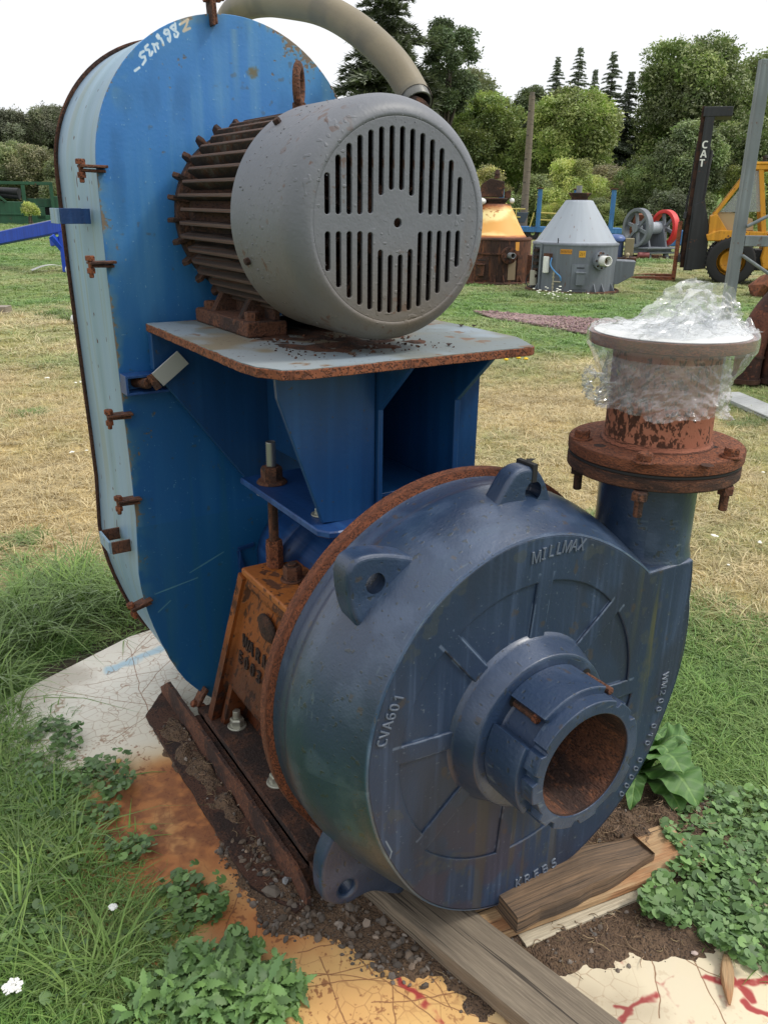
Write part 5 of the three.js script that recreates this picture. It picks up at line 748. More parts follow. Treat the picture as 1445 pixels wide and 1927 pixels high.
// a plate bent round a cylinder of radius r: a0..a1 measured from +z, y0..y1, thickness t
const curved = (r, a0, a1, y0, y1, t = 0.012, n = 10) => { const L = []; for (let i = 0; i <= n; i++) { const a = mix(a0, a1, i / n); L.push([(r + t) * Math.sin(a), (r + t) * Math.cos(a)]); } for (let i = n; i >= 0; i--) { const a = mix(a0, a1, i / n); L.push([(r - 0.004) * Math.sin(a), (r - 0.004) * Math.cos(a)]); } return prismY(L, y0, y1, 0.001); };
const decal = (r, a0, a1, y0, y1) => uvScale(grid(10, 1, (u, v) => { const a = mix(a0, a1, u); return V(r * Math.sin(a), mix(y0, y1, v), r * Math.cos(a)); }), 1, 1);
const radial = (a, r, y) => V(r * Math.sin(a), y, r * Math.cos(a));
function crusher(rusty, label) {
  const o = local(rusty ? 'rusty_cone_crusher' : 'grey_cone_crusher', label, 'cone crusher'), B = rusty ? M.rustBig : M.paintGrey, Cn = rusty ? mat(CONERUST(), [3.2, 1], {}) : M.coneGrey;
  const R = 0.76;
  add('base_flange', latheY([[0, 0.04], [0.83, 0.04], [0.85, 0.05], [0.85, 0.085], [0.83, 0.095], [R, 0.095]], 64), M.rustBig, o);
  add('body', uvScale(latheY([[R, 0.09], [R, 0.86], [R + 0.012, 0.865], [R + 0.012, 0.9], [R - 0.03, 0.915], [R - 0.06, 0.918]], 72), 4.7, 0.9), B, o);
  const cone = latheY(rusty ? [[0.66, 0.915], [0.6, 0.99], [0.5, 1.16], [0.38, 1.38], [0.32, 1.48], [0.3, 1.52]] : [[0.73, 0.915], [0.7, 0.94], [0.26, 1.58], [0.24, 1.61], [0.2, 1.62]], 64);
  add('cone', uvScale(cone, rusty ? 3.2 : 3, 1), Cn, o);
  add('top_flange', latheY(rusty ? [[0.2, 1.5], [0.22, 1.56], [0.27, 1.6], [0.27, 1.63], [0, 1.635]] : [[0.14, 1.61], [0.15, 1.67], [0.2, 1.72], [0.205, 1.74], [0, 1.745]], 40), M.rustBig, o);
  const arm = rusty ? 0.42 : 0.62, fy = rusty ? 0.6 : 0.63;
  const f0 = radial(arm, R - 0.02, fy), f1 = radial(arm, R + 0.07, fy), f2 = radial(arm, R + 0.2, fy);
  const inl = part('inlet_pipe', o); add('flange', [cyl(f0, radial(arm, R + 0.05, fy), 0.15, 0.15, 32), cyl(radial(arm, R + 0.05, fy), f1, 0.16, 0.16, 32)], rusty ? M.rust : M.paintGrey, inl);
  for (let i = 0; i < 8; i++) { const a = i / 8 * 6.283, s = V(Math.cos(arm), 0, -Math.sin(arm)); const c = f1.clone().addScaledVector(s, 0.125 * Math.cos(a)).add(V(0, 0.125 * Math.sin(a), 0)); add('flange_bolt', hex(c, c.clone().addScaledVector(V(Math.sin(arm), 0, Math.cos(arm)), 0.022), 0.017), M.rustDark, inl); }
  const rr = rusty ? 0.055 : 0.088; const pr = new THREE.LatheGeometry([[rr * 0.78, 0], [rr, 0], [rr, 0.16], [rr * 0.78, 0.16], [rr * 0.78, 0]].map((q) => new THREE.Vector2(...q)), 32);
  add('pipe', orient(pr, f1.clone(), f2), rusty ? M.grayPipe : M.white, inl); add('pipe_bore', cyl(radial(arm, R + 0.08, fy), radial(arm, R + 0.12, fy), rr * 0.8), flat(0.12, 0.09, 0.05, 0.9), inl);
  for (const a of rusty ? [0.1, 0.32, 0.8] : [0.52, 0.74, 1.1, -0.9]) add('gusset', prismX([[R - 0.01, 0.095], [R + 0.085, 0.097], [R - 0.01, 0.25]], -0.008, 0.008, 0.001).rotateY(a), rusty ? M.rust : M.paintGrey, o);
  // hatch and its hood
  const ha = rusty ? -0.25 : 0.16, ht = part('hatch', o), hw = 0.19;
  add('hatch_plate', curved(R, ha - hw, ha + hw, 0.14, 0.56, 0.02), B, ht);
  add('hatch_hood', [curved(R, ha - 0.085, ha + 0.085, 0.22, 0.42, rusty ? 0.1 : 0.12, 4), curved(R, ha - 0.1, ha + 0.1, 0.42, 0.44, 0.14, 4)], rusty ? M.rust : M.paintGrey, ht);
  add('hatch_hinge', curved(R + 0.02, ha - 0.08, ha + 0.08, 0.5, 0.515, 0.014, 4), M.steelBlack, ht);
  const bw = rusty ? 0.95 : 1.25; // side launder
  add('side_launder', (rusty ? prism([[0.6, 0.1], [0.9, 0.1], [0.9, 0.55], [0.6, 0.62]], -0.1, 0.3, 0.006) : prism([[0.55, 0.2], [0.8, 0.2], [1.06, 0.36], [1.08, 0.6], [0.55, 0.62]], -0.35, 0.2, 0.006)), B, o);
  if (!rusty) {
    add('open_bay', curved(R, -1.2, -0.86, 0.12, 0.82, 0.006), M.black, o); for (let i = 0; i < 5; i++) add('bay_step', curved(R, -1.12, -0.95, 0.3 + i * 0.11, 0.35 + i * 0.11, 0.05, 4), M.rustDark, o); add('bay_post', [curved(R, -0.88, -0.82, 0.1, 0.9, 0.03, 3), curved(R, -1.24, -1.2, 0.1, 0.86, 0.03, 3)], M.paintGrey, o); add('bay_tank', cyl(radial(-1.06, R + 0.03, 0.16), radial(-1.06, R + 0.03, 0.42), 0.07), flat(0.36, 0.34, 0.28), o);
    const fa = -0.62; add('filter_canister', cyl(radial(fa, R + 0.06, 0.4), radial(fa, R + 0.06, 0.68), 0.055, 0.055, 24, 0.01), M.white, o); add('filter_bracket', [curved(R, fa - 0.09, fa + 0.09, 0.68, 0.73, 0.06, 4), curved(R, fa + 0.07, fa + 0.1, 0.62, 0.73, 0.05, 2)], M.rust, o);
    add('blue_hose', tube([radial(-0.5, R + 0.05, 0.66), radial(-0.49, R + 0.08, 0.54), radial(-0.36, R + 0.08, 0.42), radial(-0.26, R + 0.07, 0.35), radial(-0.25, R + 0.04, 0.28)], 0.012, 30, 8), flat(0.1, 0.3, 0.62), o);
    add('valve_stack', [cyl(radial(-0.42, R + 0.05, 0.1), radial(-0.42, R + 0.05, 0.44), 0.012), cyl(radial(-0.42, R + 0.05, 0.26), radial(-0.25, R + 0.05, 0.26), 0.01), ...[0.14, 0.2, 0.32, 0.38].map((y) => cyl(radial(-0.42, R + 0.05, y), radial(-0.42, R + 0.05, y + 0.03), 0.02))], flat(0.4, 0.36, 0.26, 0.5), o);
    add('loose_cable', tube([radial(-1.25, R + 0.02, 0.4), radial(-1.3, R + 0.1, 0.25), radial(-1.1, R + 0.12, 0.14), radial(-0.95, R + 0.08, 0.12)], 0.012, 24, 6), M.rubber, o);
    add('name_label', decal(R + 0.003, -0.33, -0.06, 0.73, 0.81), printOn(['ENVIROTECH'], 4, 1, '#c4862c', '#5a4016'), o); add('number_label', decal(R + 0.003, 0.1, 0.25, 0.68, 0.79), printOn(['261'], 2, 1.4, '#cf9a2e', '#8a6414'), o);
    add('eye_rod', cyl(V(-0.3, 0.9, 0.69), V(-0.3, 0.99, 0.69), 0.009), M.black, o); add('top_pipe', cyl(V(-0.02, 1.74, 0), V(-0.02, 1.86, 0), 0.05), M.grayPipe, o);
  } else {
    const h = part('drive_head', o); add('head_box', prism([[-0.28, 1.64], [0.16, 1.64], [0.17, 1.92], [-0.1, 1.98], [-0.28, 1.86]], -0.12, 0.16, 0.01), M.rustBig, h); add('head_bracket', [prism([[0.18, 1.62], [0.3, 1.62], [0.3, 1.78], [0.18, 1.74]], -0.08, 0.1, 0.006), cyl(V(0.02, 1.98, 0), V(0.02, 2.06, 0), 0.05), cyl(V(0.02, 2.06, 0), V(0.02, 2.14, 0), 0.06, 0.03)], M.rust, h); add('white_fitting', [new THREE.SphereGeometry(0.05, 14, 10).translate(0.33, 1.58, 0.1), new THREE.SphereGeometry(0.1, 16, 10).scale(1.2, 0.7, 1).translate(-0.28, 1.56, 0.22)], M.white, h);
    add('paint_mark', decal(R + 0.003, 0.62, 0.74, 0.68, 0.84), flat(0.7, 0.32, 0.05), o); add('side_strip', [curved(R, -0.6, 0.38, 0.61, 0.64, 0.03), curved(R, 0.7, 0.86, 0.1, 0.6, 0.02, 4)], M.rust, o); add('bare_steel', curved(R, 0.44, 0.66, 0.14, 0.5, 0.006, 4), flat(0.26, 0.2, 0.13, 0.8), o);
  }
  ORG = V(0, 0, 0); return o;
}
function CONERUST() { return maps(512, 256, (u, v) => { const a = fbm(u, v, 5, 3, 5, 1201), p = fbm(u, v, 40, 20, 3, 1211), s = fbm(u, v, 26, 2, 3, 1217); let c = mix3([230, 170, 90], [250, 226, 160], sst(0.25, 0.5, a)); c = mix3(c, [150, 80, 34], clamp(sst(0.6, 0.95, v + 0.35 * (a - 0.5)) + sst(0.14, 0.0, v + 0.08 * (p - 0.5)) + 0.5 * sst(0.55, 0.7, p) * sst(0.5, 0.6, a))); c = mix3(c, [96, 52, 30], sst(0.8, 1.0, v + 0.3 * (s - 0.5)) * 0.8); return { c, r: 0.85, h: p }; }); }
{
  const a = G(1074, 552), da = Math.hypot(a.x, a.z), pa = a.clone().multiplyScalar((da + 0.78) / da); const g1 = crusher(false, 'grey cone crusher with white inlet pipe and smooth conical top'); pa.y = gy(pa.x, pa.z) - 0.03; place(g1, pa, faceCam(pa)); g1.scale.setScalar(1.0);
  const b = G(922, 533), db = Math.hypot(b.x, b.z), pb = b.clone().multiplyScalar((db + 0.78) / db); const g2 = crusher(true, 'rust brown cone crusher with pale orange cone, partly behind the motor'); pb.y = gy(pb.x, pb.z) - 0.03; place(g2, pb, faceCam(pb)); g2.scale.setScalar(1.02);
}
// jaw crusher with two flywheels, and the motor before it
{
  const p = G(1218, 484); const o = local('jaw_crusher', 'grey jaw crusher with one grey and one red spoked flywheel', 'jaw crusher');
  const wheel = (x, matRim, r, name) => { const w = part('flywheel', o, name); const T = (g) => g.rotateY(Math.PI / 2).translate(x, 1.02, 0);
    add('rim', T(latheZ([[r, -0.11], [r + 0.0, 0.11], [r - 0.02, 0.12], [r - 0.11, 0.12], [r - 0.12, 0.1], [r - 0.12, -0.1], [r - 0.11, -0.12], [r - 0.02, -0.12], [r, -0.11]], 0, 0, 56)), matRim, w);
    for (let i = 0; i < 6; i++) add('spoke', T(new THREE.BoxGeometry(r - 0.2, 0.1, 0.07).translate((r - 0.12) / 2 + 0.06, 0, 0).rotateZ(i / 6 * 6.283 + 0.3)), M.paintGrey, w);
    add('hub', T(new THREE.CylinderGeometry(0.13, 0.15, 0.26, 28).rotateX(Math.PI / 2)), M.paintGrey, w); };
  wheel(-0.62, M.paintGrey, 0.66, 'grey spoked flywheel'); wheel(0.62, flat(0.6, 0.03, 0.03, 0.5), 0.62, 'red spoked flywheel');
  add('shaft', new THREE.CylinderGeometry(0.2, 0.2, 0.8, 28).rotateZ(Math.PI / 2).translate(0, 1.02, 0), M.coneGrey, o);
  add('frame', [prismX([[-0.55, 0.3], [0.5, 0.3], [0.35, 0.7], [0.14, 1.25], [-0.2, 1.25], [-0.4, 0.8]], -0.42, -0.34, 0.01), prismX([[-0.55, 0.3], [0.5, 0.3], [0.35, 0.7], [0.14, 1.25], [-0.2, 1.25], [-0.4, 0.8]], 0.34, 0.42, 0.01)], M.paintGrey, o);
  add('jaw_plate', prismX([[-0.9, 0.5], [-0.8, 0.5], [-0.3, 1.45], [-0.5, 1.5]], -0.34, 0.34, 0.01), M.pitBig, o);
  add('base_plate', [box(-0.7, 0.34, -0.75, 0.75, 0.4, 0.7, 0.01), box(-0.62, 0.18, -0.6, 0.68, 0.24, 0.62, 0.01), box(-0.55, 0.24, -0.5, 0.6, 0.34, 0.5, 0.01)], M.paintGrey, o);
  for (const q of [[-0.4, 0.45], [0.4, 0.45], [-0.4, -0.45], [0.4, -0.45]]) add('leg', cyl(V(q[0], 0, q[1]), V(q[0], 0.19, q[1]), 0.13, 0.09, 20), M.paintGrey, o);
  add('skid', [box(-1.1, -0.02, -0.6, 1.1, 0.09, -0.45, 0.01), box(-1.1, -0.02, 0.4, 1.1, 0.09, 0.55, 0.01)], M.rustBig, o); add('pinion', cyl(V(-0.9, 0.14, 0.5), V(-0.55, 0.14, 0.62), 0.1), flat(0.2, 0.05, 0.05), o);
  ORG = V(0, 0, 0); place(o, onGround(p), faceCam(p) + 0.75); o.scale.setScalar(0.86);
  const q = G(1152, 500); const m = local('blue_motor', 'small dark blue motor with beige box between grey crusher and flywheels', 'motor');
  add('motor_body', [new THREE.CylinderGeometry(0.23, 0.24, 0.42, 28).translate(0, 0.42, 0), latheY([[0.24, 0.6], [0.26, 0.63], [0.25, 0.7], [0.17, 0.76], [0, 0.78]], 28)], flat(0.03, 0.05, 0.12, 0.5), m); add('motor_hood', latheY([[0.262, 0.62], [0.264, 0.66], [0.25, 0.72], [0.17, 0.785], [0, 0.8]], 28), flat(0.05, 0.1, 0.28, 0.4), m);
  add('switch_box', box(0.27, 0.25, -0.1, 0.5, 0.7, 0.16, 0.02), flat(0.24, 0.21, 0.13, 0.6), m); add('motor_base', box(-0.3, 0.06, -0.3, 0.6, 0.21, 0.3, 0.02), M.rustBig, m); add('drain_cock', [cyl(V(0.38, 0.12, 0.2), V(0.36, 0.26, 0.18), 0.035), new THREE.SphereGeometry(0.06, 12, 10).translate(0.36, 0.28, 0.18)], flat(0.4, 0.34, 0.22, 0.5), m);
  ORG = V(0, 0, 0); place(m, onGround(q), faceCam(q)); m.scale.setScalar(0.95);
  const s = G(1275, 462), e = local('blue_housing', 'small light blue pump housing lying behind the forklift forks', 'housing'); add('shell', [prism([[-0.5, 0], [0.45, 0], [0.4, 0.35], [0.1, 0.62], [-0.2, 0.5]], -0.2, 0.2, 0.03)], M.oldBlue, e); add('flange', cyl(V(0.1, 0.28, 0.2), V(0.1, 0.28, 0.3), 0.2), M.oldBlue, e); ORG = V(0, 0, 0); place(e, onGround(s), faceCam(s));
}
// yellow forklift
{
  const o = local('forklift', 'old yellow forklift with tall black mast at the right edge', 'forklift'), Wz = 0.62; // forward +x, the eye sees the +z side
  const wheel = (x, z, r, s) => { const w = part('wheel', o); const T = (g) => g.translate(x, r, z); add('tyre', T(latheZ([[r * 0.6, -0.14], [r * 0.9, -0.16], [r, -0.1], [r, 0.1], [r * 0.9, 0.16], [r * 0.6, 0.14], [r * 0.58, 0]], 0, 0, 56)), M.rubber, w); add('rim', T(latheZ([[r * 0.6, -0.02], [r * 0.6, 0.13], [r * 0.52, 0.12], [r * 0.46, 0.02], [r * 0.38, 0.02], [r * 0.3, 0.08], [0, 0.09]], 0, 0, 40)), M.yellow, w);
    const t = []; for (let i = 0; i < 36; i++) t.push(new THREE.BoxGeometry(0.025, 0.03, 0.2).translate(0, r + 0.004, 0).rotateZ(i / 36 * 6.283).translate(x, r, z)); add('tread', t, M.rubber, w, { kind: 'stuff' }); };
  wheel(0, Wz, 0.47); wheel(0, -Wz, 0.47); wheel(-1.9, Wz * 0.9, 0.4); wheel(-1.9, -Wz * 0.9, 0.4);
  const side = [[-2.6, 0.35], [-0.62, 0.33], [-0.55, 0.55], [-0.62, 1.02], [-0.9, 1.12], [-2.7, 1.2], [-2.75, 0.6]];
  add('body', [prism(side, -0.6, 0.6, 0.03), prism([[-0.6, 0.9], [0.42, 0.9], [0.5, 0.97], [0.42, 1.06], [-0.6, 1.06]], -0.64, -0.42, 0.02), prism([[0.1, 1.0], [0.5, 0.96], [0.52, 1.34], [0.4, 1.4]], -0.6, 0.6, 0.02)], M.yellow, o);
  add('fender', prism([[-0.5, 0.86], [0.5, 0.86], [0.55, 0.98], [0.3, 1.08], [-0.55, 1.06]], -0.68, -0.4, 0.02), M.yellow, o);
  add('cowl', prism([[-0.35, 1.06], [0.46, 1.02], [0.42, 1.42], [0.1, 1.42], [-0.3, 1.3]], -0.5, 0.55, 0.03), flat(0.42, 0.3, 0.16, 0.6), o);
  add('seat', [box(-1.3, 1.15, -0.3, -0.75, 1.32, 0.3, 0.05), box(-1.35, 1.3, -0.3, -1.2, 1.75, 0.3, 0.05)], M.black, o); add('chassis', box(-2.4, 0.3, -0.45, 0.4, 0.7, 0.45, 0.02), M.steelBlack, o);
  const cab = part('cab', o); for (const z of [-0.55, 0.55]) { add('cab_post', barBetween(V(0.44, 1.36, z), V(-0.12, 2.24, z), 0.07, 0.07, V(0, 0, 1), 0.01), M.yellow, cab); add('cab_post', barBetween(V(-0.55, 1.0, z), V(-0.3, 2.24, z), 0.09, 0.07, V(0, 0, 1), 0.01), M.yellow, cab); add('cab_post', barBetween(V(-1.6, 1.1, z), V(-1.45, 2.24, z), 0.09, 0.07, V(0, 0, 1), 0.01), M.yellow, cab); add('roof_rail', box(-1.6, 2.22, z - 0.05, -0.05, 2.31, z + 0.05, 0.01), M.yellow, cab); }
  add('roof', box(-1.6, 2.31, -0.62, -0.02, 2.36, 0.62, 0.015), M.yellow, cab); add('windscreen', prism([[0.41, 1.42], [0.43, 1.43], [-0.1, 2.23], [-0.12, 2.22]], -0.5, 0.5, 0), M.glass, cab); add('side_window', prism([[0.34, 1.42], [-0.2, 2.2], [-0.33, 2.2], [-0.46, 1.44]], -0.54, -0.53, 0), M.glass, cab); add('beacon', [cyl(V(-0.4, 2.36, 0.3), V(-0.4, 2.46, 0.3), 0.04), cyl(V(-0.4, 2.46, 0.3), V(-0.38, 2.52, 0.3), 0.05)], M.black, cab);
  const mast = part('mast', o, 'tall black lifting mast'), tilt = (x, y) => [x - 0.01 * (y - 0.4), y];
  for (const z of [-0.36, 0.36]) { add('outer_rail', [prism([tilt(0.72, 0.25), tilt(0.9, 0.25), tilt(0.9, 3.32), tilt(0.72, 3.32)], z - 0.05, z + 0.05, 0.006)], M.steelBlack, mast); add('inner_rail', prism([tilt(0.9, 0.3), tilt(0.98, 0.3), tilt(0.98, 3.4), tilt(0.9, 3.4)], z - 0.06 * Math.sign(z) - 0.04, z - 0.06 * Math.sign(z) + 0.04, 0.006), M.rustDark, mast); }
  add('cross_head', [prism([tilt(0.4, 3.2), tilt(0.94, 3.2), tilt(0.94, 3.38), tilt(0.4, 3.38)], -0.42, 0.42, 0.01)], M.steelBlack, mast); add('cross_bar', [box(0.72, 1.6, -0.36, 0.8, 1.72, 0.36, 0.01), box(0.8, 0.4, -0.36, 0.88, 0.55, 0.36, 0.01)], M.steelBlack, mast); add('lift_cylinder', [cyl(V(0.76, 0.4, -0.08), V(0.68, 2.6, -0.08), 0.055), cyl(V(0.76, 0.4, 0.12), V(0.68, 2.6, 0.12), 0.04)], M.steelBlack, mast); add('mast_foot', prism([[0.46, 0.3], [0.86, 0.25], [0.86, 1.55], [0.66, 1.65], [0.5, 1.1]], -0.43, -0.34, 0.01), M.steelBlack, mast);
  const ltr = []; [...'CAT'].forEach((ch, i) => { const t = new TextGeometry(ch, { font: FONT, size: 0.14, depth: 0.004, curveSegments: 4 }); t.rotateY(Math.PI).translate(0.87, 2.62 - i * 0.17, -0.413); ltr.push(t); }); add('mast_lettering', ltr, M.white, mast, { kind: 'stuff' });
  const car = part('fork_carriage', o); add('carriage_bar', [box(0.98, 1.28, -0.55, 1.04, 1.4, 0.55, 0.008), box(0.98, 0.42, -0.55, 1.04, 0.56, 0.55, 0.008), box(0.96, 0.4, -0.2, 1.01, 1.42, -0.12, 0.006), box(0.96, 0.4, 0.12, 1.01, 1.42, 0.2, 0.006), box(0.98, 1.4, 0.45, 1.03, 1.75, 0.52, 0.006)], M.steelBlack, car);
  for (const z of [-0.38, 0.42]) add('fork', [box(1.04, 0.05, z - 0.08, 1.12, 1.22, z + 0.08, 0.008), prism([[1.04, 0.02], [2.45, 0.03], [2.45, 0.05], [1.65, 0.1], [1.04, 0.11]], z - 0.08, z + 0.08, 0.006)], M.pitBig, car);
  add('hydraulic_hose', [tube([V(0.6, 2.5, 0.2), V(0.9, 2.9, 0.2), V(0.98, 2.0, 0.18), V(1.0, 1.4, 0.15)], 0.018, 24, 6)], M.rubber, o);
  ORG = V(0, 0, 0); const w = G(1368, 532), dir = V(-0.62, 0, -0.78).normalize(), ry = Math.atan2(-dir.z, dir.x); const zAxis = V(Math.sin(ry), 0, Math.cos(ry)); const p = w.clone().addScaledVector(zAxis, 0.62); place(o, onGround(p), ry);
}
// grey steel frame, bent pipes, planks at the right edge
{
  const d = 6.9, at = (px, py) => D(px, py, d), top = at(1440, 112), p = V(top.x, gy(top.x, top.z), top.z);
  M.frameGrey = mat(paintMaps([112, 120, 124], { seed: 1301, rust: 0.02, fade: [150, 160, 165], fadeAmt: 0.3, rough: 0.5 }), 0.8, {});
  const o = thing('steel_frame', 'tall grey box-section steel frame with crossbar and braces', 'frame', [p.x, p.y, p.z]), rt = R0.clone();
  const c1 = at(1385, 453).y, P = (s, y, k = 0) => V(p.x, y, p.z).addScaledVector(rt, s).addScaledVector(V(-rt.z, 0, rt.x), k);
  add('post', barBetween(P(0, p.y), P(0, top.y), 0.075, 0.075, rt, 0.006), M.frameGrey, o); add('post', barBetween(P(1.6, p.y), P(1.6, top.y), 0.075, 0.075, rt, 0.006), M.frameGrey, o);
  add('crossbar', barBetween(P(0.039, c1), P(1.561, c1), 0.075, 0.075, QY, 0.006), M.frameGrey, o); add('crossbar', barBetween(P(0.039, top.y - 0.12), P(1.561, top.y - 0.12), 0.075, 0.075, QY, 0.006), M.frameGrey, o);
  add('brace', cyl(P(0.03, c1 - 0.1, 0.05), P(0.8, c1 - 0.55, 0.05), 0.012), M.frameGrey, o); add('brace', cyl(P(0.03, c1 + 0.1, 0.05), P(0.8, c1 + 0.5, 0.05), 0.012), M.frameGrey, o); add('base_foot', box(p.x - 0.1, p.y - 0.01, p.z - 0.1, p.x + 0.1, p.y + 0.012, p.z + 0.1, 0.002), M.frameGrey, o);
  // bent pipes
  const lab = ['nearest dark rusty bent pipe at the right edge behind the wrapped flange', 'second reddish bent pipe just right of the nearest one', 'third rusty bent pipe cut off by the right edge']; let i = 0;
  M.pipeRust = mat(RUST, 0.7, { color: new THREE.Color().setRGB(0.9, 0.72, 0.78), bumpScale: 0.002 });
  for (const [px, py, r, up] of [[1400, 722, 0.115, 0.5], [1424, 718, 0.075, 0.58], [1452, 724, 0.105, 0.62]]) { const b = onGround(G(px, py), 0.05), s = thing('bent_pipe', lab[i], 'bent pipe', [b.x, b.y, b.z]); const c = [b.clone(), b.clone().add(V(0.01, up * 0.55, 0)), b.clone().add(V(0.09, up * 1.05, 0.01)), b.clone().add(V(0.3, up * 1.5, 0.06)), b.clone().add(V(0.62, up * 1.72, 0.14))];
    add('pipe', uvScale(new THREE.TubeGeometry(new THREE.CatmullRomCurve3(c), 40, r, 28), 1.2, 0.7), M.pipeRust, s); add('end_band', cyl(b.clone().add(V(0, -0.012, 0)), b.clone().add(V(0, 0.03, 0)), r + 0.012, r + 0.012, 28), M.rustDark, s); add('tie_band', cyl(b.clone().add(V(0.008, up * 0.42, 0)), b.clone().add(V(0.01, up * 0.46, 0)), r + 0.006, r + 0.006, 28), M.rustDark, s); i++; }
  const WG = woodMaps([150, 152, 150], [180, 184, 184], 1331), pl = (name, a, b, w, h, m, l, dy = 0) => { const A = onGround(a, h / 2 + dy), B = onGround(b, h / 2 + dy), c = A.clone().lerp(B, 0.5); ORG = c; const me = add(name, barBetween(A, B, w, h, QY, 0.004), m, scene); me.position.copy(c); ORG = V(0, 0, 0); tag(me, l, name.includes('timber') ? 'timber' : 'board'); };
  const wm = mat(WG, [1.2, 0.2], {}); 
  pl('grey_board', G(1364, 742), G(1500, 800), 0.24, 0.035, wm, 'wide whitish grey board lying flat below the bent pipes');
  pl('dark_timber', G(1366, 712), G(1480, 722), 0.1, 0.09, flat(0.03, 0.028, 0.026, 0.9), 'blackened timber bearer under the bent pipes');
  const b = onGround(G(1440, 556), 0.12), s = thing('rusty_casting', 'small rusty angular casting lying in the grass before the forklift', 'casting', [b.x, b.y, b.z]); add('casting', new ConvexGeometry([V(-0.3, -0.12, 0), V(-0.26, 0.1, 0.1), V(-0.02, 0.3, 0.05), V(0.4, 0.2, 0), V(0.4, -0.14, 0.1), V(0, -0.15, -0.3), V(0.2, 0.2, -0.3), V(-0.2, 0.05, -0.25)].map((q) => q.add(b))), M.pitBig, s); add('cored_hole', cyl(V(b.x + 0.02, b.y + 0.05, b.z + 0.02), V(b.x - 0.0, b.y + 0.06, b.z + 0.16), 0.12), M.black, s); ORG = V(0, 0, 0);
}
// blue deck trailer with posts and yellow rails
{
  const P0 = D(964, 442, 41), P1 = D(1134, 440, 41), o = local('blue_deck_frame', 'blue steel deck with rust-topped posts and yellow handrails', 'steel deck'), L = 5.6;
  const c = P0.clone().lerp(P1, 0.5), ry = Math.atan2(-(P1.z - P0.z), P1.x - P0.x), H = 2.15;
  add('deck', [box(-L / 2, 0.32, -0.9, L / 2, 0.5, -0.72, 0.01), box(-L / 2, 0.32, 0.72, L / 2, 0.5, 0.9, 0.01), box(-L / 2, 0.5, -0.9, L / 2, 0.54, 0.9, 0.01)], M.oldBlue, o);
  for (const [x, z] of [[-2.6, 0.8], [-0.9, 0.8], [0.7, -0.8], [2.3, 0.8]]) { const q = part('post', o); add('column', box(x - 0.1, 0.54, z - 0.09, x + 0.1, H, z + 0.09, 0.008), M.oldBlue, q); add('cap_plate', box(x - 0.16, H, z - 0.16, x + 0.16, H + 0.05, z + 0.16, 0.004), M.rustBig, q); }
  const ye = flat(0.5, 0.42, 0.12, 0.6); const rail = (a, b) => add('handrail', cyl(V(...a), V(...b), 0.03), ye, o); rail([-2.4, 1.3, 0.85], [-1.5, 1.3, 0.85]); rail([-2.5, 1.6, 0.8], [-2.1, 1.3, 0.85]); rail([-2.4, 0.95, 0.85], [-1.7, 0.95, 0.85]); rail([-1.9, 0.54, 0.85], [-1.9, 1.3, 0.85]); rail([-0.8, 1.15, 0.85], [1.6, 1.05, 0.85]); rail([-0.8, 0.85, 0.85], [1.6, 0.8, 0.85]); rail([-1.25, 0.54, 0.85], [-1.1, 1.15, 0.85]); rail([0.4, 0.54, 0.85], [0.4, 1.1, 0.85]);
  add('hopper', prism([[-1.75, 0.72], [-1.5, 0.72], [-1.35, 1.15], [-1.9, 1.15]], 0.4, 0.8, 0.02), flat(0.04, 0.06, 0.09), o);
  for (const x of [-1.8, -1.1]) add('wheel', latheZ([[0.1, -0.1], [0.28, -0.1], [0.3, -0.06], [0.3, 0.06], [0.28, 0.1], [0.1, 0.1]], 0, 0, 24).translate(x, 0.28, 0.7), M.rubber, o);
  ORG = V(0, 0, 0); place(o, onGround(c), ry);
}
// utility poles
{
  M.poleWood = mat(woodMaps([92, 82, 70], [128, 116, 100], 1401), [3, 1], {});
  const pole = (px, topY, d, r, label) => { const t = D(px, topY, d), b = onGround(t), o = thing('utility_pole', label, 'utility pole', [b.x, b.y, b.z]); add('shaft', cyl(b.clone().add(V(0, -0.3, 0)), t, r, r * 0.72, 14), M.poleWood, o); add('top_cap', cyl(t.clone(), t.clone().add(V(0, 0.14, 0)), r * 0.55), flat(0.12, 0.1, 0.08), o); return [o, t]; };
  pole(1001, 180, 42, 0.19, 'nearer bare wooden utility pole in front of the olive trees'); const [o2, t2] = pole(1163, 226, 75, 0.16, 'thin distant utility pole with pale transformer between the spruces'); add('transformer', cyl(t2.clone().add(V(0.25, -1.6, 0.2)), t2.clone().add(V(0.25, -0.4, 0.2)), 0.22), flat(0.45, 0.47, 0.48), o2); ORG = V(0, 0, 0);
}
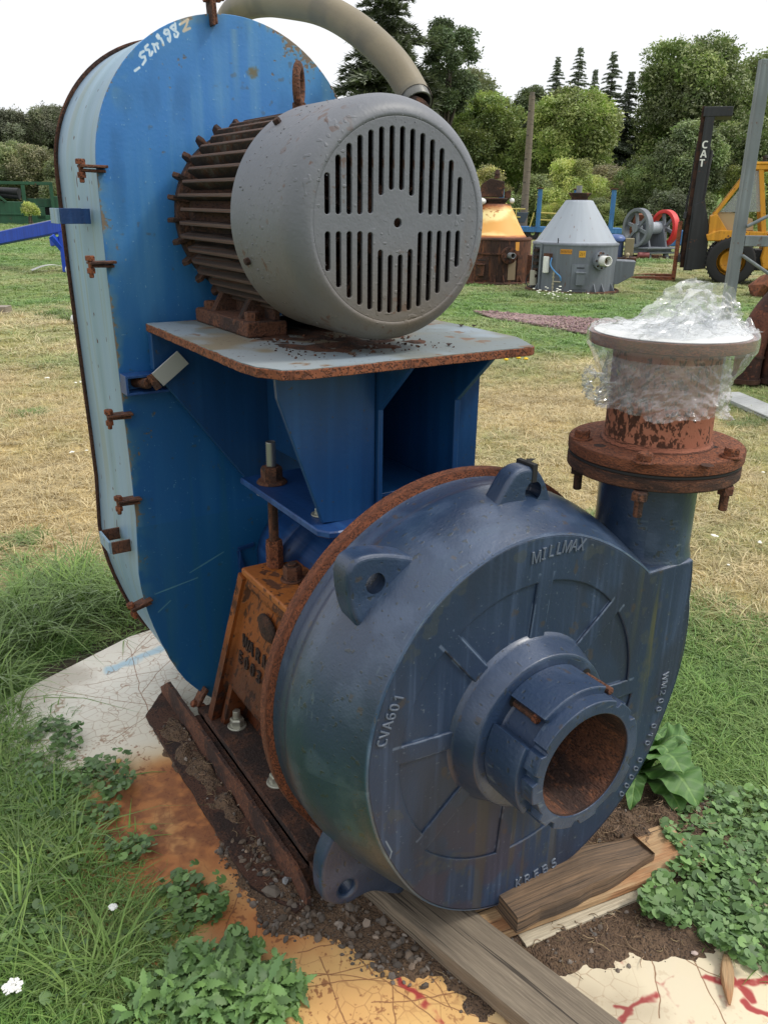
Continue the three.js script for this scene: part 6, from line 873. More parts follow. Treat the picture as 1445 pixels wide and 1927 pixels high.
// left side of the yard
{
  const P = D(52, 404, 58); P.y = gy(P.x, P.z); const o = local('green_screening_plant', 'dark green skid machine with open frame at the far left', 'screening plant');
  add('skid', [box(-3.2, 0, -1.1, 1.9, 0.55, 1.1, 0.03), box(-3.2, 0.55, 0.95, 0.0, 0.63, 1.15, 0.01)], M.green, o); add('hopper', prism([[-3.2, 0.6], [0.0, 0.6], [0.1, 1.3], [-3.2, 1.35]], -0.9, 0.95, 0.03), M.green, o);
  for (const x of [-3.1, -0.05, 1.55]) add('post', box(x - 0.11, 0.6, 0.8, x + 0.11, 2.3, 1.02, 0.01), M.green, o); add('top_beam', [box(-3.2, 2.3, 0.78, 1.66, 2.46, 1.04, 0.01), box(-3.2, 2.3, -1.0, 1.66, 2.46, -0.8, 0.01)], M.green, o); add('tilted_deck', barBetween(V(-2.9, 1.3, 0.3), V(-1.6, 2.05, 0.3), 1.2, 0.2, QY, 0.01), M.steelBlack, o); add('side_brace', barBetween(V(-1.9, 2.0, 1.0), V(-1.1, 1.3, 1.0), 0.12, 0.16, V(0, 0, 1), 0.01), M.green, o); add('roller', [cyl(V(-1.9, 1.9, -0.6), V(-0.3, 1.85, 0.4), 0.24), cyl(V(-2.2, 1.7, -0.6), V(-0.3, 1.6, 0.4), 0.16)], M.steelBlack, o);
  add('engine_house', [prism([[1.6, 0.95], [2.2, 0.6], [2.7, 0.75], [2.85, 1.3], [2.8, 1.65], [1.6, 1.65]], -0.7, 0.85, 0.03), box(0.1, 1.0, -0.7, 1.6, 1.5, 0.7, 0.03)], M.green, o); add('engine_block', [box(1.0, 0.5, -0.5, 2.0, 1.0, 0.5, 0.05), cyl(V(1.5, 0.5, 0.5), V(1.5, 0.8, 0.9), 0.2)], M.black, o); add('cabinet', box(0.55, 0.3, 0.7, 1.05, 1.0, 1.1, 0.02), M.green, o); add('exhaust', cyl(V(2.2, 1.65, 0), V(2.2, 2.0, 0), 0.08), M.green, o);
  ORG = V(0, 0, 0); place(o, P, faceCam(P)); o.scale.setScalar(0.98);
  // blue boom
  const a = D(-14, 452, 22), b = D(124, 424, 19); const m = thing('blue_boom', 'bright blue steel boom on a short leg at the left edge', 'boom', [b.x, gy(b.x, b.z), b.z]); const BB = mat(paintMaps([16, 64, 176], { seed: 1451, rust: 0.02, fade: [60, 110, 190], fadeAmt: 0.1, rough: 0.4 }), 1.5, {});
  add('beam', barBetween(a, b, 0.24, 0.26, QY, 0.02), BB, m); add('top_strip', barBetween(a.clone().add(V(0, 0.139, 0)), b.clone().add(V(0, 0.139, 0)), 0.2, 0.016, QY, 0.002), flat(0.4, 0.42, 0.44), m); add('leg', barBetween(b.clone().add(V(-0.08, -0.14, 0)), V(b.x - 0.08, gy(b.x, b.z), b.z), 0.16, 0.12, R0, 0.01), BB, m); const f = D(103, 456, 19.3); add('foot', [barBetween(f, V(b.x - 0.1, f.y + 0.05, b.z), 0.2, 0.15, QY, 0.01), barBetween(b.clone().add(V(-0.3, -0.2, 0)), V(b.x - 0.05, b.y - 0.55, b.z), 0.1, 0.1, R0, 0.01)], BB, m); ORG = V(0, 0, 0);
  const ball = (px, py, d, r, l) => { const w = D(px, py, d), g = onGround(w), s = thing('white_ball', l, 'ball', [g.x, g.y, g.z]); add('shell', new THREE.SphereGeometry(r, 28, 20).translate(g.x, g.y + r * 0.96, g.z), M.white, s); add('seam', new THREE.TorusGeometry(r, r * 0.03, 6, 32).rotateX(Math.PI / 2).translate(g.x, g.y + r * 0.96, g.z), flat(0.5, 0.5, 0.48), s); ORG = V(0, 0, 0); };
  ball(131, 480, 18.5, 0.11, 'upper white ball in the grass against the guard edge'); ball(139, 562, 11, 0.062, 'lower smaller white ball half hidden behind the guard edge');
  const t = D(112, 396, 60), tp = onGround(t), tr = thing('tarp_heap', 'heap with blue and white tarp beside the green machine', 'tarp heap', [tp.x, tp.y, tp.z]); const heapG = (s, dx, h) => { const g = new THREE.IcosahedronGeometry(1, 3), p = g.attributes.position; for (let i = 0; i < p.count; i++) { const q = V().fromBufferAttribute(p, i), k = 0.7 + 0.6 * n3(q.x * 2 + dx, q.y * 2, q.z * 2, 3, 1461); p.setXYZ(i, q.x * k * s + dx, Math.max(-0.1, q.y * k * h) + 0.1, q.z * k * s); } g.computeVertexNormals(); return g.translate(tp.x, tp.y, tp.z); };
  add('blue_sheet', heapG(0.75, 0.5, 0.9), flat(0.1, 0.3, 0.65), tr); add('white_sheet', heapG(0.6, -0.2, 0.5), M.white, tr); add('rusty_sheet', heapG(0.9, -1.0, 0.6), flat(0.16, 0.07, 0.05), tr); ORG = V(0, 0, 0);
  const b0 = D(-8, 549, 12.6), bb = onGround(b0, 0.05); ORG = bb; const bm = add('weathered_block', barBetween(bb.clone().addScaledVector(R0, -0.25), bb.clone().addScaledVector(R0, 0.15), 0.2, 0.09, QY, 0.008), mat(woodMaps([120, 110, 98], [150, 140, 126], 1471), [0.6, 0.2], {}), scene); bm.position.copy(bb); ORG = V(0, 0, 0); tag(bm, 'weathered wood block in the grass at the left edge', 'wood block');
  const wr = D(88, 492, 17); // pale sheet scrap by the boom foot
  const sp = onGround(D(92, 461, 19.5)), sc = thing('pale_scrap', 'curved pale scrap of sheet lying under the blue boom foot', 'scrap sheet', [sp.x, sp.y, sp.z]); add('sheet', grid(20, 6, (u, v) => V(sp.x + (u - 0.5) * 0.8, sp.y + 0.03 + 0.1 * Math.sin(u * Math.PI), sp.z + (v - 0.5) * 0.25)), flat(0.5, 0.5, 0.47, 0.7, { side: THREE.DoubleSide }), sc); ORG = V(0, 0, 0);
  // white house glimpsed between the trees
  const hp = D(946, 345, 92); hp.y = gy(hp.x, hp.z); const h = local('white_house', 'low dark-windowed building glimpsed under the olive trees', 'house'); add('wall', box(-4, 0, -2, 4, 2.4, 2, 0.02), flat(0.06, 0.065, 0.075, 0.8), h); for (const x of [-2.6, 0, 2.6]) add('window', box(x - 0.6, 0.9, 2.0, x + 0.6, 1.8, 2.04, 0.01), flat(0.4, 0.45, 0.5, 0.3), h); add('roof', prism([[-4.4, 2.4], [4.4, 2.4], [3, 3.8], [-3, 3.8]], -2.4, 2.4, 0.02), flat(0.05, 0.05, 0.055, 0.9), h); ORG = V(0, 0, 0); place(h, hp, faceCam(hp));
}
// strip of reddish gravel
{
  const poly = gp([[890, 586], [960, 589], [1050, 596], [1130, 603], [1210, 612], [1200, 640], [1125, 632], [1060, 622], [990, 608], [930, 598]]), GR = maps(512, 512, (u, v) => { const a = fbm(u, v, 50, 50, 2, 1501), b = fbm(u, v, 90, 90, 2, 1511), c = mix3([110, 86, 84], [168, 140, 136], a * 0.5 + b * 0.5); return { c: mix3(c, [70, 56, 54], sst(0.6, 0.75, b)), r: 0.95, h: a * 0.5 + b * 0.5 }; });
  const g = boxUV(prismY(poly, 0, 0.02, 0.004)), p = g.attributes.position; for (let i = 0; i < p.count; i++) p.setY(i, p.getY(i) + gy(p.getX(i), p.getZ(i)) + 0.01); struct('gravel_strip', g, mat(GR, 0.8, { bumpScale: 0.02 }), 'strip of reddish crushed stone across the lawn');
  const r = rng(1521), st = new THREE.IcosahedronGeometry(1, 0), im = new THREE.InstancedMesh(st, flat(0.26, 0.18, 0.17, 0.9), 2600), m4 = new THREE.Matrix4(), q = new THREE.Quaternion(), c = new THREE.Color(); let n = 0; const xs = poly.map((k) => k[0]), zs = poly.map((k) => k[1]), x0 = Math.min(...xs), x1 = Math.max(...xs), z0 = Math.min(...zs), z1 = Math.max(...zs);
  for (let t = 0; t < 20000 && n < 2600; t++) { const x = mix(x0, x1, r()), z = mix(z0, z1, r()); if (!inPoly(x, z, poly)) continue; const s = 0.008 + 0.022 * r() * r(); q.setFromEuler(new THREE.Euler(r() * 6, r() * 6, 0)); m4.compose(V(x, gy(x, z) + 0.03, z), q, V(s, s * 0.7, s)); im.setMatrixAt(n, m4); const k = 0.5 + r(); c.setRGB(k, k * (0.9 + 0.2 * r()), k * (0.9 + 0.2 * r())); im.setColorAt(n, c); n++; } im.count = n; im.name = 'crushed_stone'; tag(im, 'loose reddish crushed stone on the gravel strip', 'crushed stone'); im.userData.kind = 'stuff'; im.castShadow = im.receiveShadow = true; scene.add(im);
}

// ---------------------------------------------------------------- trees and shrubs
const leafMat = (o = {}) => new THREE.MeshPhysicalMaterial({ color: 0xffffff, roughness: 0.75, transmission: 0.4, thickness: 0, side: THREE.DoubleSide, ...o });
const LEAF = leafMat({ vertexColors: false }), BARK = mat(woodMaps([62, 54, 46], [92, 82, 70], 1601), [2, 0.6], {});
function clusterGeo(seed, n, size, narrow = 0.55) { // a spray of n folded leaves within radius 0.5
  const r = rng(seed), pos = [], idx = []; let k = 0;
  for (let i = 0; i < n; i++) {
    const d = V(r() - 0.5, r() - 0.5, r() - 0.5).normalize(), c = d.clone().multiplyScalar(0.5 * Math.cbrt(r())); c.y *= 0.8;
    const ax = V(r() - 0.5, (r() - 0.6) * 0.8, r() - 0.5).normalize(), up = V(r() - 0.5, 0.8 + r(), r() - 0.5).normalize(), s = ax.clone().cross(up).normalize(), L = size * (0.6 + 0.8 * r()), w = L * narrow * 0.5, nrm = s.clone().cross(ax);
    const pts = [c.clone(), c.clone().addScaledVector(ax, L * 0.45).addScaledVector(s, w).addScaledVector(nrm, 0.12 * L), c.clone().addScaledVector(ax, L), c.clone().addScaledVector(ax, L * 0.45).addScaledVector(s, -w).addScaledVector(nrm, 0.12 * L)];
    for (const q of pts) pos.push(q.x, q.y, q.z); idx.push(k, k + 1, k + 2, k, k + 2, k + 3); k += 4;
  }
  const g = new THREE.BufferGeometry(); g.setAttribute('position', new THREE.Float32BufferAttribute(pos, 3)); g.setIndex(idx); g.computeVertexNormals(); return g;
}
const CL = [clusterGeo(1, 40, 0.21), clusterGeo(2, 40, 0.21), clusterGeo(3, 44, 0.19)], CLF = [clusterGeo(4, 56, 0.17), clusterGeo(5, 56, 0.17)];
function sprayGeo(seed) { // a drooping conifer branch along +x, length 1
  const r = rng(seed), pos = [], idx = []; let k = 0;
  for (let i = 0; i < 230; i++) { const t = Math.pow(r(), 0.8), w = 0.26 * (1 - t) + 0.05, c = V(t, -0.16 * t * t - 0.02 + (r() - 0.5) * 0.08, (r() - 0.5) * 2 * w), ax = V(0.6 + r() * 0.5, (r() - 0.65) * 0.9, Math.sign(c.z) * r() * 1.2).normalize(), s = ax.clone().cross(V(r() - 0.5, 1, r() - 0.5)).normalize(), L = 0.12 + 0.1 * r(), ww = 0.022 + 0.016 * r(); const p = [c.clone().addScaledVector(s, ww), c.clone().addScaledVector(s, -ww), c.clone().addScaledVector(ax, L)]; for (const q of p) pos.push(q.x, q.y, q.z); idx.push(k, k + 1, k + 2); k += 3; }
  const g = new THREE.BufferGeometry(); g.setAttribute('position', new THREE.Float32BufferAttribute(pos, 3)); g.setIndex(idx); g.computeVertexNormals(); return g;
}
const SPR = [sprayGeo(11), sprayGeo(12)];
const T4 = new THREE.Matrix4(), TQ = new THREE.Quaternion(), TC = new THREE.Color();
// a crown given by lobes [x, y, z, rx, ry, rz]; clusters sit on and under the lobes' skins
function crown(parent, lobes, n, size, col, seed, geos = CL, name = 'crown') {
  const r = rng(seed), tot = lobes.reduce((a, l) => a + l[3] * l[4], 0), lists = geos.map(() => []);
  for (const l of lobes) { const m = Math.max(6, Math.round(n * l[3] * l[4] / tot)), lt = 0.62 + 0.75 * r();
    for (let i = 0; i < m; i++) { const d = V(r() - 0.5, r() - 0.42, r() - 0.5).normalize(), k = r() < 0.06 ? 1.05 + 0.3 * r() : 0.55 + 0.48 * Math.pow(r(), 0.5), p = V(l[0] + d.x * l[3] * k, l[1] + d.y * l[4] * k, l[2] + d.z * l[5] * k), s = size * (0.7 + 0.6 * r()), v = lt * (0.72 + 0.5 * r()); lists[i % geos.length].push([p, s, v, r()]); } }
  lists.forEach((L, gi) => { const im = new THREE.InstancedMesh(geos[gi], LEAF, L.length); L.forEach(([p, s, v, h], i) => { TQ.setFromEuler(new THREE.Euler((h - 0.5) * 1.6, h * 40, (h * 7 % 1 - 0.5) * 1.6)); T4.compose(p, TQ, V(s, s * 0.85, s)); im.setMatrixAt(i, T4); TC.setRGB(col[0] * v * (0.9 + 0.25 * h), col[1] * v, col[2] * v * (0.8 + 0.4 * (h * 3 % 1))); im.setColorAt(i, TC); }); im.userData.kind = 'stuff'; im.name = nm(name); im.castShadow = im.receiveShadow = true; parent.add(im); });
}
function limbs(parent, h, r0, lobes, seed) { const gs = [cyl(V(0, -0.3, 0), V(0.1, h * 0.35, 0), r0, r0 * 0.75, 12), cyl(V(0.1, h * 0.35, 0), V(0.0, h * 0.8, 0.1), r0 * 0.75, r0 * 0.25, 10)]; const r = rng(seed); for (const l of lobes.slice(0, 9)) { const a = V(0.08, h * (0.22 + 0.3 * r()), 0), b = V(l[0] * 0.8, l[1], l[2] * 0.8), m = a.clone().lerp(b, 0.5).add(V(0, -0.2, 0)); gs.push(cyl(a, m, r0 * 0.4, r0 * 0.25, 8), cyl(m, b, r0 * 0.25, r0 * 0.08, 8)); } add('trunk', gs, BARK, parent); }
// broadleaf tree: crown box in pixels at a distance
function broadleaf(name, label, px, topY, w, botY, d, col, o = {}) {
  const s = d / F_PX, base = D(px, (topY + botY) / 2, d), gyb = gy(base.x, base.z), yTop = D(px, topY, d).y - gyb, yBot = D(px, botY, d).y - gyb, R = w * s / 2 * 1.02, seed = Math.round(px * 31 + topY * 7 + d);
  const t = local(name, label, o.cat ?? 'tree', o.group), r = rng(seed), H = yTop - yBot, lobes = [], nl = Math.round((o.lobes ?? 20) * 1.5);
  for (let i = 0; i < nl; i++) { const k = clamp((i + 0.5) / nl + (r() - 0.5) * 0.12, 0.02, 0.97), y = yBot + H * (0.12 + 0.76 * k), prof = Math.sqrt(Math.max(0.04, 1 - Math.pow((k - (o.mid ?? 0.42)) / (k > (o.mid ?? 0.42) ? 1 - (o.mid ?? 0.42) : (o.mid ?? 0.42) + 0.25), 2))), a = i * 2.4 + r() * 0.9, q = R * prof * (0.35 + 0.5 * r()), lr = R * (0.2 + 0.2 * r()) * (0.65 + 0.35 * prof); lobes.push([q * Math.cos(a), y, q * Math.sin(a), lr, Math.min(lr * 0.8, H * 0.2 + 0.2), lr]); }
  if (!o.bush) limbs(t, Math.max(yTop, 1), o.trunk ?? 0.028 * yTop, lobes, seed); else { const st = []; for (let i = 0; i < 5; i++) st.push(cyl(V((r() - 0.5) * 0.4, -0.1, (r() - 0.5) * 0.4), V((r() - 0.5) * R, yTop * 0.6, (r() - 0.5) * R), 0.05, 0.02, 6)); add('stems', st, BARK, t); }
  crown(t, lobes, o.n ?? 1300, o.size ?? 0.95, col, seed, o.fine ? CLF : CL);
  ORG = V(0, 0, 0); place(t, V(base.x, gyb, base.z), r() * 6); return t;
}
function conifer(name, label, px, topY, w, d, col, o = {}) {
  const s = d / F_PX, base = D(px, topY, d), gyb = gy(base.x, base.z), H = D(px, topY, d).y - gyb, R = w * s / 2, seed = Math.round(px * 17 + topY * 3 + d), t = local(name, label, 'tree', o.group), r = rng(seed);
  add('trunk', cyl(V(0, -0.3, 0), V(0, H * 0.97, 0), 0.022 * H, 0.02, 10), BARK, t);
  const L = [[], []], lv = o.levels ?? 40, y0 = (o.y0 ?? 0.08) * H; for (let i = 0; i < lv; i++) { const k = i / (lv - 1), y = mix(y0, H * 0.985, k), rad = R * Math.pow(1 - k, o.pow ?? 0.85) * (0.8 + 0.4 * r()) + 0.12, nb = Math.max(4, Math.round(mix(10, 5, k))); for (let b = 0; b < nb; b++) { const a = (b + r() * 0.8) / nb * 6.283, len = rad * (0.75 + 0.5 * r()); L[b % 2].push([y + (r() - 0.5) * H / lv, a, len, (0.7 + 0.5 * r()) * (0.8 + 0.3 * k)]); } }
  L.forEach((l, gi) => { const im = new THREE.InstancedMesh(SPR[gi], LEAF, l.length); l.forEach(([y, a, len, v], i) => { TQ.setFromEuler(new THREE.Euler(0, a, (o.lift ?? 0.08) + (v - 0.9) * 0.3, 'YXZ')); T4.compose(V(0, y, 0), TQ, V(len * 1.1, Math.max(0.9, len * 1.1) * (o.thick ?? 1), Math.max(0.8, len * 1.3))); im.setMatrixAt(i, T4); TC.setRGB(col[0] * v, col[1] * v, col[2] * v); im.setColorAt(i, TC); }); im.userData.kind = 'stuff'; im.name = nm('crown'); im.castShadow = im.receiveShadow = true; t.add(im); });
  ORG = V(0, 0, 0); place(t, V(base.x, gyb, base.z), r() * 6); return t;
}
const GRN = [0.229, 0.3, 0.0975], DK = [0.133, 0.177, 0.0693], OLV = [0.297, 0.392, 0.113], LT = [0.455, 0.532, 0.161], PIN = [0.133, 0.166, 0.0781], SPC = [0.199, 0.25, 0.146], BRN = [0.277, 0.262, 0.138], YEL = [0.474, 0.48, 0.16];
broadleaf('maple_tree', 'tallest broad dark green tree, right of the spruces', 1305, 58, 205, 345, 66, GRN, { n: 3000, lobes: 34, size: 1.05 });
broadleaf('maple_tree', 'dark green tree cut off by the upper right edge', 1462, 84, 190, 330, 72, GRN, { n: 2200, lobes: 26, size: 1.05 });
broadleaf('maple_tree', 'low dark tree filling the gap below the rightmost crown', 1400, 220, 130, 372, 60, [0.186, 0.245, 0.0781], { n: 1300, lobes: 16 });
broadleaf('young_tree', 'fresh green young tree in front of the tallest broad tree', 1292, 224, 104, 372, 50, [0.229, 0.304, 0.117], { n: 1300, lobes: 18, size: 0.7 });
broadleaf('olive_tree', 'rounded olive green tree left of the nearer utility pole', 912, 168, 170, 352, 60, OLV, { n: 2000, lobes: 24, size: 0.85 });
broadleaf('olive_tree', 'rounded yellowish green tree right of the nearer utility pole', 1072, 160, 168, 345, 58, [0.328, 0.414, 0.113], { n: 2200, lobes: 26, size: 0.85 });
broadleaf('far_tree', 'pale distant tree seen between the dark pine and olive trees', 862, 128, 135, 260, 105, [0.295, 0.355, 0.174], { n: 1300, lobes: 18, size: 1.3 });  // distance haze put into its paler leaf colour
broadleaf('far_tree', 'small dark distant tree left of the spruces', 1000, 164, 70, 260, 95, DK, { n: 700, lobes: 12, size: 1.1 });
broadleaf('dark_tree', 'dark loose tree leaning right beside the tall pine', 845, 20, 108, 240, 56, [0.11, 0.165, 0.0605], { n: 760, lobes: 9, size: 0.75, mid: 0.65 });
broadleaf('dark_tree', 'dark tree low behind the top of the motor', 800, 190, 120, 372, 62, [0.16, 0.21, 0.0781], { n: 1100, lobes: 14 });
conifer('pine_tree', 'tallest dark pine behind the conduit, cut by the top edge', 728, -95, 172, 54, PIN, { levels: 36, pow: 0.55, y0: 0.12, thick: 1.5, lift: 0.15 });
conifer('spruce_tree', 'leftmost spruce of the row on the skyline', 1050, 106, 84, 82, SPC, { group: 'spruces on the skyline' });
conifer('spruce_tree', 'tallest spruce of the row on the skyline', 1093, 86, 90, 80, SPC, { group: 'spruces on the skyline' });
conifer('spruce_tree', 'short spruce right after the tallest one', 1121, 128, 56, 84, SPC, { group: 'spruces on the skyline' });
conifer('spruce_tree', 'dense spruce standing by the thin distant pole', 1156, 96, 104, 64, SPC, { group: 'spruces on the skyline', levels: 34 });
conifer('spruce_tree', 'rightmost slim spruce touching the tallest broad tree', 1189, 132, 70, 65, SPC, { group: 'spruces on the skyline' });
const bush = (name, label, px, topY, w, botY, d, col, o = {}) => broadleaf(name, label, px, topY, w, botY, d, col, { bush: true, cat: 'shrub', n: 800, lobes: 12, size: 0.5, mid: 0.35, ...o });
bush('shrub', 'light green shrub behind the grey cone top', 1082, 292, 120, 436, 50, LT, { n: 1500, lobes: 18 });
bush('shrub', 'brownish green shrub right of the grey cone top', 1140, 302, 90, 430, 54, BRN, { n: 900 });
bush('shrub', 'dark green shrub behind the flywheels', 1216, 288, 130, 442, 50, [0.199, 0.267, 0.0866], { n: 1500, lobes: 18 });
bush('shrub', 'olive shrub just left of the forklift mast', 1302, 318, 96, 446, 49, [0.219, 0.284, 0.102], { n: 1000 });
bush('shrub', 'bright green shrub right of the forklift mast', 1408, 300, 90, 440, 50, [0.321, 0.378, 0.108], { n: 1000 });
bush('shrub', 'green shrub around the foot of the nearer pole', 1010, 328, 92, 436, 52, [0.295, 0.366, 0.119], { n: 1000 });
bush('shrub', 'yellow olive shrub beside the motor above the rusty head', 915, 306, 74, 420, 50, YEL, { n: 800 });
bush('shrub', 'low green shrub between rusty crusher and blue post', 952, 366, 80, 440, 50, [0.239, 0.322, 0.108], { n: 700 });
bush('shrub', 'yellow flowering weed shrub on the blue deck', 1046, 384, 60, 432, 42.5, [0.395, 0.436, 0.091], { n: 500, size: 0.3, fine: true });
bush('shrub', 'dark low shrub right behind the red flywheel', 1262, 350, 80, 446, 46, DK, { n: 700 });
bush('shrub', 'tall weed shrub by the right blue post', 1128, 372, 70, 440, 46, [0.229, 0.289, 0.0866], { n: 800, size: 0.35, fine: true });
bush('shrub', 'dark shrub filling the gap under the olive trees', 985, 310, 170, 400, 66, [0.147, 0.177, 0.0693], { n: 1300, size: 0.8 });
bush('shrub', 'dark shrub under the spruces', 1165, 270, 130, 400, 70, [0.133, 0.166, 0.0693], { n: 1400, size: 0.8 });
// left wood
const lp = [[-30, 214, 'pine at the left edge of the far wood', 96, 100], [22, 204, 'pine second from the left edge in the far wood', 92, 98], [62, 212, 'shorter pine in the middle of the far wood', 80, 102], [88, 196, 'pine right of the middle in the far wood', 90, 97], [124, 192, 'pine of the far wood partly hidden by the guard', 96, 99]];
for (const [px, ty, l, w, d] of lp) broadleaf('scots_pine', l, px, ty, w, 330, d, [0.173, 0.199, 0.108], { n: 1300, lobes: 20, size: 1.0, fine: true, mid: 0.5, group: 'pines of the far left wood', trunk: 0.2 });
bush('shrub', 'green thicket below the left pines', 20, 262, 110, 395, 84, [0.239, 0.289, 0.119], { n: 1300, size: 0.8, lobes: 18 });
bush('shrub', 'brownish thicket behind the green machine', 72, 272, 100, 395, 82, [0.257, 0.273, 0.138], { n: 1300, size: 0.8, lobes: 18 });
bush('shrub', 'lighter thicket next to the guard edge', 122, 296, 80, 398, 80, [0.277, 0.328, 0.147], { n: 1000, size: 0.8, lobes: 14 });
bush('shrub', 'dark thicket at the far left edge', -42, 280, 110, 398, 82, DK, { n: 1000, size: 0.8, lobes: 14 });
bush('shrub', 'leafy weed growing on the green machine', 57, 382, 22, 404, 55.5, LT, { n: 260, size: 0.35, fine: true, lobes: 7 });

// ---------------------------------------------------------------- grass and small plants
LITE = false;
const GRASSM = new THREE.MeshPhysicalMaterial({ color: 0xffffff, roughness: 0.7, transmission: 0.25, thickness: 0, side: THREE.DoubleSide });
function tuft(seed, n, len, wid, spread, lean) { // n bent blades
  const r = rng(seed), pos = [], idx = []; let k = 0;
  for (let i = 0; i < n; i++) { const a = r() * 6.283, L = len * (0.45 + 0.7 * r()), w = wid * (0.6 + 0.6 * r()), o = V(Math.cos(a) * spread * r(), 0, Math.sin(a) * spread * r()), dir = V(Math.cos(a + r() - 0.5), 0, Math.sin(a + r() - 0.5)), side = V(-dir.z, 0, dir.x), le = lean * (0.3 + 1.1 * r()), S = 4;
    for (let s = 0; s <= S; s++) { const t = s / S, b = le * t * t, p = o.clone().addScaledVector(dir, L * (b * 0.9 + t * 0.12)).add(V(0, L * (t - 0.42 * b * t), 0)), ww = w * (1 - t * t) * 0.5 + 0.0002; const q = side.clone().applyAxisAngle(dir, (r() - 0.5) * 0.5); pos.push(p.x - q.x * ww, p.y - q.y * ww, p.z - q.z * ww, p.x + q.x * ww, p.y + q.y * ww, p.z + q.z * ww); if (s < S) idx.push(k, k + 1, k + 3, k, k + 3, k + 2); k += 2; } }
  const g = new THREE.BufferGeometry(); g.setAttribute('position', new THREE.Float32BufferAttribute(pos, 3)); g.setIndex(idx); g.computeVertexNormals(); return g;
}
function scatter(name, label, geos, N, pick, seed, m = GRASSM, cat = 'grass') { // pick(r) -> null or { p, s, sy, c, tilt }
  const r = rng(seed), L = geos.map(() => []); let tries = 0, n = 0; while (n < N && tries < N * 14) { tries++; const q = pick(r); if (q) { L[n % geos.length].push(q); n++; } }
  L.forEach((l, gi) => { if (!l.length) return; const im = new THREE.InstancedMesh(geos[gi], m, l.length); l.forEach((q, i) => { TQ.setFromEuler(new THREE.Euler((q.tilt ?? 0) * (q.u - 0.5), q.u * 6.283 * 7, (q.tilt ?? 0) * ((q.u * 13) % 1 - 0.5), 'YXZ')); T4.compose(q.p, TQ, V(q.s, q.sy ?? q.s, q.s)); im.setMatrixAt(i, T4); TC.setRGB(...q.c); im.setColorAt(i, TC); }); im.name = nm(name); im.castShadow = im.receiveShadow = true; im.userData.kind = 'stuff'; tag(im, label[gi] ?? label[0], cat); scene.add(im); });
}
const SHORT = [tuft(1, 12, 0.05, 0.0032, 0.03, 0.9), tuft(2, 12, 0.055, 0.003, 0.034, 1.2), tuft(3, 14, 0.045, 0.003, 0.036, 1.0)], LUSH = [tuft(4, 11, 0.06, 0.0042, 0.03, 1.0), tuft(5, 12, 0.068, 0.0046, 0.035, 1.2), tuft(6, 10, 0.05, 0.0055, 0.03, 0.9)], LONG = [tuft(7, 16, 0.3, 0.008, 0.03, 1.25), tuft(8, 14, 0.34, 0.0085, 0.035, 1.45)];
const grassCol = (x, z, u, g0 = [0.1, 0.235, 0.03], d = dry(x, z)) => { const k = 0.75 + 0.5 * u, c = mix3(mix3(g0, [0.17, 0.31, 0.05], (u * 5) % 1), mix3([0.5, 0.4, 0.2], [0.62, 0.52, 0.3], (u * 3) % 1), clamp(d * 1.15 + ((u * 9) % 1 - 0.5) * 0.55 * sst(-0.05, 0.35, d))); return c.map((q) => q * k); };
const wedge = (r, r0, r1, a0 = -0.12, a1 = 1.24) => { const a = mix(a0, a1, r()), d = Math.sqrt(mix(r0 * r0, r1 * r1, r())); return [d * Math.sin(a), -d * Math.cos(a)]; };
const GRAV = gp([[890, 586], [960, 589], [1050, 596], [1130, 603], [1210, 612], [1200, 640], [1125, 632], [1060, 622], [990, 608], [930, 598]]);
const clear = (x, z) => !inPoly(x, z, GRAV);
scatter('short_lawn', ['short mown grass of the dry lawn around the pump', 'short lawn grass, straw and green mixed', 'low lawn grass mat'].slice(0, 1), SHORT, 30000, (r) => { const [x, z] = wedge(r, 1.6, 8.5); if (distBare(x, z) < 0.02 || inBare(x, z) || !clear(x, z)) return null; const u = r(), s = 0.7 + 0.7 * r(); return { p: V(x, gy(x, z) - 0.004, z), s, sy: s * (0.55 + 0.5 * r()), c: grassCol(x, z, u), u }; }, 701);
scatter('lawn', ['mown lawn in the middle of the yard'], SHORT, 42000, (r) => { const [x, z] = wedge(r, 8, 26); if (!clear(x, z)) return null; const u = r(), s = 1.5 + 1.5 * r(); return { p: V(x, gy(x, z) - 0.008, z), s, sy: s * 0.55, c: grassCol(x, z, u), u }; }, 702);
scatter('far_lawn', ['far lawn before the trees'], SHORT, 20000, (r) => { const [x, z] = wedge(r, 25, 62); const u = r(), s = 3 + 3 * r(); return { p: V(x, gy(x, z) - 0.01, z), s, sy: s * 0.5, c: grassCol(x, z, u), u }; }, 703);
// lush grass round the slab
const nearL = (r, w) => { const i = Math.floor(r() * (LEFT_EDGE.length - 1)), a = LEFT_EDGE[i], b = LEFT_EDGE[i + 1], t = r(); return [mix(a[0], b[0], t) - (r() * r()) * w, mix(a[1], b[1], t) + (r() - 0.5) * 0.25]; };
scatter('lush_grass', ['lush green grass crowding the left edge of the slab'], LUSH, 15000, (r) => { const [x, z] = nearL(r, 0.95); if (inBare(x, z) || x < -0.6) return null; const db = distBare(x, z); if (db < 0.012) return null; const u = r(), s = (0.55 + 0.55 * r()) * mix(0.5, 1.05, sst(0.01, 0.2, db)); return { p: V(x, gy(x, z) - 0.004, z), s, sy: s * (0.7 + 0.5 * r()), c: grassCol(x, z, u, [0.07, 0.2, 0.025], -0.1 + 0.3 * n2(x * 7, z * 7, 2, 705)), u, tilt: 0.3 }; }, 704);
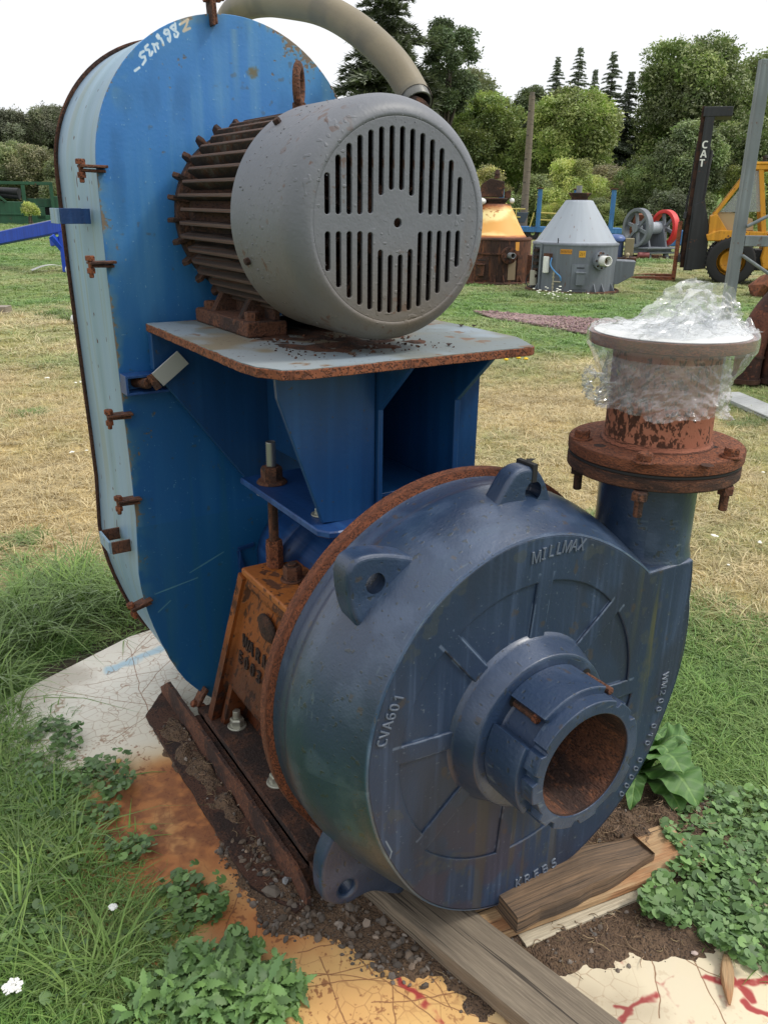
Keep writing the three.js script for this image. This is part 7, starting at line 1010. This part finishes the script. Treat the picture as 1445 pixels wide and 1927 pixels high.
scatter('lush_grass', ['green grass on the right of the pump among the creeping plants'], LUSH, 7000, (r) => { const [x, z] = wedge(r, 1.35, 3.6, 0.72, 1.3); if (inBare(x, z)) return null; const k = sst(3.4, 2.0, Math.hypot(x, z)); if (r() > k) return null; const u = r(), s = 0.45 + 0.5 * r(); return { p: V(x, gy(x, z) - 0.004, z), s, sy: s * (0.6 + 0.5 * r()), c: grassCol(x, z, u, [0.085, 0.22, 0.028], 0.12 * n2(x * 5, z * 5, 2, 709)), u, tilt: 0.3 }; }, 706);
const LT0 = gp([[110, 1120], [70, 1150], [40, 1180], [160, 1120], [0, 1240], [30, 1230], [200, 1130], [10, 1180], [100, 1090], [-20, 1310]]);
scatter('long_grass', ['long arching grass clumps beside the foot of the guard'], LONG, 240, (r) => { const c = LT0[Math.floor(r() * LT0.length)], x = c[0] + (r() - 0.5) * 0.3, z = c[1] + (r() - 0.5) * 0.34; if (inBare(x, z) || distBare(x, z) < 0.08) return null; const u = r(), s = 0.45 + 0.4 * r(); return { p: V(x, gy(x, z) - 0.01, z), s, c: grassCol(x, z, u, [0.07, 0.15, 0.035], 0.05), u, tilt: 0.2 }; }, 708);
const SPK = gp([[100, 1640], [60, 1560], [30, 1700], [160, 1850], [30, 1800]]);
scatter('long_grass', ['taller grass blades standing at the lower left'], [LONG[0]], 24, (r) => { const c = SPK[Math.floor(r() * SPK.length)], x = c[0] + (r() - 0.5) * 0.14, z = c[1] + (r() - 0.5) * 0.14; if (inBare(x, z)) return null; const u = r(), s = 0.4 + 0.35 * r(); return { p: V(x, gy(x, z) - 0.01, z), s, sy: s * 1.1, c: grassCol(x, z, u, [0.08, 0.16, 0.035], 0.05), u, tilt: 0.2 }; }, 712);
const FAR_T = gp([[110, 590], [140, 600], [40, 1000], [20, 1040], [60, 780], [1340, 840], [1130, 968], [1040, 560], [1080, 566], [1000, 556], [1120, 562], [1350, 760], [1400, 790]]);
scatter('grass_clump', ['darker green grass clumps scattered over the dry lawn'], LUSH, 900, (r) => { const i = Math.floor(r() * FAR_T.length), c = FAR_T[i], d = Math.hypot(c[0], c[1]), k = 0.02 * d + 0.05, x = c[0] + (r() + r() - 1) * k, z = c[1] + (r() + r() - 1) * k; if (inBare(x, z)) return null; const u = r(), s = (0.5 + 0.5 * r()) * (d > 8 ? 2.2 : 1); return { p: V(x, gy(x, z) - 0.004, z), s, c: grassCol(x, z, u, [0.1, 0.18, 0.045], 0.1), u, tilt: 0.3 }; }, 713);
// creeping plants with round scalloped leaves
function roundLeaf(seed, lobes = 7) { const r = rng(seed), pos = [0, 0.004, 0], idx = [], N = 28; for (let i = 0; i <= N; i++) { const t = i / N, a = mix(-2.75, 2.75, t) + Math.PI / 2, sc = 1 - 0.09 * Math.abs(Math.sin(t * Math.PI * lobes)) - 0.05 * r(), R = 0.5 * sc; pos.push(R * Math.cos(a), 0.05 * Math.sin(t * 9 + seed) + 0.07 * (1 - Math.abs(2 * t - 1)) * 0.4, R * Math.sin(a)); if (i) idx.push(0, i + 1, i); } const p0 = pos.length / 3; pos.push(-0.018, -0.45, -0.1, 0.018, -0.45, -0.1); idx.push(0, p0, p0 + 1); const g = new THREE.BufferGeometry(); g.setAttribute('position', new THREE.Float32BufferAttribute(pos, 3)); g.setIndex(idx); g.computeVertexNormals(); return g; }
const RL = [roundLeaf(1), roundLeaf(2, 8), roundLeaf(3, 6)], LEAFG = new THREE.MeshPhysicalMaterial({ color: 0xffffff, roughness: 0.55, transmission: 0.2, thickness: 0, side: THREE.DoubleSide });
const leafPick = (areas, smin, smax, dark) => (r) => { const c = areas[Math.floor(r() * areas.length)], a = r() * 6.283, d = Math.sqrt(r()) * c[2], x = c[0] + d * Math.cos(a), z = c[1] + d * Math.sin(a) * 0.8; if (inBare(x, z) && (distBareIn(x, z) > 0.03)) return null; const u = r(), s = mix(smin, smax, r() * r()), k = 0.7 + 0.6 * r(); return { p: V(x, Math.max(gy(x, z), inBare(x, z) ? 0 : -9) + 0.012 + 0.03 * r() + s * 0.4, z), s, c: mix3([0.085, 0.17, 0.055], [0.16, 0.29, 0.075], r()).map((q) => q * k * dark), u, tilt: 1.0 }; };
function distBareIn(x, z) { let d = 9; for (let i = 0; i < BARE.length; i++) d = Math.min(d, segDist(x, z, BARE[i], BARE[(i + 1) % BARE.length])); return d; }
const A = (l) => l.map((q) => { const w = G(q[0], q[1]); return [w.x, w.z, q[2]]; });
scatter('creeping_plant', ['dense creeping plants with round scalloped leaves at the lower right'], RL, 3000, leafPick(A([[1330, 1640, 0.09], [1290, 1700, 0.1], [1350, 1720, 0.1], [1400, 1690, 0.12], [1300, 1570, 0.09], [1370, 1600, 0.11], [1430, 1780, 0.09], [1380, 1760, 0.08], [1440, 1640, 0.12], [1280, 1610, 0.06], [1420, 1540, 0.12], [1240, 1720, 0.05], [1330, 1520, 0.1]]), 0.014, 0.034, 1), 721, LEAFG, 'ground cover');
scatter('creeping_plant', ['clover-like round leaves creeping along the left slab edge'], RL, 1300, leafPick(A([[130, 1400, 0.06], [200, 1450, 0.07], [160, 1470, 0.08], [70, 1450, 0.1], [230, 1490, 0.05], [90, 1380, 0.06], [370, 1690, 0.06], [340, 1670, 0.05], [400, 1720, 0.035], [250, 1600, 0.06], [60, 1760, 0.07], [20, 1720, 0.06], [330, 1740, 0.06], [180, 1540, 0.06], [440, 1790, 0.03], [470, 1810, 0.025], [100, 1600, 0.14], [40, 1800, 0.14], [200, 1850, 0.14], [90, 1500, 0.12]]), 0.014, 0.032, 0.85), 722, LEAFG, 'ground cover');
// toothed weed leaves
function toothed(seed) { const r = rng(seed), pos = [], idx = [], N = 12; for (let i = 0; i <= N; i++) { const t = i / N, w = 0.2 * Math.sin(Math.PI * Math.pow(t, 0.8)) * (i % 2 ? 1 : 0.62) + 0.012, y = 0.25 * Math.sin(t * 2.2) - 0.1 * t; pos.push(t, y, -w, t, y - 0.03, 0, t, y, w); if (i) { const k = i * 3; idx.push(k - 3, k - 2, k, k - 2, k + 1, k, k - 2, k - 1, k + 1, k - 1, k + 2, k + 1); } } const g = new THREE.BufferGeometry(); g.setAttribute('position', new THREE.Float32BufferAttribute(pos, 3)); g.setIndex(idx); g.computeVertexNormals(); return g; }
const TL = [toothed(1), toothed(2)];
scatter('weed_leaves', ['toothed weed leaves overhanging the slab at the bottom'], TL, 800, leafPick(A([[430, 1850, 0.07], [480, 1870, 0.06], [520, 1900, 0.05], [390, 1880, 0.07], [450, 1910, 0.07], [530, 1875, 0.03], [360, 1830, 0.05], [300, 1900, 0.06]]), 0.03, 0.065, 1.05), 723, LEAFG, 'weeds');
// dock plant beside the casing
{
  const b = G(1196, 1450), base = V(b.x, gy(b.x, b.z), b.z), o = thing('dock_plant', 'dock plant with big wavy green leaves right beside the casing', 'plant', [base.x, base.y, base.z]);
  const LT = maps(128, 512, (u, v) => { const mid = Math.abs(u - 0.5), vein = sst(0.05, 0.02, mid) + 0.5 * sst(0.86, 0.96, Math.abs(Math.sin((v * 9 - mid * 2.2) * Math.PI))), a = fbm(u, v, 4, 8, 4, 731); let c = mix3([60, 102, 38], [86, 130, 54], a); c = mix3(c, [140, 172, 96], vein * 0.45); return { c, r: 0.5 + 0.2 * a, h: 0.5 - 0.3 * vein }; });
  const m = mat(LT, 1, { side: THREE.DoubleSide, transmission: 0.2, thickness: 0, bumpScale: 0.002 });
  for (const [px, py, y, L, w, dr, k] of [[1262, 1428, 0.11, 0.2, 0.05, 0.15, 2], [1285, 1462, 0.1, 0.27, 0.062, 0.3, 3], [1312, 1518, 0.04, 0.3, 0.07, 0.5, 4], [1245, 1395, 0.13, 0.2, 0.05, 0.05, 5], [1300, 1400, 0.1, 0.19, 0.05, 0.2, 6], [1186, 1528, 0.03, 0.15, 0.026, 0.4, 7], [1280, 1530, 0.02, 0.25, 0.05, 0.3, 8]]) {
    const tip = G(px, py, y), d = tip.clone().sub(base), hd = V(d.x, 0, d.z), side = V(-hd.z, 0, hd.x).normalize();
    const g = grid(16, 44, (u, v) => { const q = base.clone().addScaledVector(hd, v).add(V(0, Math.max(0.01, d.y + dr * 0.1) * Math.sin(Math.min(1, v * 1.15) * Math.PI * 0.55) - dr * 0.12 * v * v * v + 0.02, 0)), ww = w * Math.pow(Math.max(0, Math.sin(Math.PI * Math.min(0.998, 0.1 + 0.9 * v))), 0.5) * (v < 0.1 ? v / 0.1 : 1) + 0.003, s = (u - 0.5) * 2; const wave = 0.007 * Math.abs(s) * Math.sin(v * 26 + k * 2 + (s > 0 ? 1.3 : 0)); return q.addScaledVector(side, s * ww).add(V(0, wave - 0.006 * (1 - Math.abs(s)) * Math.min(1, v * 4), 0)); });
    add('leaf', kept(g), m, o);
  }
  const st = []; for (let i = 0; i < 5; i++) st.push(cyl(base.clone().add(V(0, -0.02, 0)), base.clone().add(V((i - 2) * 0.012, 0.05, 0.01 * (i % 2))), 0.006, 0.004, 8)); add('stem', st, flat(0.2, 0.1, 0.06), o, { kind: 'stuff' }); ORG = V(0, 0, 0);
}
// flowers
{
  const umb = (px, py, s, label) => { const b = G(px, py), y = gy(b.x, b.z), o = thing('wild_carrot_flower', label, 'flower', [b.x, y, b.z]), r = rng(px), fl = [], st = [cyl(V(b.x, y, b.z), V(b.x, y + 0.05, b.z), 0.0012, 0.001, 6)]; for (let i = 0; i < 26; i++) { const a = i * 2.4, d = s * Math.sqrt(i / 26), c = V(b.x + d * Math.cos(a), y + 0.075 + 0.004 * r(), b.z + d * Math.sin(a)); st.push(cyl(V(b.x, y + 0.05, b.z), c, 0.0006, 0.0005, 4)); for (let k = 0; k < 7; k++) fl.push(new THREE.IcosahedronGeometry(0.0022 + 0.001 * r(), 0).scale(1, 0.5, 1).translate(c.x + (r() - 0.5) * 0.009, c.y + 0.002 * r(), c.z + (r() - 0.5) * 0.009)); } add('umbel', fl, M.white, o, { kind: 'stuff' }); add('stem', st, flat(0.1, 0.18, 0.05), o, { kind: 'stuff' }); ORG = V(0, 0, 0); };
  umb(32, 1895, 0.015, 'white lacy wild carrot flower in the grass at the lower left corner'); umb(218, 1745, 0.004, 'small closed white flower head in the grass left of the gravel');
  const yel = (px, py, label) => { const b = G(px, py + 6), y = gy(b.x, b.z), o = thing('dandelion_flower', label, 'flower', [b.x, y, b.z]); add('bloom', new THREE.SphereGeometry(0.024, 10, 6).scale(1, 0.5, 1).translate(b.x, y + 0.06, b.z), flat(0.75, 0.5, 0.02, 0.7), o); add('stem', cyl(V(b.x, y, b.z), V(b.x, y + 0.055, b.z), 0.003, 0.003, 6), flat(0.12, 0.2, 0.05), o); ORG = V(0, 0, 0); };
  yel(952, 675, 'leftmost of the three yellow flowers right of the mount plate'); yel(975, 671, 'biggest, middle one of the three yellow flowers past the mount plate'); yel(989, 673, 'rightmost of the three yellow flowers past the mount plate');
  const fg = new THREE.IcosahedronGeometry(1, 0).scale(1, 0.35, 1), wpts = gp([[150, 730], [135, 855], [160, 852], [1040, 625], [1000, 632], [1430, 895], [1340, 1020], [1430, 1030], [1370, 1075], [90, 720], [30, 470], [220, 640], [1120, 850], [1350, 862]]), dz = gp([[1025, 568], [1040, 570], [1050, 566], [1030, 575], [1060, 572], [1075, 574], [1045, 576], [1022, 564], [1065, 578]]);
  scatter('white_blossoms', ['scattered small white blossoms over the lawn'], [fg], 70, (r) => { const big = r() < 0.5, L = big ? wpts : dz, c = L[Math.floor(r() * L.length)], d = Math.hypot(c[0], c[1]), x = c[0] + (r() - 0.5) * 0.03 * d * (big ? 0.25 : 1), z = c[1] + (r() - 0.5) * 0.03 * d * (big ? 0.25 : 1), s = big ? 0.006 + 0.006 * r() : 0.014 + 0.016 * r(); return { p: V(x, gy(x, z) + (big ? 0.05 : 0.12 + 0.12 * r()), z), s, c: [0.75, 0.75, 0.66], u: r() }; }, 741, flat(1, 1, 1, 0.8), 'flowers');
}
renderer.render(scene, camera);
